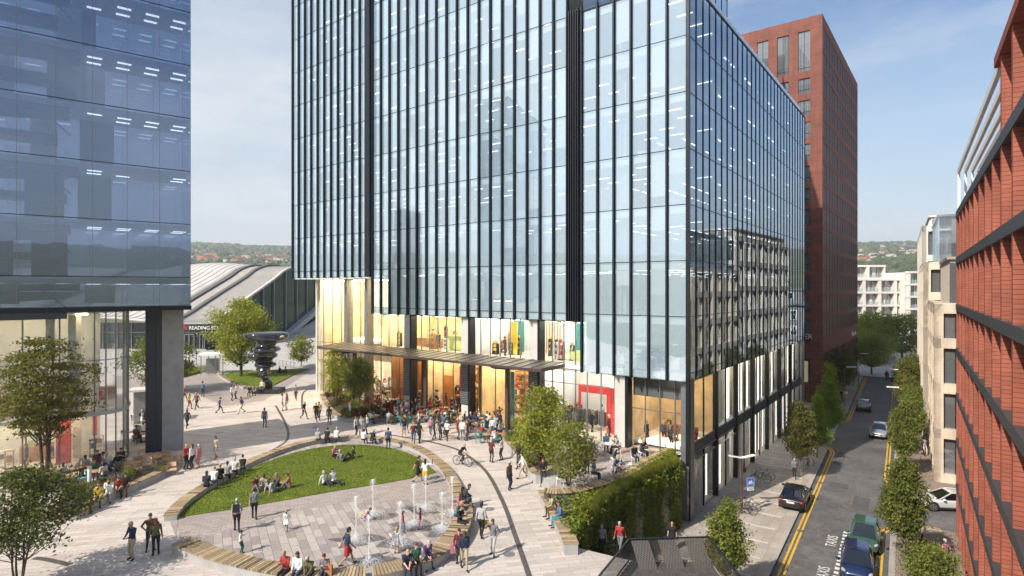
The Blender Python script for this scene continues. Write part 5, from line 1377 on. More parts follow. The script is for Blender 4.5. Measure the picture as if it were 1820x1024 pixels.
# ================= far wooded hills and houses ============================================================
ico = bmesh.new(); bmesh.ops.create_icosphere(ico, subdivisions=2, radius=1); IV = np.array([v.co[:] for v in ico.verts]); IF = np.array([[v.index for v in f.verts] for f in ico.faces]); ico.free()
nr = np.random.RandomState(3)
HOUSES = []
def house(wm_, label):
    t = thing('hill_house', label, 'house', (0,0,0), 0, 'houses on the far hillside'); b = MB(); b.box(-5.5,-4,-3,5.5,4,5.2); b.add([(-5.5,-4,5.2),(-5.5,4,5.2),(-5.5,0,8.6),(5.5,-4,5.2),(5.5,4,5.2),(5.5,0,8.6)], [(0,2,1),(3,4,5)])
    for x in (-3,0,3): 
        for z in (.8,3.4): b.box(x-.6,-4.06,z,x+.6,-4.0,z+1.3,1)
    b.build('wall', [wm_, 'window_dark'], t); b = MB(); rfm = 'roof_clay' if wm_ == 'house_wall' else 'roof_grey'
    b.add([(-6,-4.6,4.9),(6,-4.6,4.9),(6,0,9.0),(-6,0,9.0),(6,4.6,4.9),(-6,4.6,4.9)], [(0,1,2,3),(3,2,4,5)]); b.add([(-6,-4.6,4.7),(6,-4.6,4.7),(6,0,8.8),(-6,0,8.8),(6,4.6,4.7),(-6,4.6,4.7)], [(3,2,1,0),(5,4,2,3)]); r_ = b.build('roof', rfm, t)
    b = MB(); b.box(3,-.6,7,4.2,.6,10.4); b.build('chimney', 'roof_clay', r_); return t
PH = [Proto(house('house_wall','')), Proto(house('house_white',''))]
LH = ['red roofed brick house among the trees of the far hillside', 'grey roofed white house among the trees of the far hillside']
for a0, a1, n, r0, r1, pw in ((-30.5,-20,110,1150,1850,.35),(30,36.5,110,1000,2400,.85)):
    k = 0; tr_ = 0
    while k < n and tr_ < 3000:
        tr_ += 1; a = R(rng.uniform(a0, a1)); r_ = rng.uniform(r0, r1); x, y = r_*math.sin(a), r_*math.cos(a)
        if any((x-p)**2+(y-q)**2 < 16**2 for p, q in HOUSES): continue
        HOUSES.append((x, y)); i = 1 if rng.random() < pw else 0
        PH[i].put((x, y, elev(x, y)+1.5), rng.choice([0,1.57])+rng.uniform(-.4,.4), LH[i], rng.uniform(1.15,1.6)); k += 1

def wood(name, a0, a1, n, r0, r1, seed):
    V = []; Fc = []
    for i in range(n):
        a = R(rng.uniform(a0, a1)); r_ = r0 + (r1-r0)*rng.random()**.8; x, y = r_*math.sin(a), r_*math.cos(a)
        g_ = math.sin(x*.017+1.3)*math.sin(y*.013) + .5*math.sin(x*.006+y*.004)
        if r_ < 1500 and g_ < -.15 and rng.random() < .6: continue
        rd = math.hypot(x, y); ux, uy = x/rd, y/rd
        if any(-26 < (p-x)*ux+(q-y)*uy < 34 and -9 < (p-x)*uy-(q-y)*ux < 9 and (p-x)*ux+(q-y)*uy > -8 for p, q in HOUSES): continue
        s = rng.uniform(3.5, 7.5) * (1 + r_/2600); base = np.array([x, y, elev(x, y)+s*.45])
        V.append(IV*np.array([s*rng.uniform(.9,1.4), s*rng.uniform(.9,1.4), s*rng.uniform(.7,1.15)])*(1+nr.uniform(-.26,.26,(42,1))) + base); Fc.append(IF + 42*(len(V)-1))
    V = np.concatenate(V); Fc = np.concatenate(Fc); me = bpy.data.meshes.new(name)
    me.from_pydata(V.tolist(), [], Fc.tolist()); me.materials.append(MATS['far_trees']); me.update()
    o = bpy.data.objects.new(name, me); C.objects.link(o); return stuff(o)
wood('woodland', -33, -18, 5200, 420, 3000, 1); wood('woodland', 28, 38, 3600, 420, 3000, 2)
# ================= people ============================================================================
def fabric(name, col): plain('cloth_'+name, col, .85, var=.14, scale=11)
for n_, c_ in dict(black=(.012,.012,.014), charcoal=(.035,.036,.04), grey=(.17,.17,.18), pale_grey=(.36,.36,.36), white=(.72,.72,.71), navy=(.018,.028,.065), blue=(.08,.13,.25), denim=(.055,.085,.15),
                   red=(.33,.03,.03), pink=(.46,.17,.24), burgundy=(.14,.02,.03), green=(.03,.12,.07), teal=(.06,.24,.30), yellow=(.58,.42,.06), beige=(.38,.31,.22), brown=(.12,.07,.045), cream=(.58,.52,.42), olive=(.11,.11,.05), purple=(.13,.06,.17), orange=(.36,.14,.06)).items(): fabric(n_, c_)
for n_, c_ in dict(light=(.56,.33,.24), tan=(.40,.22,.14), dark=(.10,.052,.032)).items(): plain('skin_'+n_, c_, .55, var=.06, scale=14)
for n_, c_ in dict(dark=(.018,.013,.010), brown=(.06,.032,.016), blond=(.36,.25,.11), grey=(.38,.37,.36), red=(.20,.05,.02)).items(): plain('hair_'+n_, c_, .6, var=.2, scale=25)
_ic = bmesh.new(); bmesh.ops.create_icosphere(_ic, subdivisions=2, radius=1.); ICO = [v.co.copy() for v in _ic.verts]; _ic.free()
def hull(bm_, a, ra, c, rc, sq=None):
    a, c = Vector(a), Vector(c); vs = []
    for p, r_ in ((a, ra), (c, rc)):
        for q in ICO:
            d = q*r_
            if sq is not None: d = Vector((d.x*sq[0], d.y*sq[1], d.z*sq[2]))
            vs.append(bm_.verts.new(p+d))
    g_ = bmesh.ops.convex_hull(bm_, input=vs); bad = list({e for e in g_['geom_interior'] if isinstance(e, bmesh.types.BMVert)} | {e for e in g_['geom_unused'] if isinstance(e, bmesh.types.BMVert)})
    if bad: bmesh.ops.delete(bm_, geom=bad, context='VERTS')
def ik(a, c, l1, l2, pole):
    a, c, pole = Vector(a), Vector(c), Vector(pole); d = c-a; D_ = min(d.length, (l1+l2)*.995); d.normalize()
    x = (l1*l1-l2*l2+D_*D_)/(2*D_); h = math.sqrt(max(0, l1*l1-x*x)); pl_ = pole - d*pole.dot(d)
    if pl_.length < 1e-4: pl_ = Vector((0,1,0))
    return a+d*x+pl_.normalized()*h, a+d*D_
POSE = dict(   # pelvis, chest offset from pelvis, ankles L R, hands L R, head forward tilt, elbow pole, knee pole
 stand=((0,0,.93),(0,.01,.44),(-.11,0,.08),(.11,.04,.08),(-.27,.02,.80),(.27,.02,.80),.03),
 hips=((0,0,.93),(0,.0,.44),(-.15,0,.08),(.15,.04,.08),(-.2,.04,1.02),(.2,.04,1.02),.03),
 walk=((0,0,.90),(0,.05,.43),(-.08,.33,.09),(.08,-.36,.17),(-.24,-.22,.86),(.24,.26,.92),.05),
 stroll=((0,0,.92),(0,.03,.44),(-.09,.18,.08),(.09,-.20,.11),(-.25,-.10,.82),(.22,.22,.98),.05),
 hold=((0,0,.93),(0,.0,.44),(-.10,.02,.08),(.11,-.03,.08),(-.10,.30,1.12),(.10,.30,1.12),.15),
 phone=((0,0,.93),(0,.02,.44),(-.09,.16,.08),(.09,-.16,.09),(-.22,.14,.98),(.12,.12,1.58),.02),
 wave=((0,0,.93),(0,.0,.44),(-.10,.05,.08),(.10,-.05,.08),(-.26,.03,.82),(.45,.18,1.62),-.02),
 sit=((0,0,.55),(0,.03,.44),(-.12,.44,.08),(.12,.46,.08),(-.14,.30,.68),(.14,.30,.68),.08),
 sit_lean=((0,0,.55),(0,.16,.41),(-.16,.40,.08),(.16,.44,.08),(-.05,.46,.62),(.07,.46,.64),.18),
 sit_phone=((0,0,.55),(0,.02,.44),(-.10,.42,.08),(.12,.50,.08),(-.06,.33,.92),(.08,.34,.94),.22),
 lawn=((0,0,.13),(0,-.08,.43),(-.12,.62,.08),(.12,.56,.08),(-.22,-.30,.07),(.24,-.28,.07),.08),
 lawn_knees=((0,0,.13),(0,.06,.43),(-.13,.50,.08),(.13,.48,.08),(-.06,.46,.38),(.06,.46,.40),.12),
 lawn_out=((0,0,.13),(0,-.14,.41),(-.10,.86,.08),(.12,.84,.08),(-.25,-.34,.07),(.25,-.34,.07),.1),
 cycle=((0,0,1.0),(0,.26,.36),(-.10,.12,.26),(.10,.16,.52),(-.22,.60,1.02),(.22,.60,1.02),-.05),
 crouch=((0,0,.42),(0,.22,.36),(-.12,.10,.08),(.12,-.06,.10),(-.10,.48,.42),(.14,.48,.46),.2),
 run=((0,0,.90),(0,.08,.42),(-.08,.30,.12),(.08,-.38,.30),(-.32,.16,1.12),(.36,-.14,1.16),.05),
 arms=((0,0,.93),(0,.0,.44),(-.10,.06,.08),(.10,-.02,.08),(-.46,.22,1.26),(.46,.25,1.22),.05))
TAGS = ['skin', 'top', 'bottom', 'shoe', 'hair']
def body_mesh(pose, skirt=False, sleeves=True, child=False, long_hair=False, bulky=False):
    P, ch, aL, aR, hL, hR, tilt = POSE[pose]; P = Vector(P); caps = []
    def cap(a, ra, c, rc, t, sq=None): caps.append((Vector(a), ra, Vector(c), rc, TAGS.index(t), sq))
    chest = P + Vector(ch); up = Vector(ch).normalized(); neck = chest + up*.13; head = neck + up*.155 + Vector((0, tilt*.55, 0))
    tw = 1.12 if bulky else 1.; hs_ = 1.18 if child else 1.
    cap(P+Vector((-.085,0,-.01)), .118, P+Vector((.085,0,-.01)), .118, 'bottom', (1,.86,1))
    w_ = P.lerp(chest,.45); cap(P+up*.06+Vector((-.07,0,0)), .112*tw, w_+Vector((-.05,0,0)), .108*tw, 'top', (1,.86,1)); cap(P+up*.06+Vector((.07,0,0)), .112*tw, w_+Vector((.05,0,0)), .108*tw, 'top', (1,.86,1))
    cap(w_, .118*tw, chest+Vector((-.07,0,-.04)), .122*tw, 'top', (1,.84,1)); cap(w_, .118*tw, chest+Vector((.07,0,-.04)), .122*tw, 'top', (1,.84,1))
    shz = chest + up*.055; S_ = {-1: shz+Vector((-.185,0,0)), 1: shz+Vector((.185,0,0))}
    cap(S_[-1], .064, S_[1], .064, 'top'); cap(neck-up*.07, .075, S_[-1], .058, 'top'); cap(neck-up*.07, .075, S_[1], .058, 'top')
    cap(neck-up*.05, .056, head-up*.05, .052, 'skin')
    cap(head+Vector((0,-.012,.02)), .096*hs_, head+Vector((0,.012,-.005)), .088*hs_, 'skin', (.86,1,1.06)); cap(head+Vector((0,.03,-.05)), .062*hs_, head+Vector((0,.052,-.085)), .036, 'skin', (.95,1,1))
    fy = .086*hs_
    cap(head+Vector((0,fy+.010,.0)), .012, head+Vector((0,fy+.026,-.025)), .017, 'skin')                     # nose
    for s_ in (-1,1):
        cap(head+Vector((s_*.081*hs_,-.005,.01)), .018, head+Vector((s_*.086*hs_,-.012,-.03)), .013, 'skin', (.5,1,1))   # ear
        cap(head+Vector((s_*.034,fy+.002,.012)), .012, head+Vector((s_*.036,fy+.002,.012)), .012, 'hair')              # eye
    cap(head+Vector((-.018,.086,-.058)), .009, head+Vector((.018,.086,-.058)), .009, 'hair') if False else None
    for s_, a in ((-1,aL),(1,aR)):
        hip = P+Vector((s_*.095,0,-.03)); kp_ = (0,1,.25) if pose != 'crouch' else (s_*.3,1,.5)
        if pose == 'lawn': kp_ = (0,.2,1)
        if pose == 'lawn_knees': kp_ = (s_*.1,.2,1)
        if pose == 'lawn_out': kp_ = (0,0,1)
        kn, an = ik(hip, a, .43, .43, kp_)
        bt = 'skin' if skirt else 'bottom'
        cap(hip, .098, hip.lerp(kn,.5), .080, 'bottom'); cap(hip.lerp(kn,.5), .080 if not skirt else .074, kn, .056, bt); cap(kn, .057 if not skirt else .05, kn.lerp(an,.35), .056 if not skirt else .05, bt); cap(kn.lerp(an,.35), .056 if not skirt else .05, an, .042 if not skirt else .035, bt)
        fd = Vector((s_*.25,1,-.05)).normalized()
        if pose in ('lawn_out',): fd = Vector((s_*.2,.3,1)).normalized()
        cap(an+Vector((0,0,-.03)), .046, an+fd*.16+Vector((0,0,-.038)), .036, 'shoe')
        if skirt: cap(P+Vector((s_*.07,0,.02)), .12, hip.lerp(kn,.72), .145 if pose not in ('sit',) else .10, 'bottom', (1,.95,.6))
    for s_, h_ in ((-1,hL),(1,hR)):
        ep = (s_*.35,-1,-.15)
        if pose == 'hips': ep = (s_*1,-.5,0)
        if pose in ('hold','phone','sit_phone'): ep = (s_*.6,-.3,-1)
        if pose in ('wave','arms','run'): ep = (s_*.4,-.4,-1)
        el, wr = ik(S_[s_], h_, .285, .255, ep)
        cap(S_[s_], .060, el, .046, 'top'); cap(el, .045, wr, .032, 'top' if sleeves else 'skin')
        d = (wr-el).normalized(); sd_ = d.cross(Vector((0,0,1))); sd_ = sd_.normalized() if sd_.length > .1 else Vector((0,1,0))
        if abs(d.z) > .6: sd_ = Vector((0,1,0)) - d*d.y; sd_.normalize()
        pn = d.cross(sd_)
        cap(wr, .028, wr+d*.075, .033, 'skin', (1,1,1))
        for k, (o_, l_) in enumerate(((-.034,.058),(-.012,.072),(.011,.068),(.032,.052))):
            b0 = wr + d*.085 + sd_*o_; m0 = b0 + d*l_*.55 + pn*.010*s_; cap(b0, .0105, m0, .0100, 'skin'); cap(m0, .0100, m0 + (d*.8+pn*.55*s_)*l_*.55, .0088, 'skin')
        t0 = wr + d*.035 + sd_*.030; cap(t0, .013, t0 + (d*.6+sd_*.8)*.055, .011, 'skin')
    bm_ = bmesh.new()
    for a, ra, c, rc, t, sq in caps: hull(bm_, a, ra, c, rc, sq)
    me = bpy.data.meshes.new('tmp'); bm_.to_mesh(me); bm_.free()
    o = bpy.data.objects.new('tmp', me); C.objects.link(o); md = o.modifiers.new('r', 'REMESH'); md.mode = 'VOXEL'; md.voxel_size = .0125
    md2 = o.modifiers.new('s', 'SMOOTH'); md2.factor = .5; md2.iterations = 2
    dg = bpy.context.evaluated_depsgraph_get(); m2 = bpy.data.meshes.new_from_object(o.evaluated_get(dg)); bpy.data.objects.remove(o); bpy.data.meshes.remove(me)
    npol = len(m2.polygons); cen = np.zeros(npol*3); m2.polygons.foreach_get('center', cen); cen = cen.reshape(-1,3)
    best = np.full(npol, 1e9); idx = np.zeros(npol, int)
    for a, ra, c, rc, t, sq in caps:
        q = np.array(sq) if sq is not None else np.ones(3)
        A_, B2 = np.array(a)/q, np.array(c)/q; d = B2-A_; L2 = max(1e-9, d.dot(d)); X = cen/q; tt = np.clip(((X-A_)@d)/L2, 0, 1); dist = np.linalg.norm(X-A_-tt[:,None]*d, axis=1) - (ra+(rc-ra)*tt)
        k = dist < best; best[k] = dist[k]; idx[k] = t
    m2.materials.clear()
    for t in TAGS: m2.materials.append(MATS['skin_light'])
    m2.polygons.foreach_set('material_index', idx.tolist()); m2.polygons.foreach_set('use_smooth', [True]*npol); m2.update()
    # hair: a cap over the back and top of the skull, down to the shoulders when long
    hb_ = bmesh.new(); r_ = .102*hs_
    hull(hb_, head+Vector((0,-.022,.032)), r_*.98, head+Vector((0,.012,.048)), r_*.90, (.9,1,1)); 
    hull(hb_, head+Vector((0,-.05,.0)), r_*.84, head+Vector((0,-.055,-.05 if not long_hair else -.20)), r_*.66 if not long_hair else r_*.75, (1,.8,1))
    hm_ = bpy.data.meshes.new('hair'); hb_.to_mesh(hm_); hb_.free()
    o = bpy.data.objects.new('tmp', hm_); C.objects.link(o); md = o.modifiers.new('r', 'REMESH'); md.mode = 'VOXEL'; md.voxel_size = .018
    md2 = o.modifiers.new('s', 'SMOOTH'); md2.factor = .5; md2.iterations = 2
    dg = bpy.context.evaluated_depsgraph_get(); h2 = bpy.data.meshes.new_from_object(o.evaluated_get(dg)); bpy.data.objects.remove(o); bpy.data.meshes.remove(hm_)
    h2.materials.clear(); h2.materials.append(MATS['hair_dark']); h2.polygons.foreach_set('use_smooth', [True]*len(h2.polygons)); h2.update()
    return m2, h2
BODY = {}
PHRASE = dict(stand='standing', hips='hands on hips', walk='walking', stroll='strolling', hold='standing holding something', phone='with phone to ear', wave='arm raised', sit='sitting', sit_lean='leaning forward',
   sit_phone='head bowed', lawn='sitting leaning back', lawn_knees='sitting with knees drawn up', lawn_out='lounging with legs stretched out', cycle='riding', crouch='crouching', run='running', arms='with arms held out')
ALLC = ['black','black','charcoal','charcoal','grey','white','white','navy','navy','pale_grey','pale_grey','beige','brown','burgundy','cream','olive','denim','blue','red','green']
SEEN = set(); NP = 0
def person(p, heading, pose='stand', top=None, bottom=None, where='', skirt=False, sleeves=None, hair=None, long_hair=None, skin=None, child=False, shoe='black', extra='', scale=None, group=None, z=None):
    """heading: direction vector (x, y) the person faces"""
    global NP
    NP += 1
    if top is None or bottom is None: fixed = False
    else: fixed = True
    hair0, lh0 = hair, long_hair
    for tries in range(80):
        t_ = top or rng.choice(ALLC); b_ = bottom or (t_ if skirt else rng.choice(['black','charcoal','denim','navy','beige','grey']))
        h_ = hair0 or rng.choice(['dark','dark','brown','brown','blond','grey']); lh = lh0 if lh0 is not None else rng.random() < .4
        who = 'child' if child else 'person'
        label = f"{'child' if child else 'person'} {PHRASE[pose]} {where} in {t_.replace('_',' ')} and {b_.replace('_',' ')}{' skirt' if skirt else ''}{extra}"
        if t_ == b_ and skirt: label = f"{who} {PHRASE[pose]} {where} in a {t_.replace('_',' ')} dress{extra}"
        lab2 = label + f", {h_} haired"
        if label not in SEEN: break
        if lab2 not in SEEN: label = lab2; break
        if tries > 20: label = lab2 + (', long' if lh else ', short'); 
        if label not in SEEN: break
    if len(label.split()) > 16: label = label.replace(' at a table', '')
    SEEN.add(label)
    if len(label.split()) > 16: print('LONG', len(label.split()), label)
    sl_v = sleeves if sleeves is not None else rng.random() < .7
    key = (pose, skirt, sl_v, child, lh)
    if key not in BODY: BODY[key] = body_mesh(*key)
    bm_, hm_ = BODY[key]
    o = bpy.data.objects.new('person', bm_); C.objects.link(o)
    p = Vector(p); o.location = p; a = math.atan2(heading[1], heading[0]) - math.pi/2; o.rotation_euler = (0,0,a)
    s_ = scale or ((.64 if child else rng.uniform(.96,1.03))); o.scale = (s_,s_,s_)
    sk = skin or rng.choice(['light','light','light','tan','dark'])
    for i, m_ in enumerate(['skin_'+sk, 'cloth_'+t_, 'cloth_'+b_, 'cloth_'+shoe if shoe != 'skin' else 'skin_'+sk, 'hair_'+h_]):
        o.material_slots[i].link = 'OBJECT'; o.material_slots[i].material = MATS[m_]
    hr_ = bpy.data.objects.new('hair', hm_); C.objects.link(hr_); hr_.parent = o; hr_.material_slots[0].link = 'OBJECT'; hr_.material_slots[0].material = MATS['hair_'+h_]
    tag(o, label, 'person', group); return o
def g(x, y, z=0.): return G(x, y, z)
EAST, WEST, NEAR, FAR = (1,0), (-1,0), (0,-1), (0,1)
def P_(x, y, hd, pose, top, bottom, where, z=0., **k): return person(g(x, y, z), hd, pose, top, bottom, where, **k)
# --- walkers and groups on the plaza
P_(235,994,(-.3,-1),'hold','navy','beige','near the lower left tree',hair='grey',long_hair=False)
P_(267,978,(.6,-.8),'hips','brown','navy','near the lower left tree',hair='dark',long_hair=False,sleeves=False,skin='tan')
P_(277,987,(-.5,.8),'stand','olive','black','beside the man with hands on hips',hair='red',long_hair=True)
P_(421,945,(-.5,1),'stroll','pale_grey','black','left of the fountain court',hair='grey',long_hair=False,extra=' carrying a backpack')
P_(452,923,(-.4,1),'stroll','grey','black','by the near lawn edge',hair='dark',long_hair=False)
P_(428,984,(1,.1),'arms','white','green','on the fountain court',child=True,hair='dark')
P_(509,943,(.3,-1),'run','white','white','on the fountain court',child=True,skirt=True,hair='blond')
P_(330,834,(1,-.2),'hold','red','black','by the left cafe lounge chairs'); P_(342,834,(-1,.2),'stand','white','black','by the left cafe lounge chairs'); P_(354,832,(-1,.1),'stand','pink','pink','by the left cafe lounge chairs',skirt=True)
P_(384,815,(-.3,-1),'stroll','cream','beige','alone right of the left cafe',long_hair=True,hair='brown')
P_(333,760,(.1,-1),'walk','charcoal','black','right of the concrete pillar'); P_(336,727,(1,0),'stroll','yellow','red','beyond the concrete pillar'); P_(350,727,(-.2,-1),'walk','brown','black','beyond the concrete pillar'); P_(327,713,(1,.2),'walk','red','navy','just behind the pillar edge')
P_(411,712,(.6,.2),'stand','white','charcoal','left of the black sculpture'); P_(420,709,(-.5,-.5),'stand','pale_grey','charcoal','left of the black sculpture')
P_(330,662,(.3,1),'walk','black','black','before the hedge strip'); P_(340,661,(.3,1),'walk','charcoal','navy','before the hedge strip')
P_(466,700,(.4,-1),'stand','white','brown','against the sculpture plinth')
P_(501,730,(.5,.1),'stand','white','beige','between the sculpture and the lawn'); P_(510,729,(-.6,.1),'stand','pink','white','between the sculpture and the lawn')
P_(526,711,(.2,-1),'walk','grey','charcoal','before the office corner'); P_(562,748,(.2,-1),'walk','black','black','left of the two tree planter'); P_(567,746,(.2,-1),'walk','yellow','black','left of the two tree planter')
P_(632,775,(1,-.2),'stand','white','charcoal','before the two tree planter'); P_(642,774,(.1,-1),'stand','pale_grey','grey','before the two tree planter'); P_(653,771,(-1,-.1),'stand','white','navy','before the two tree planter')
P_(735,788,(.2,-1),'walk','burgundy','denim','above the right tip of the lawn'); P_(745,788,(.3,1),'stroll','black','black','above the right tip of the lawn'); P_(765,773,(.1,1),'stroll','pink','denim','before the cafe tables',scale=.86); P_(745,763,(-1,.2),'stand','white','charcoal','beside the cafe tables'); P_(795,783,(-.4,-1),'stroll','white','black','between lawn and cafe tables')
P_(813,781,(1,0),'stand','red','denim','in the group by the cafe tables'); P_(822,783,(.1,1),'stand','white','grey','in the group by the cafe tables'); P_(831,783,(-.8,.2),'stand','brown','denim','in the group by the cafe tables')
P_(873,822,(.4,.8),'hold','burgundy','charcoal','right of the cyclist'); P_(892,818,(-.8,.3),'hold','cream','charcoal','right of the cyclist')
P_(742,857,(.8,.3),'walk','black','black','at the right tip of the lawn',skirt=True,sleeves=False,long_hair=False,hair='dark',shoe='black'); P_(756,862,(.2,1),'wave','white','yellow','at the right tip of the lawn',skirt=True,sleeves=False,hair='dark')
P_(855,956,(.3,1),'stroll','pale_grey','black','right of the timber bench',hair='dark',skin='dark',long_hair=False); P_(876,987,(-.2,-1),'phone','grey','pale_grey','right of the timber bench',hair='brown',long_hair=True)
P_(816,1004,(.1,-1),'stroll','burgundy','charcoal','at the bottom right of the court',hair='dark'); P_(825,1010,(.2,-1),'walk','navy','beige','at the bottom right of the court',hair='brown')
P_(965,864,(.1,-1),'hold','black','charcoal','at the terrace steps',hair='red',long_hair=True)
P_(922,832,(-.6,-.4),'stroll','black','charcoal','at the planter wall by the round tree')
# fountain court children and woman
P_(649,926,(1,-.1),'crouch','pink','purple','at a fountain jet',child=True,hair='dark',long_hair=False); P_(716,947,(1,.3),'sit_lean' if False else 'stand','red','blue','among the fountain jets',child=True,hair='dark'); P_(747,941,(-1,0),'stand','burgundy','pink','among the fountain jets',child=True,hair='brown'); P_(705,984,(-.2,1),'arms','white','white','at the near fountain jet',child=True,skirt=True,hair='blond',long_hair=True,scale=.72); P_(616,1006,(.8,.5),'walk','navy','red','at the near left fountain jet',skirt=True,sleeves=False,hair='dark',long_hair=False)
# --- seated on timber benches
BZ = .0
def sitters(lst, where, h, pose=None):
    for x, y, hd, t, bt, *po in lst:
        person(g(x, y, h) - Vector((0,0,.46)), hd, (po[0] if po else pose or 'sit'), t, bt, where)
sitters([(367,864,(-.4,1),'charcoal','black'),(380,857,(-.4,1),'white','denim','sit_lean'),(391,851,(-.4,1),'black','black'),(404,845,(-.4,1),'pale_grey','black','sit_phone'),(417,838,(-.4,1),'white','charcoal'),(431,832,(-.4,1),'black','denim','sit_lean')], 'on the left end of the lawn kerb', .40)
sitters([(565,782,(-.1,1),'pale_grey','charcoal'),(580,781,(0,1),'black','black','sit_lean'),(598,779,(0,1),'white','grey','sit_phone'),(646,782,(.2,1),'white','black'),(661,783,(.2,1),'black','charcoal','sit_lean')], 'on the top of the lawn kerb', .40)
sitters([(508,1014,(-.2,-1),'red','black','sit_phone'),(530,1016,(-.1,-1),'white','denim'),(551,1018,(0,-1),'olive','charcoal','sit_lean'),(577,1018,(.1,-1),'grey','navy','sit_phone')], 'on the near left fountain bench', .48)
sitters([(722,1006,(.4,-1),'navy','navy','sit_lean'),(739,1000,(.5,-1),'green','black'),(757,988,(.6,-1),'purple','denim','sit_lean')], 'on the lower fountain bench', .48)
sitters([(811,916,(.9,-.4),'teal','navy','sit_lean'),(815,905,(1,-.2),'pink','charcoal','sit_phone'),(820,894,(1,0),'navy','black'),(817,928,(.8,-.5),'black','black','sit_phone'),(824,886,(1,.2),'charcoal','denim','sit_lean')], 'on the right fountain bench', .48)
sitters([(148,898,(.5,-1),'black','black'),(158,894,(.5,-1),'charcoal','black','sit_lean'),(176,885,(.5,-1),'yellow','olive'),(194,877,(.5,-1),'white','pale_grey','sit_phone'),(213,869,(.4,-1),'red','charcoal','sit_lean'),(224,866,(.4,-1),'black','brown')], 'on the planter bench of the left cafe', .45)
sitters([(444,698,(.2,-1),'black','charcoal'),(453,697,(.2,-1),'pale_grey','black','sit_lean')], 'on the lawn wall left of the sculpture', .38)
sitters([(986,905,(-1,-.3),'beige','brown','sit_lean'),(996,920,(-1,-.3),'blue','teal')], 'on the bench at the planted bank', .55)
# lawn groups
def lawnies(lst, where, z=.08):
    for x, y, hd, t, bt, po in lst: person(g(x, y, z)+Vector((0,0,-.02)), hd, po, t, bt, where)
lawnies([(594,812,(.5,-.6),'pink','black','lawn_knees'),(608,820,(.4,.5),'grey','charcoal','lawn_out'),(626,814,(-1,-.4),'black','black','lawn')], 'in the upper lawn group')
lawnies([(577,862,(1,-.6),'white','charcoal','lawn'),(594,858,(1,-.7),'white','black','lawn_out')], 'in the pair mid lawn')
lawnies([(452,872,(.8,-.3),'burgundy','grey','lawn_knees'),(470,867,(.2,-1),'beige','white','lawn_knees'),(483,875,(.4,.6),'pale_grey','grey','lawn_out'),(494,864,(-.3,-1),'brown','denim','lawn_knees'),(515,867,(-1,-.2),'orange','grey','lawn_knees')], 'in the left lawn circle')
lawnies([(498,662,(-.3,-1),'black','black','lawn_knees'),(506,663,(-1,-.2),'charcoal','brown','lawn')], 'on the sculpture lawn', .12)
# stairs
person((5.05,32.5,-2.16), (-.4,-.9), 'stroll', 'pale_grey','navy','down the stairs by the green wall', hair='grey', long_hair=False, extra=' white haired')
person((5.75,30.75,-1.24), (-.5,-.85), 'walk', 'red','grey','up the stairs by the balustrade', hair='grey', long_hair=False)
person((10.3,37.2,-4.0), (-.5,-.8), 'stroll', 'black','black','at the foot of the green wall', hair='blond', long_hair=True, sleeves=False)
# street
P_(1412,850,(-.5,-1),'walk','grey','black','under the brownish street tree',z=-4); P_(1496,714,(-.2,-1),'stroll','black','charcoal','by the far red tower corner',z=-4)
P_(1636,809,(.3,-1),'walk','brown','black','on the right pavement',z=-4); P_(1643,808,(.2,-1),'stroll','pale_grey','cream','on the right pavement',z=-4); P_(1632,745,(.2,1),'stroll','black','black','farther along the right pavement',z=-4)
P_(1640,1002,(.3,1),'stroll','brown','charcoal','in the shade by the right wall',z=-4); P_(1680,1012,(-.4,1),'hips','pink','burgundy','in the shade by the right wall',z=-4,hair='grey')
P_(1575,676,(.1,-1),'stand','black','black','at the far end of the street',z=-4); P_(1578,676,(.1,1),'walk','charcoal','black','at the far end of the street',z=-4)

# ================= cafe furniture ======================================================================
def make_table(name, label, cat, r_, h, mt, mb):
    t = thing(name, label, cat, (0,0,0)); b = MB(); b.lathe([(r_,h-.04),(r_,h)], n=20); b.build('table_top', mt, t)
    b = MB(); b.lathe([(.035,.03),(.035,h-.04)], n=8); b.build('pedestal', mb, t); b = MB(); b.lathe([(.24,0),(.22,.03),(.05,.05)], n=14); b.build('base', mb, t); return t
def make_chair(name, label, mt, lm, w_=.42, h=.45):
    t = thing(name, label, 'chair', (0,0,0)); b = MB(); b.box(-w_/2,-w_/2,h-.035,w_/2,w_/2,h); b.build('seat', mt, t)
    b = MB(); 
    for i in range(5): a0, a1 = -.9+i*.36, -.9+(i+1)*.36; r_ = w_*.53; b.add([(r_*math.sin(a0),-r_*math.cos(a0)*.9,h+.12),(r_*math.sin(a1),-r_*math.cos(a1)*.9,h+.12),(r_*math.sin(a1)*1.05,-r_*math.cos(a1)-.05,h+.40),(r_*math.sin(a0)*1.05,-r_*math.cos(a0)-.05,h+.40),(r_*math.sin(a0),-r_*math.cos(a0)*.9-.025,h+.12),(r_*math.sin(a1),-r_*math.cos(a1)*.9-.025,h+.12),(r_*math.sin(a1)*1.05,-r_*math.cos(a1)-.075,h+.40),(r_*math.sin(a0)*1.05,-r_*math.cos(a0)-.075,h+.40)], [(0,3,2,1),(4,5,6,7),(0,1,5,4),(2,3,7,6),(1,2,6,5),(3,0,4,7)])
    b.build('backrest', mt, t)
    for sx in (-1,1):
        for sy in (-1,1): b = MB(); b.path([(sx*w_*.42,sy*w_*.42,h-.03),(sx*w_*.5,sy*w_*.52,0)], .016, 6); b.build('leg', lm, t)
        b = MB(); b.path([(sx*w_*.44,-w_*.44,h-.02),(sx*w_*.46,-w_*.52,h+.3)], .013, 6); b.build('back_post', lm, t)
    return t
PT = Proto(make_table('cafe_table','','table',.42,.74,'table_wood','grey_metal')); PTW = Proto(make_table('cafe_table','','table',.40,.74,'white_paint','steel'))
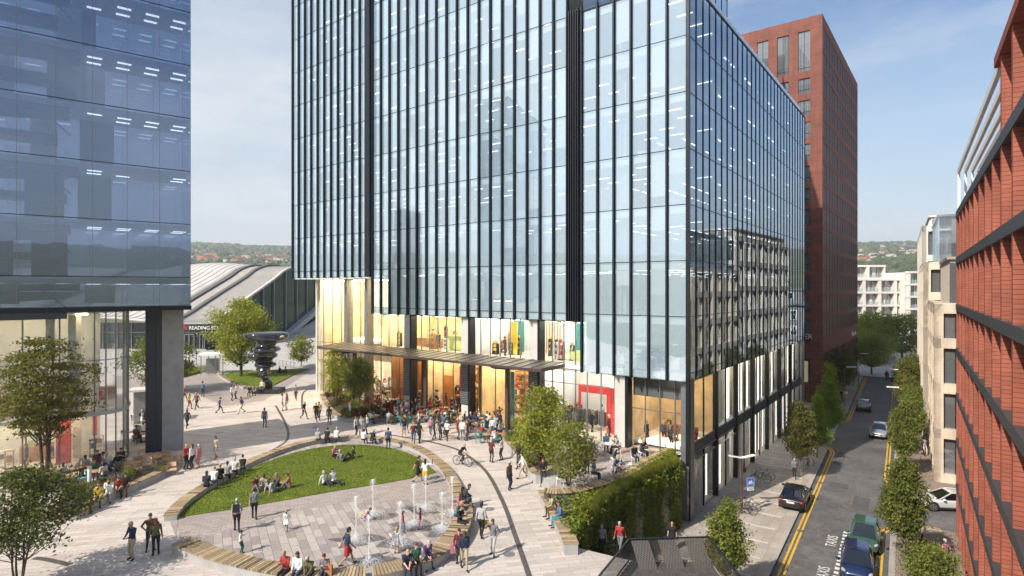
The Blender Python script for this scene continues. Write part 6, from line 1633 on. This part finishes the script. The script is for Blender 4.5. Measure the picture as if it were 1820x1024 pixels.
PC = [Proto(make_chair('cafe_chair','','teal_plastic','teal_plastic')), Proto(make_chair('cafe_chair','','grey_metal','grey_metal')), Proto(make_chair('cafe_chair','','table_wood','dark_metal')), Proto(make_chair('cafe_chair','','white_paint','white_paint'))]
CN = ['teal', 'grey metal', 'wooden', 'white']
plain('rattan', (.47,.33,.22), .7, var=.15, scale=6)
PLC = Proto(make_chair('lounge_chair','','rattan','table_wood',.62,.38)); PLT = Proto(make_table('low_table','','table',.62,.55,'table_wood','table_wood'))
def setp(root, grp): root['group'] = grp; return root
def cafe(tables, where, cols, occ, z=0., grp='cafe', ptab=None, tn='round wooden'):
    for i, (x, y) in enumerate(tables):
        p = g(x, y, z); a0 = rng.uniform(0, 6.28); setp((ptab or PT).put(p, a0, f'{tn} table {where}'), f'{tn} tables {where}')
        k = rng.choice([2,3,3,4])
        for j in range(k):
            a = a0 + j*6.283/k + rng.gauss(0,.15); d = .72 + rng.uniform(0,.12); q = p + Vector((math.cos(a)*d, math.sin(a)*d, 0)); ci = rng.choice(cols)
            hd = (-math.cos(a), -math.sin(a))
            setp(PC[ci].put(q, math.atan2(hd[1],hd[0])-math.pi/2, f'{CN[ci]} chair at a table {where}'), f'{CN[ci]} chairs {where}')
            if rng.random() < occ: person(q, hd, rng.choice(['sit','sit','sit_lean','sit_phone']), None, None, f'at a table {where}')
cafe([(684,740),(719,737),(730,728),(712,719),(697,722),(748,751),(779,742),(756,735),(741,722)], 'by the canopy planter', [0,1,1,2], .62)
cafe([(668,752),(692,752),(706,733),(725,752),(765,748),(800,752),(790,737),(815,748),(770,729)], 'at the shop fronts', [0,1,2], .7)
cafe([(845,768),(858,778),(880,772),(898,762),(872,757),(852,757),(838,757),(888,785),(866,787)], 'before the glowing shelf shop', [0,0,1], .60)
cafe([(672,712),(655,706),(690,706)], 'behind the two tree planter', [1,2,2], .2)
cafe([(118,866),(158,846),(182,838),(138,850),(75,872),(95,858),(205,836),(30,880),(172,856)], 'on the left cafe terrace', [0,1,1], .62)
cafe([(252,786),(262,768),(246,770),(270,760),(255,752),(240,782),(258,742)], 'in the shade beside the pillar', [0,1,2], .55)
cafe([(1078,806),(1022,800)], 'on the raised terrace', [3], .6, TZ, ptab=PTW, tn='round white')
for i, (x, y) in enumerate([(235,835),(272,825),(300,833)]): setp(PLT.put(g(x, y), 0, f"low round wooden lounge table {['left','middle','right'][i]} of the lounge group by the pillar"), 'low lounge tables by the pillar')
for i, (x, y) in enumerate([(222,832),(244,829),(243,842),(262,834),(258,818),(285,826),(280,836),(292,824),(310,833),(305,844),(316,826),(296,816)]): setp(PLC.put(g(x, y), rng.uniform(0,6.28), 'rattan lounge chair with curved back in the lounge group by the pillar'), 'rattan lounge chairs by the pillar')
# terrace stools and sitters
def stool():
    t = thing('stool', '', 'stool', (0,0,0), 0, 'white stools along the parapet'); b = MB(); b.box(-.22,-.22,.41,.22,.22,.45); b.build('seat', 'white_paint', t)
    for sx in (-1,1):
        for sy in (-1,1): b = MB(); b.path([(sx*.18,sy*.18,.42),(sx*.22,sy*.22,0)], .015, 6); b.build('leg', 'white_paint', t)
    return t
PSt = Proto(stool())
for i, (x, y, hd, t, bt, po) in enumerate([(995,862,(1,-.3),'black','black','sit_phone'),(1054,854,(.7,-.5),'pale_grey','charcoal','sit'),(1092,843,(.6,-.6),'blue','grey','sit_lean'),(1102,838,(-.6,-.4),'pale_grey','denim','sit_phone'),(1092,826,(.7,-.3),'black','charcoal','sit_lean'),(1127,823,(.3,-.9),'black','navy','sit'),(1141,814,(.6,-.6),'charcoal','black','sit_phone'),(1149,808,(-.8,-.2),'black','brown','sit_lean')]):
    p = g(x, y, TZ); PSt.put(p, rng.uniform(-.3,.3), 'white square stool with a seated person beside the parapet'); person(p, hd, po, t, bt, 'on a stool by the parapet')
PSt.put(g(1023,866,TZ), .2, 'empty white square stool by the parapet next to the young tree'); PSt.put(g(1117,836,TZ), .2, 'empty white stool between sitters at the parapet')
P_(1043,842,(.2,1),'stand','brown','black','on the terrace behind the young tree',z=TZ); P_(1051,824,(.4,1),'stroll','grey','brown','on the terrace behind the young tree',z=TZ)
for i in range(26):
    x, y = rng.choice([(690+rng.uniform(0,120), 738+rng.uniform(0,22)), (830+rng.uniform(0,75), 755+rng.uniform(0,32)), (700+rng.uniform(0,180), 760+rng.uniform(0,28))])
    a = rng.uniform(0,6.28); P_(x, y, (math.cos(a), math.sin(a)), rng.choice(['stand','stand','hold','stroll','hips','phone']), None, None, 'in the crowd before the shops')
for x, y in ((600,700),(585,755),(470,760),(430,735),(690,800),(930,850),(905,870),(300,760),(360,705),(390,735),(540,745)):
    a = rng.uniform(0,6.28); P_(x, y, (math.cos(a), math.sin(a)), rng.choice(['walk','stroll','stand']), None, None, 'crossing the open plaza')
# people inside the lit shops
def inside(lst, where, z):
    for x, y in lst:
        q = BP(-x, y); person((q[0], q[1], z), (rng.gauss(0,1), rng.gauss(0,1)), rng.choice(['stand','stand','hold','stroll']), rng.choice(['black','charcoal','navy','burgundy','grey','white']), rng.choice(['black','charcoal']), where)
inside([(-4.3,2.6),(-3.2,3.4),(-2.2,2.2),(-1.2,3.2)], 'inside the corner shop', TZ+.01)
inside([(-12.2,3.),(-10.8,2.6),(-9.4,3.),(-7.6,2.6),(-6.4,3.)], 'inside the red panelled clothes shop', TZ+.01)
inside([(-17.6,5.2),(-19.4,4.4),(-15.4,5.4)], 'inside the glowing shelf shop', .02)
inside([(-22.6,4),(-24.2,5),(-25.6,4.2),(-27.6,4.4),(-28.2,5.4)], 'inside the yellow shop', .02)
inside([(-30.2,4.2),(-31.8,3.6)], 'inside the orange shop', .02); inside([(-36,5),(-39,6)], 'inside the tall lobby', .02)
inside([(-10.2,3),(-15.2,3.5),(-18.4,2.6),(-22.8,3.),(-27.3,3.)], 'on the first floor above the canopy', 6.51)
for x, y, z, n_ in [(-3.5,2.2,4.01,'upper floor'),(-4.1,2.5,4.01,'upper floor'),(-9.5,2.,7.2 if False else 4.01,'upper floor'),(-6.,2.,.03,'ground floor'),(-4.6,1.6,.03,'ground floor'),(-11,2.2,.03,'ground floor')]:
    q = Vector((-28.2,42.9)) + TX*x + TY*y; person((q.x,q.y,z), (rng.gauss(0,1),-1), 'stand', None, None, f'inside the glass pavilion {n_}')
# office desks behind the fins: top, screen, chair
def desk():
    t = thing('office_desk', 'white office desk with two dark screens behind the facade glass', 'desk', (0,0,0), 0, 'office desks behind the glass facade'); b = MB(); b.box(-.8,-.4,.70,.8,.4,.74); b.box(-.8,-.38,0,-.74,.38,.7); b.box(.74,-.38,0,.8,.38,.7); b.build('desk_top', 'white_paint', t)
    for s_ in (-1,1): b = MB(); b.box(s_*.4-.28,.1,.86,s_*.4+.28,.14,1.22); b.box(s_*.4-.03,.12,.74,s_*.4+.03,.15,.9); b.build('screen', 'dark_metal', t)
    b = MB(); b.box(-.25,-.95,.42,.25,-.5,.5); b.box(-.23,-1.0,.5,.23,-.93,1.0); b.lathe([(.03,.05),(.03,.42)], (0,-.72,0), 8); b.lathe([(.28,.0),(.05,.07)], (0,-.72,0), 10); b.build('office_chair', 'dark_metal', t); return t
PDk = Proto(desk())
for k in range(8):
    z = 6.66 + 4*k
    for i in range(20):
        x = -1.8-i*2.35; y = 2.3
        if (k == 0 and x < -8) or (k == 1 and x < -33) or rng.random() < .35: continue
        q = BP(-x, y + rng.uniform(0,1.)); PDk.put((q[0], q[1], z), math.atan2(-DF.y,-DF.x) + rng.choice([0,math.pi/2]))
    for j in range(12):
        if rng.random() < .4: continue
        q = BP(2.4+rng.uniform(0,1.5), 5.5+j*3.); PDk.put((q[0], q[1], z), math.atan2(DS.y,DS.x))
# ================= fountain jets ==========================================================================
m, nt, out = new_mat('water_jet')
tr = N(nt,'ShaderNodeBsdfTransparent'); d_ = N(nt,'ShaderNodeBsdfPrincipled'); d_.inputs['Base Color'].default_value = (.93,.95,.97,1); d_.inputs['Roughness'].default_value = .2; d_.inputs['Transmission Weight'].default_value = .0; d_.inputs['Subsurface Weight'].default_value = .0; mx = N(nt,'ShaderNodeMixShader'); mx.inputs[0].default_value = .78
L(nt,tr.outputs[0],mx.inputs[1]); L(nt,d_.outputs[0],mx.inputs[2]); L(nt,mx.outputs[0],out.inputs[0])
m, nt, out = new_mat('wet_film')
tr = N(nt,'ShaderNodeBsdfTransparent'); tr.inputs[0].default_value = (.66,.66,.68,1); d_ = N(nt,'ShaderNodeBsdfGlossy'); d_.inputs['Roughness'].default_value = .12; mx = N(nt,'ShaderNodeMixShader'); mx.inputs[0].default_value = .12
L(nt,tr.outputs[0],mx.inputs[1]); L(nt,d_.outputs[0],mx.inputs[2]); L(nt,mx.outputs[0],out.inputs[0])
def drop(b, p, s):
    p = Vector(p); b.add([p+Vector((s,0,0)),p+Vector((-s,0,0)),p+Vector((0,s,0)),p+Vector((0,-s,0)),p+Vector((0,0,s*1.5)),p+Vector((0,0,-s*1.5))], [(0,2,4),(2,1,4),(1,3,4),(3,0,4),(2,0,5),(1,2,5),(3,1,5),(0,3,5)])
JN = ['far left','near left','tallest left','near middle','middle','yellow skirt side','right','far right']
for i, (x, y, yt) in enumerate([(633,962,882),(656,1000,917),(663,917,852),(711,967,892),(736,933,860),(757,905,846),(786,943,875),(804,915,847)]):
    p = g(x, y); top = CZ - (yt-H0)/F*p.y; t = thing('water_jet', f'upright white water jet of the fountain court, the {JN[i]} one', 'fountain jet', (p.x,p.y,0), 0, 'water jets of the fountain court')
    b = MB(); hh = np.linspace(0, top, 16); b.path([(rng.gauss(0,.006),rng.gauss(0,.006),z) for z in hh], [.013+.010*rng.random()+(.035 if k >= 14 else 0)*(1 if k == 14 else .4) for k, z in enumerate(hh)], 7); b.build('water_column', 'water_jet', t, smooth=True)
    b = MB()
    for k in range(420):
        a = rng.uniform(0,6.28); r_ = abs(rng.gauss(0,.10)); z = top - abs(rng.gauss(0,.22))*(1+r_*5); drop(b, (r_*math.cos(a), r_*math.sin(a), z), rng.uniform(.006,.016))
    for k in range(1200):
        a = rng.uniform(0,6.28); r_ = abs(rng.gauss(.28,.26)); z = abs(rng.gauss(0,.16))*max(.1,1-r_); drop(b, (r_*math.cos(a), r_*math.sin(a), z+.02), rng.uniform(.006,.017))
    for k in range(200): drop(b, (rng.gauss(0,.05), rng.gauss(0,.05), rng.uniform(0,top)), rng.uniform(.004,.009))
    b.build('spray', 'water_jet', t); b = MB()
    pts = [((.75+.22*math.sin(a*3+i)+.12*math.sin(a*5))*math.cos(a)*1.5, (.75+.25*math.sin(a*2+i))*math.sin(a)) for a in np.linspace(0,6.283,40,endpoint=False)]; b.sheet(pts, .016); b.build('wet_patch', 'wet_film', t)
    b = MB(); b.lathe([(.08,0),(.08,.022)], n=12); b.build('nozzle', 'steel', t)
# ================= bicycles ============================================================================
def bicycle(mat):
    t = thing('bicycle', '', 'bicycle', (0,0,0)); 
    for x in (-.52,.52):
        b = MB(); b.torus((0,0,0), .325, .018, 'y', 26, 6); w_ = b.build('wheel', 'rubber', t, loc=(x,0,.34))
        b = MB()
        for k in range(10): a = math.pi*k/10; b.bar((-.31*math.cos(a),0,-.31*math.sin(a)),(.31*math.cos(a),0,.31*math.sin(a)),.006,.006)
        b.torus((0,0,0),.30,.010,'y',24,5); b.lathe([(.02,-.03),(.02,.03)],n=6); b.build('spokes','steel',w_)
    b = MB(); bb=(-.05,0,.30); seat=(-.2,0,.82); head=(.38,0,.80); hd2=(.41,0,.70)
    for a, c in ((bb,seat),(bb,hd2),((-.17,0,.74),head),((-.52,0,.34),bb),((-.52,0,.34),(-.18,0,.74)),(head,hd2),(hd2,(.52,0,.34))): b.path([a,c],.017,6)
    b.build('frame', mat, t, smooth=True)
    b = MB(); b.path([(.36,0,.80),(.34,0,.96)],.013,6); b.path(smoothpath([(.30,-.27,.96),(.38,-.15,.98),(.36,0,.96),(.38,.15,.98),(.30,.27,.96)],3),.013,6); b.build('handlebar','dark_metal',t)
    b = MB(); b.path([(-.2,0,.8),(-.215,0,.90)],.014,6); b.lathe([(.05,.9),(.07,.93),(.03,.95)],(-.23,0,0),10,sx=1.9); b.build('saddle','rubber',t)
    b = MB(); b.lathe([(.09,-.012),(.09,.012)],n=14); o = b.build('crank','steel',t,loc=(-.05,.04,.30)); o.rotation_euler=(R(90),0,0)
    b = MB(); b.box(-.02,-.12,.14,.08,-.06,.17); b.box(-.1,.06,.44,0,.12,.47); b.build('pedal','rubber',t); return t
PBk = [Proto(bicycle('dark_metal')), Proto(bicycle('white_paint')), Proto(bicycle('teal_plastic'))]
cy = G(822,828); bk = PBk[0].put(cy, R(-30), 'dark bicycle being ridden across the plaza')
hd = Vector((math.cos(R(-30)), math.sin(R(-30))))
person((cy.x-.23*hd.x, cy.y-.23*hd.y, -.08), (hd.x,hd.y), 'cycle', 'black','charcoal','a bicycle past the lawn tip', sleeves=False, hair='grey', skin='light', long_hair=False)
BN = ['dark', 'white', 'teal']
def bikes(lst, where, a):
    for x, y, i in lst: o = PBk[i].put(G(x, y, -4), a+rng.gauss(0,.12), f'{BN[i]} bicycle parked {where}'); o['group'] = f'bicycles parked {where}'
bikes([(1318,905,0),(1325,915,0),(1331,908,1)], 'beside the street lamp and blue sign', R(150)); bikes([(1352,858,0),(1359,852,2)], 'against the glass street front', R(150)); bikes([(1428,838,0),(1436,832,0),(1446,826,1)], 'under the left street trees', R(60)); bikes([(1636,790,0),(1641,783,1)], 'on the right pavement', R(20))
# ================= street furniture ====================================================================
p = G(1318,912,-4)
lp = thing('street_lamp', 'dark red post lamp with two white wing arms beside the blue cycle sign', 'street lamp', p, R(5))
plain('maroon_paint', (.10,.035,.03), .5)
b = MB(); b.lathe([(.09,0),(.09,1.2),(.06,1.25),(.055,4.15)], n=12); b.build('post','maroon_paint',lp)
for s_ in (-1,1): b = MB(); b.add([(0,-.14,4.1),(s_*1.0,-.16,4.28),(s_*1.0,.16,4.28),(0,.14,4.1),(0,-.14,4.16),(s_*1.0,-.16,4.34),(s_*1.0,.16,4.34),(0,.14,4.16)], [(0,1,2,3),(7,6,5,4),(0,4,5,1),(1,5,6,2),(2,6,7,3)] if s_ > 0 else [(3,2,1,0),(4,5,6,7),(1,5,4,0),(2,6,5,1),(3,7,6,2)]); b.build('lamp_arm','white_paint',lp)
b = MB(); b.lathe([(.03,3.05),(.13,3.15),(.11,3.35),(.03,3.4)],(.18,-.1,0),12); b.build('camera_dome','dark_metal',lp)
p = G(1333,912,-4); sg = thing('cycle_sign', 'square blue cycle route sign on a slim grey post', 'road sign', p, R(12))
b = MB(); b.lathe([(.03,0),(.03,2.75)], n=10); b.build('post','grey_metal',sg); b = MB(); b.box(-.33,-.075,1.98,.33,-.05,2.68); b.build('blue_plate','sign_blue',sg)
b = MB(); b.box(-.30,-.082,2.01,.30,-.077,2.03); b.box(-.30,-.082,2.63,.30,-.077,2.65); b.box(-.30,-.082,2.03,-.28,-.077,2.63); b.box(.28,-.082,2.03,.30,-.077,2.63)
for x in (-.13,.13): b.torus((x,-.082,2.25),.085,.013,'y',18,4)
for a, c in (((-.13,2.25),(-.06,2.40)),((-.06,2.40),(.08,2.40)),((.08,2.40),(.0,2.25)),((.0,2.25),(-.13,2.25)),((.0,2.25),(-.07,2.43)),((.08,2.40),(.13,2.25)),((.08,2.40),(.06,2.48)),((.06,2.48),(.14,2.48)),((-.11,2.44),(-.03,2.44))): b.bar((a[0],-.083,a[1]),(c[0],-.083,c[1]),.018,.018)
b.build('bicycle_symbol','white_paint',sg)
b = MB(); b.box(-.27,-.075,1.70,.27,-.05,1.93); b.build('text_plate','white_paint',sg); b = MB(); b.box(-.2,-.082,1.84,.2,-.078,1.87); b.box(-.16,-.082,1.76,.16,-.078,1.79); b.build('plate_lines','concrete_dark',sg)
def lamp(label, p, rz, h=6.):
    t = thing('street_lamp', label, 'street lamp', p, rz, 'slim street lamps along the road'); b = MB(); b.lathe([(.09,0),(.08,1.),(.055,1.1),(.045,h)], n=10); b.build('post','grey_metal',t)
    b = MB(); b.path([(0,0,h-.05),(.5,0,h+.08)],.03,6); b.build('arm','grey_metal',t); b = MB(); b.box(.3,-.16,h+.05,1.5,.16,h+.15); b.build('lamp_head','white_paint',t); return t
Z4 = -4.
lamp('slim street lamp beside the red tower with arm over the road', G(1501,724,Z4), R(-10), 5.6); lamp('slim street lamp farther along the red tower', G(1526,688,Z4), R(-10), 5.6)
lamp('slim street lamp rising behind the right street trees', G(1603,775,Z4), R(160), 5.4); lamp('slim street lamp farther along the right pavement', G(1600,720,Z4), R(170), 5.)
p = G(1502,722,Z4); yb = thing('notice_box', 'small yellow notice on the lamp post by the red tower', 'notice', p+Vector((0,-.12,1.7)), 0); b = MB(); b.box(-.35,-.04,0,.35,.04,.5); b.build('board','yellow_panel',yb); b = MB(); b.box(-.28,-.055,.1,.28,-.042,.4); b.build('panel','white_paint',yb)
# cycle stands
for i, (x, y) in enumerate([(1322,908),(1355,855),(1432,835)]):
    p = G(x, y, -4); t = thing('cycle_stand', ['steel hoop cycle stand by the blue cycle sign','steel hoop cycle stand against the glass street front','steel hoop cycle stand under the street trees'][i], 'cycle stand', p, R(150 if i < 2 else 60), 'hoop cycle stands'); b = MB(); b.path(smoothpath([(-.4,.12,0),(-.4,.12,.7),(0,.12,.85),(.4,.12,.7),(.4,.12,0)],4),.025,8); b.build('hoop','steel',t)
# ================= cars ================================================================================
def paint(name, col):
    m, nt, out = new_mat(name); p_ = bsdf(nt, out, col, .28, .35); p_.inputs['Coat Weight'].default_value = 1.; p_.inputs['Coat Roughness'].default_value = .04
paint('paint_black', (.012,.012,.014)); paint('paint_green', (.05,.125,.07)); paint('paint_blue', (.012,.026,.085)); paint('paint_silver', (.32,.33,.35)); paint('paint_white', (.75,.75,.74)); paint('paint_grey', (.16,.165,.175))
emit('tail_red', (.6,.02,.02), .15) if False else plain('tail_red', (.35,.01,.01), .2)
plain('lens', (.30,.32,.34), .08, .0, var=.02); plain('plate_white', (.7,.7,.66), .5); plain('plate_yellow', (.65,.48,.05), .5)
def car(label, kind, paint_, loc, rz, rear_plate='plate_yellow'):
    L_, W_, H_ = dict(saloon=(4.6,1.82,1.45), hatch=(3.95,1.72,1.55), coupe=(4.6,1.85,1.38))[kind]
    # stations along x (front = +): x, half width factor, bottom z, belt z
    t = thing('parked_car' if 'parked' in label else 'car', label, 'car', loc, rz)
    hx = L_/2
    hood = dict(saloon=.93, hatch=.98, coupe=.88)[kind]; belt = dict(saloon=.94, hatch=1.0, coupe=.90)[kind]; tail = dict(saloon=1.0, hatch=1.02, coupe=.92)[kind]
    ws0, ws1 = dict(saloon=(.27,.06), hatch=(.33,.10), coupe=(.22,.02))[kind]; rw1, rw0 = dict(saloon=(-.24,-.37), hatch=(-.36,-.46), coupe=(-.22,-.42))[kind]
    stt = [(hx,.70,.38,.62),(hx-.06,.80,.30,.70),(hx-.28,.92,.24,hood-.12),(hx-.75,.98,.22,hood-.04),(ws0*L_,1.,.22,hood+.02),(.0,1.,.22,belt),(rw1*L_,1.,.22,belt+.02),(rw0*L_,.99,.22,tail),(-hx+.25,.95,.26,tail-.02),(-hx+.06,.86,.32,tail-.12),(-hx,.78,.40,tail-.25)]
    b = MB(); rings = []
    for x, wf, zb, zt in stt:
        w_ = W_/2*wf; zm = (zb+zt)/2
        half = [(w_*.82,zb),(w_*.97,zb+.08),(w_,zm),(w_*.985,zt-.14),(w_*.90,zt-.03),(w_*.6,zt+.015),(0,zt+.03)]
        rings.append([(x,y,z) for y, z in half] + [(x,-y,z) for y, z in reversed(half[:-1])])
    n = len(rings[0]); v = [q for r_ in rings for q in r_]; f = []
    for i in range(len(rings)-1):
        for k in range(n): f.append((i*n+k, (i+1)*n+k, (i+1)*n+(k+1)%n, i*n+(k+1)%n))
    f.append(tuple(range(n))); f.append(tuple((len(rings)-1)*n+k for k in range(n))[::-1]); b.add(v, f)
    o = b.build('body', paint_, t, smooth=True)
    md = o.modifiers.new('sub','SUBSURF'); md.levels = md.render_levels = 2
    # cabin: glass loft with painted roof and pillars
    yb_, yt_ = W_/2*.90, W_/2*.70; zb = belt-.02; xs_b = [ws0*L_+.02, rw0*L_]; xs_t = [ws1*L_, rw1*L_]; zt = H_-.03
    def sec(xb, xt, f_): return None
    cb = [(xs_b[0],yb_*.93,hood),(xs_t[0]+.3,yb_,zb),(xs_t[1]-.1,yb_,zb),(xs_b[1],yb_*.9,tail-.02)]; ct = [(xs_t[0],yt_*.94,zt-.02),(xs_t[0]-.35,yt_,zt+.02),(xs_t[1]+.3,yt_,zt+.0),(xs_t[1],yt_*.94,zt-.05)]
    b = MB(); v = cb + ct + [(x,-y,z) for x, y, z in cb] + [(x,-y,z) for x, y, z in ct]
    b.add(v, [(0,1,5,4),(1,2,6,5),(2,3,7,6),(8,12,13,9),(9,13,14,10),(10,14,15,11),(0,4,12,8),(3,11,15,7)]); b.build('windows','car_glass',t)
    b = MB(); b.add(ct + [(x,-y,z) for x, y, z in ct] + [(xs_t[0]-.3,0,zt+.05),(xs_t[1]+.25,0,zt+.045),(xs_t[0]+.02,0,zt),(xs_t[1]-.02,0,zt-.03)], [(1,2,9,8),(5,8,9,6),(0,1,8,10),(4,10,8,5),(2,3,11,9),(6,9,11,7)])
    for s_ in (1,-1):
        for q, r_ in ((cb[0],ct[0]),(cb[3],ct[3])): b.bar((q[0],s_*q[1],q[2]-.03),(r_[0],s_*r_[1],r_[2]+.01),.09,.05,0)
        q, r_ = Vector(cb[1]).lerp(Vector(cb[2]),.52), Vector(ct[1]).lerp(Vector(ct[2]),.5); b.bar((q.x,s_*q.y*1.005,q.z-.03),(r_.x,s_*r_.y*1.01,r_.z),.10,.03,0)
        b.path([(x,s_*y*1.0,z) for x, y, z in ct], .03, 6)
    b.build('roof', paint_, t, smooth=False)
    for s_ in (1,-1):
        b = MB(); b.lathe([(.10,-.07),(.13,0),(.1,.06),(.02,.07)],(0,0,0),10); m_ = b.build('wing_mirror',paint_,t,loc=(ws0*L_-.25,s_*(W_/2+.10),belt+.06))
        b = MB(); b.add([(hx-.10,s_*W_*.22,.62),(hx-.42,s_*W_*.44,.70),(hx-.46,s_*W_*.47,.62),(hx-.16,s_*W_*.40,.52),(hx-.055,s_*W_*.25,.55)], [(0,1,2,3,4)] if s_ > 0 else [(4,3,2,1,0)]); 
        b = MB(); b.lathe([(.0,-.065),(.10,-.05),(.13,0),(.10,.05),(0,.065)],(0,0,0),14,sx=1.25,sy=.9); h_ = b.build('headlight','lens',t,smooth=True,loc=(hx-.24,s_*W_*.385,hood-.23)); h_.rotation_euler=(0,R(20),s_*R(-38))
        b = MB(); b.lathe([(0,-.1),(.14,-.08),(.16,0),(.14,.08),(0,.1)],(0,0,0),12,sx=.55,sy=1.25); h_ = b.build('tail_light','tail_red',t,smooth=True,loc=(-hx+.11,s_*W_*.37,tail-.22)); h_.rotation_euler=(0,0,s_*R(24))
        for x in (hx-.86,-hx+.82):
            b = MB(); b.lathe([(.315,-.10),(.33,-.06),(.33,.06),(.315,.10)],n=26); w_ = b.build('wheel','rubber',t,loc=(x,s_*(W_/2-.10),.33)); w_.rotation_euler=(R(90),0,0)
            b = MB()
            for k in range(5): a = 2*math.pi*k/5; b.bar((0,0,-s_*.108),(.21*math.cos(a),.21*math.sin(a),-s_*.108),.07,.02,0,(0,0,1))
            b.torus((0,0,-s_*.10),.215,.018,'z',22,5); b.build('rim','steel',w_)
            b = MB(); b.lathe([(.385,-.03),(.385,.03)],n=22); a_ = b.build('wheel_arch','rubber',t,loc=(x,s_*(W_/2-.035),.36)); a_.rotation_euler=(R(90),0,0)
    b = MB(); b.box(hx-.10,-.42,.50,hx+.012,.42,.63); b.box(hx-.12,-.5,.30,hx+.0,.5,.40); b.build('grille','dark_metal',t)
    b = MB(); b.box(hx-.02,-.26,.42,hx+.03,.26,.53); b.build('number_plate','plate_white',t); b = MB(); b.box(-hx-.025,-.26,.66,-hx+.03,.26,.77); b.build('number_plate',rear_plate,t)
    b = MB(); b.box(-hx-.01,-.6,.34,-hx+.1,.6,.46); b.box(-hx+1.1,-W_/2+.08,.18,hx-1.1,W_/2-.08,.3); b.build('underbody','rubber',t)
    return t
ra = ROAD_ROT
car('black saloon parked half on the left pavement, seen from behind', 'saloon', 'paint_black', S(13.6,-.55,-4.05), ra, 'plate_white')
car('dark green hatchback facing the viewer in the marked taxi bay', 'hatch', 'paint_green', S(8.2,4.4,-4.14), ra+math.pi)
car('dark blue hatchback cut by the bottom edge in the taxi bay', 'hatch', 'paint_blue', S(3.55,4.2,-4.14), ra+math.pi+R(3))
car('silver saloon driving towards the viewer in mid street', 'saloon', 'paint_silver', AT(1564,66.5,-4.14), ra+math.pi-R(4))
car('grey saloon driving away at the far bend of the street', 'saloon', 'paint_grey', AT(1535,81,-4.14), ra+R(2))
car('white coupe waiting in the side street by the red wall', 'coupe', 'paint_white', AT(1684,44.6,-4.14), R(180-ROAD_ROT*0-8))
car('grey saloon parked under the far right trees', 'saloon', 'paint_grey', S(60,9.4-2.6,-4.0), ra)
# bags carried
for lab, q, mt in (('yellow shopping bag hanging beside the person in the pale grey top', G(859,952)+Vector((.12,-.1,.42)), 'cloth_yellow'), ('pale pink tote bag carried at the bottom right of the court', G(811,1002)+Vector((-.12,0,.5)), 'cloth_pink'), ('orange handbag on the near left fountain bench', G(585,1020,.5), 'cloth_orange'), ('black backpack on the person walking left of the fountain', G(421,945)+Vector((.06,-.2,1.1)), 'cloth_black')):
    t = thing('bag', lab, 'bag', q, rng.uniform(-.4,.4)); b = MB(); b.prism([(-.17,-.07),(.17,-.07),(.15,.07),(-.15,.07)],0,.40); o = b.build('bag_body',mt,t); b = MB(); b.path(smoothpath([(-.1,0,.39),(-.08,0,.55),(.08,0,.55),(.1,0,.39)],4),.012,6); b.build('handle',mt,t)
# ================= air ====================================================================================
HAZE = True
if HAZE:
    m, nt, out = new_mat('haze_air'); v_ = nt.nodes.new('ShaderNodeVolumePrincipled'); v_.inputs['Color'].default_value = (.86,.92,1.,1); v_.inputs['Density'].default_value = .00023; v_.inputs['Anisotropy'].default_value = .1; L(nt, v_.outputs[0], out.inputs['Volume'])
    b = MB(); b.box(-5400,-5400,-12,5400,5400,330); stuff(b.build('haze','haze_air'))
dupl = {k: v for k, v in USED.items() if len(v) > 1}
print('LABEL DUPES', {k: len(v) for k, v in dupl.items() if k})
print('PEOPLE', NP)
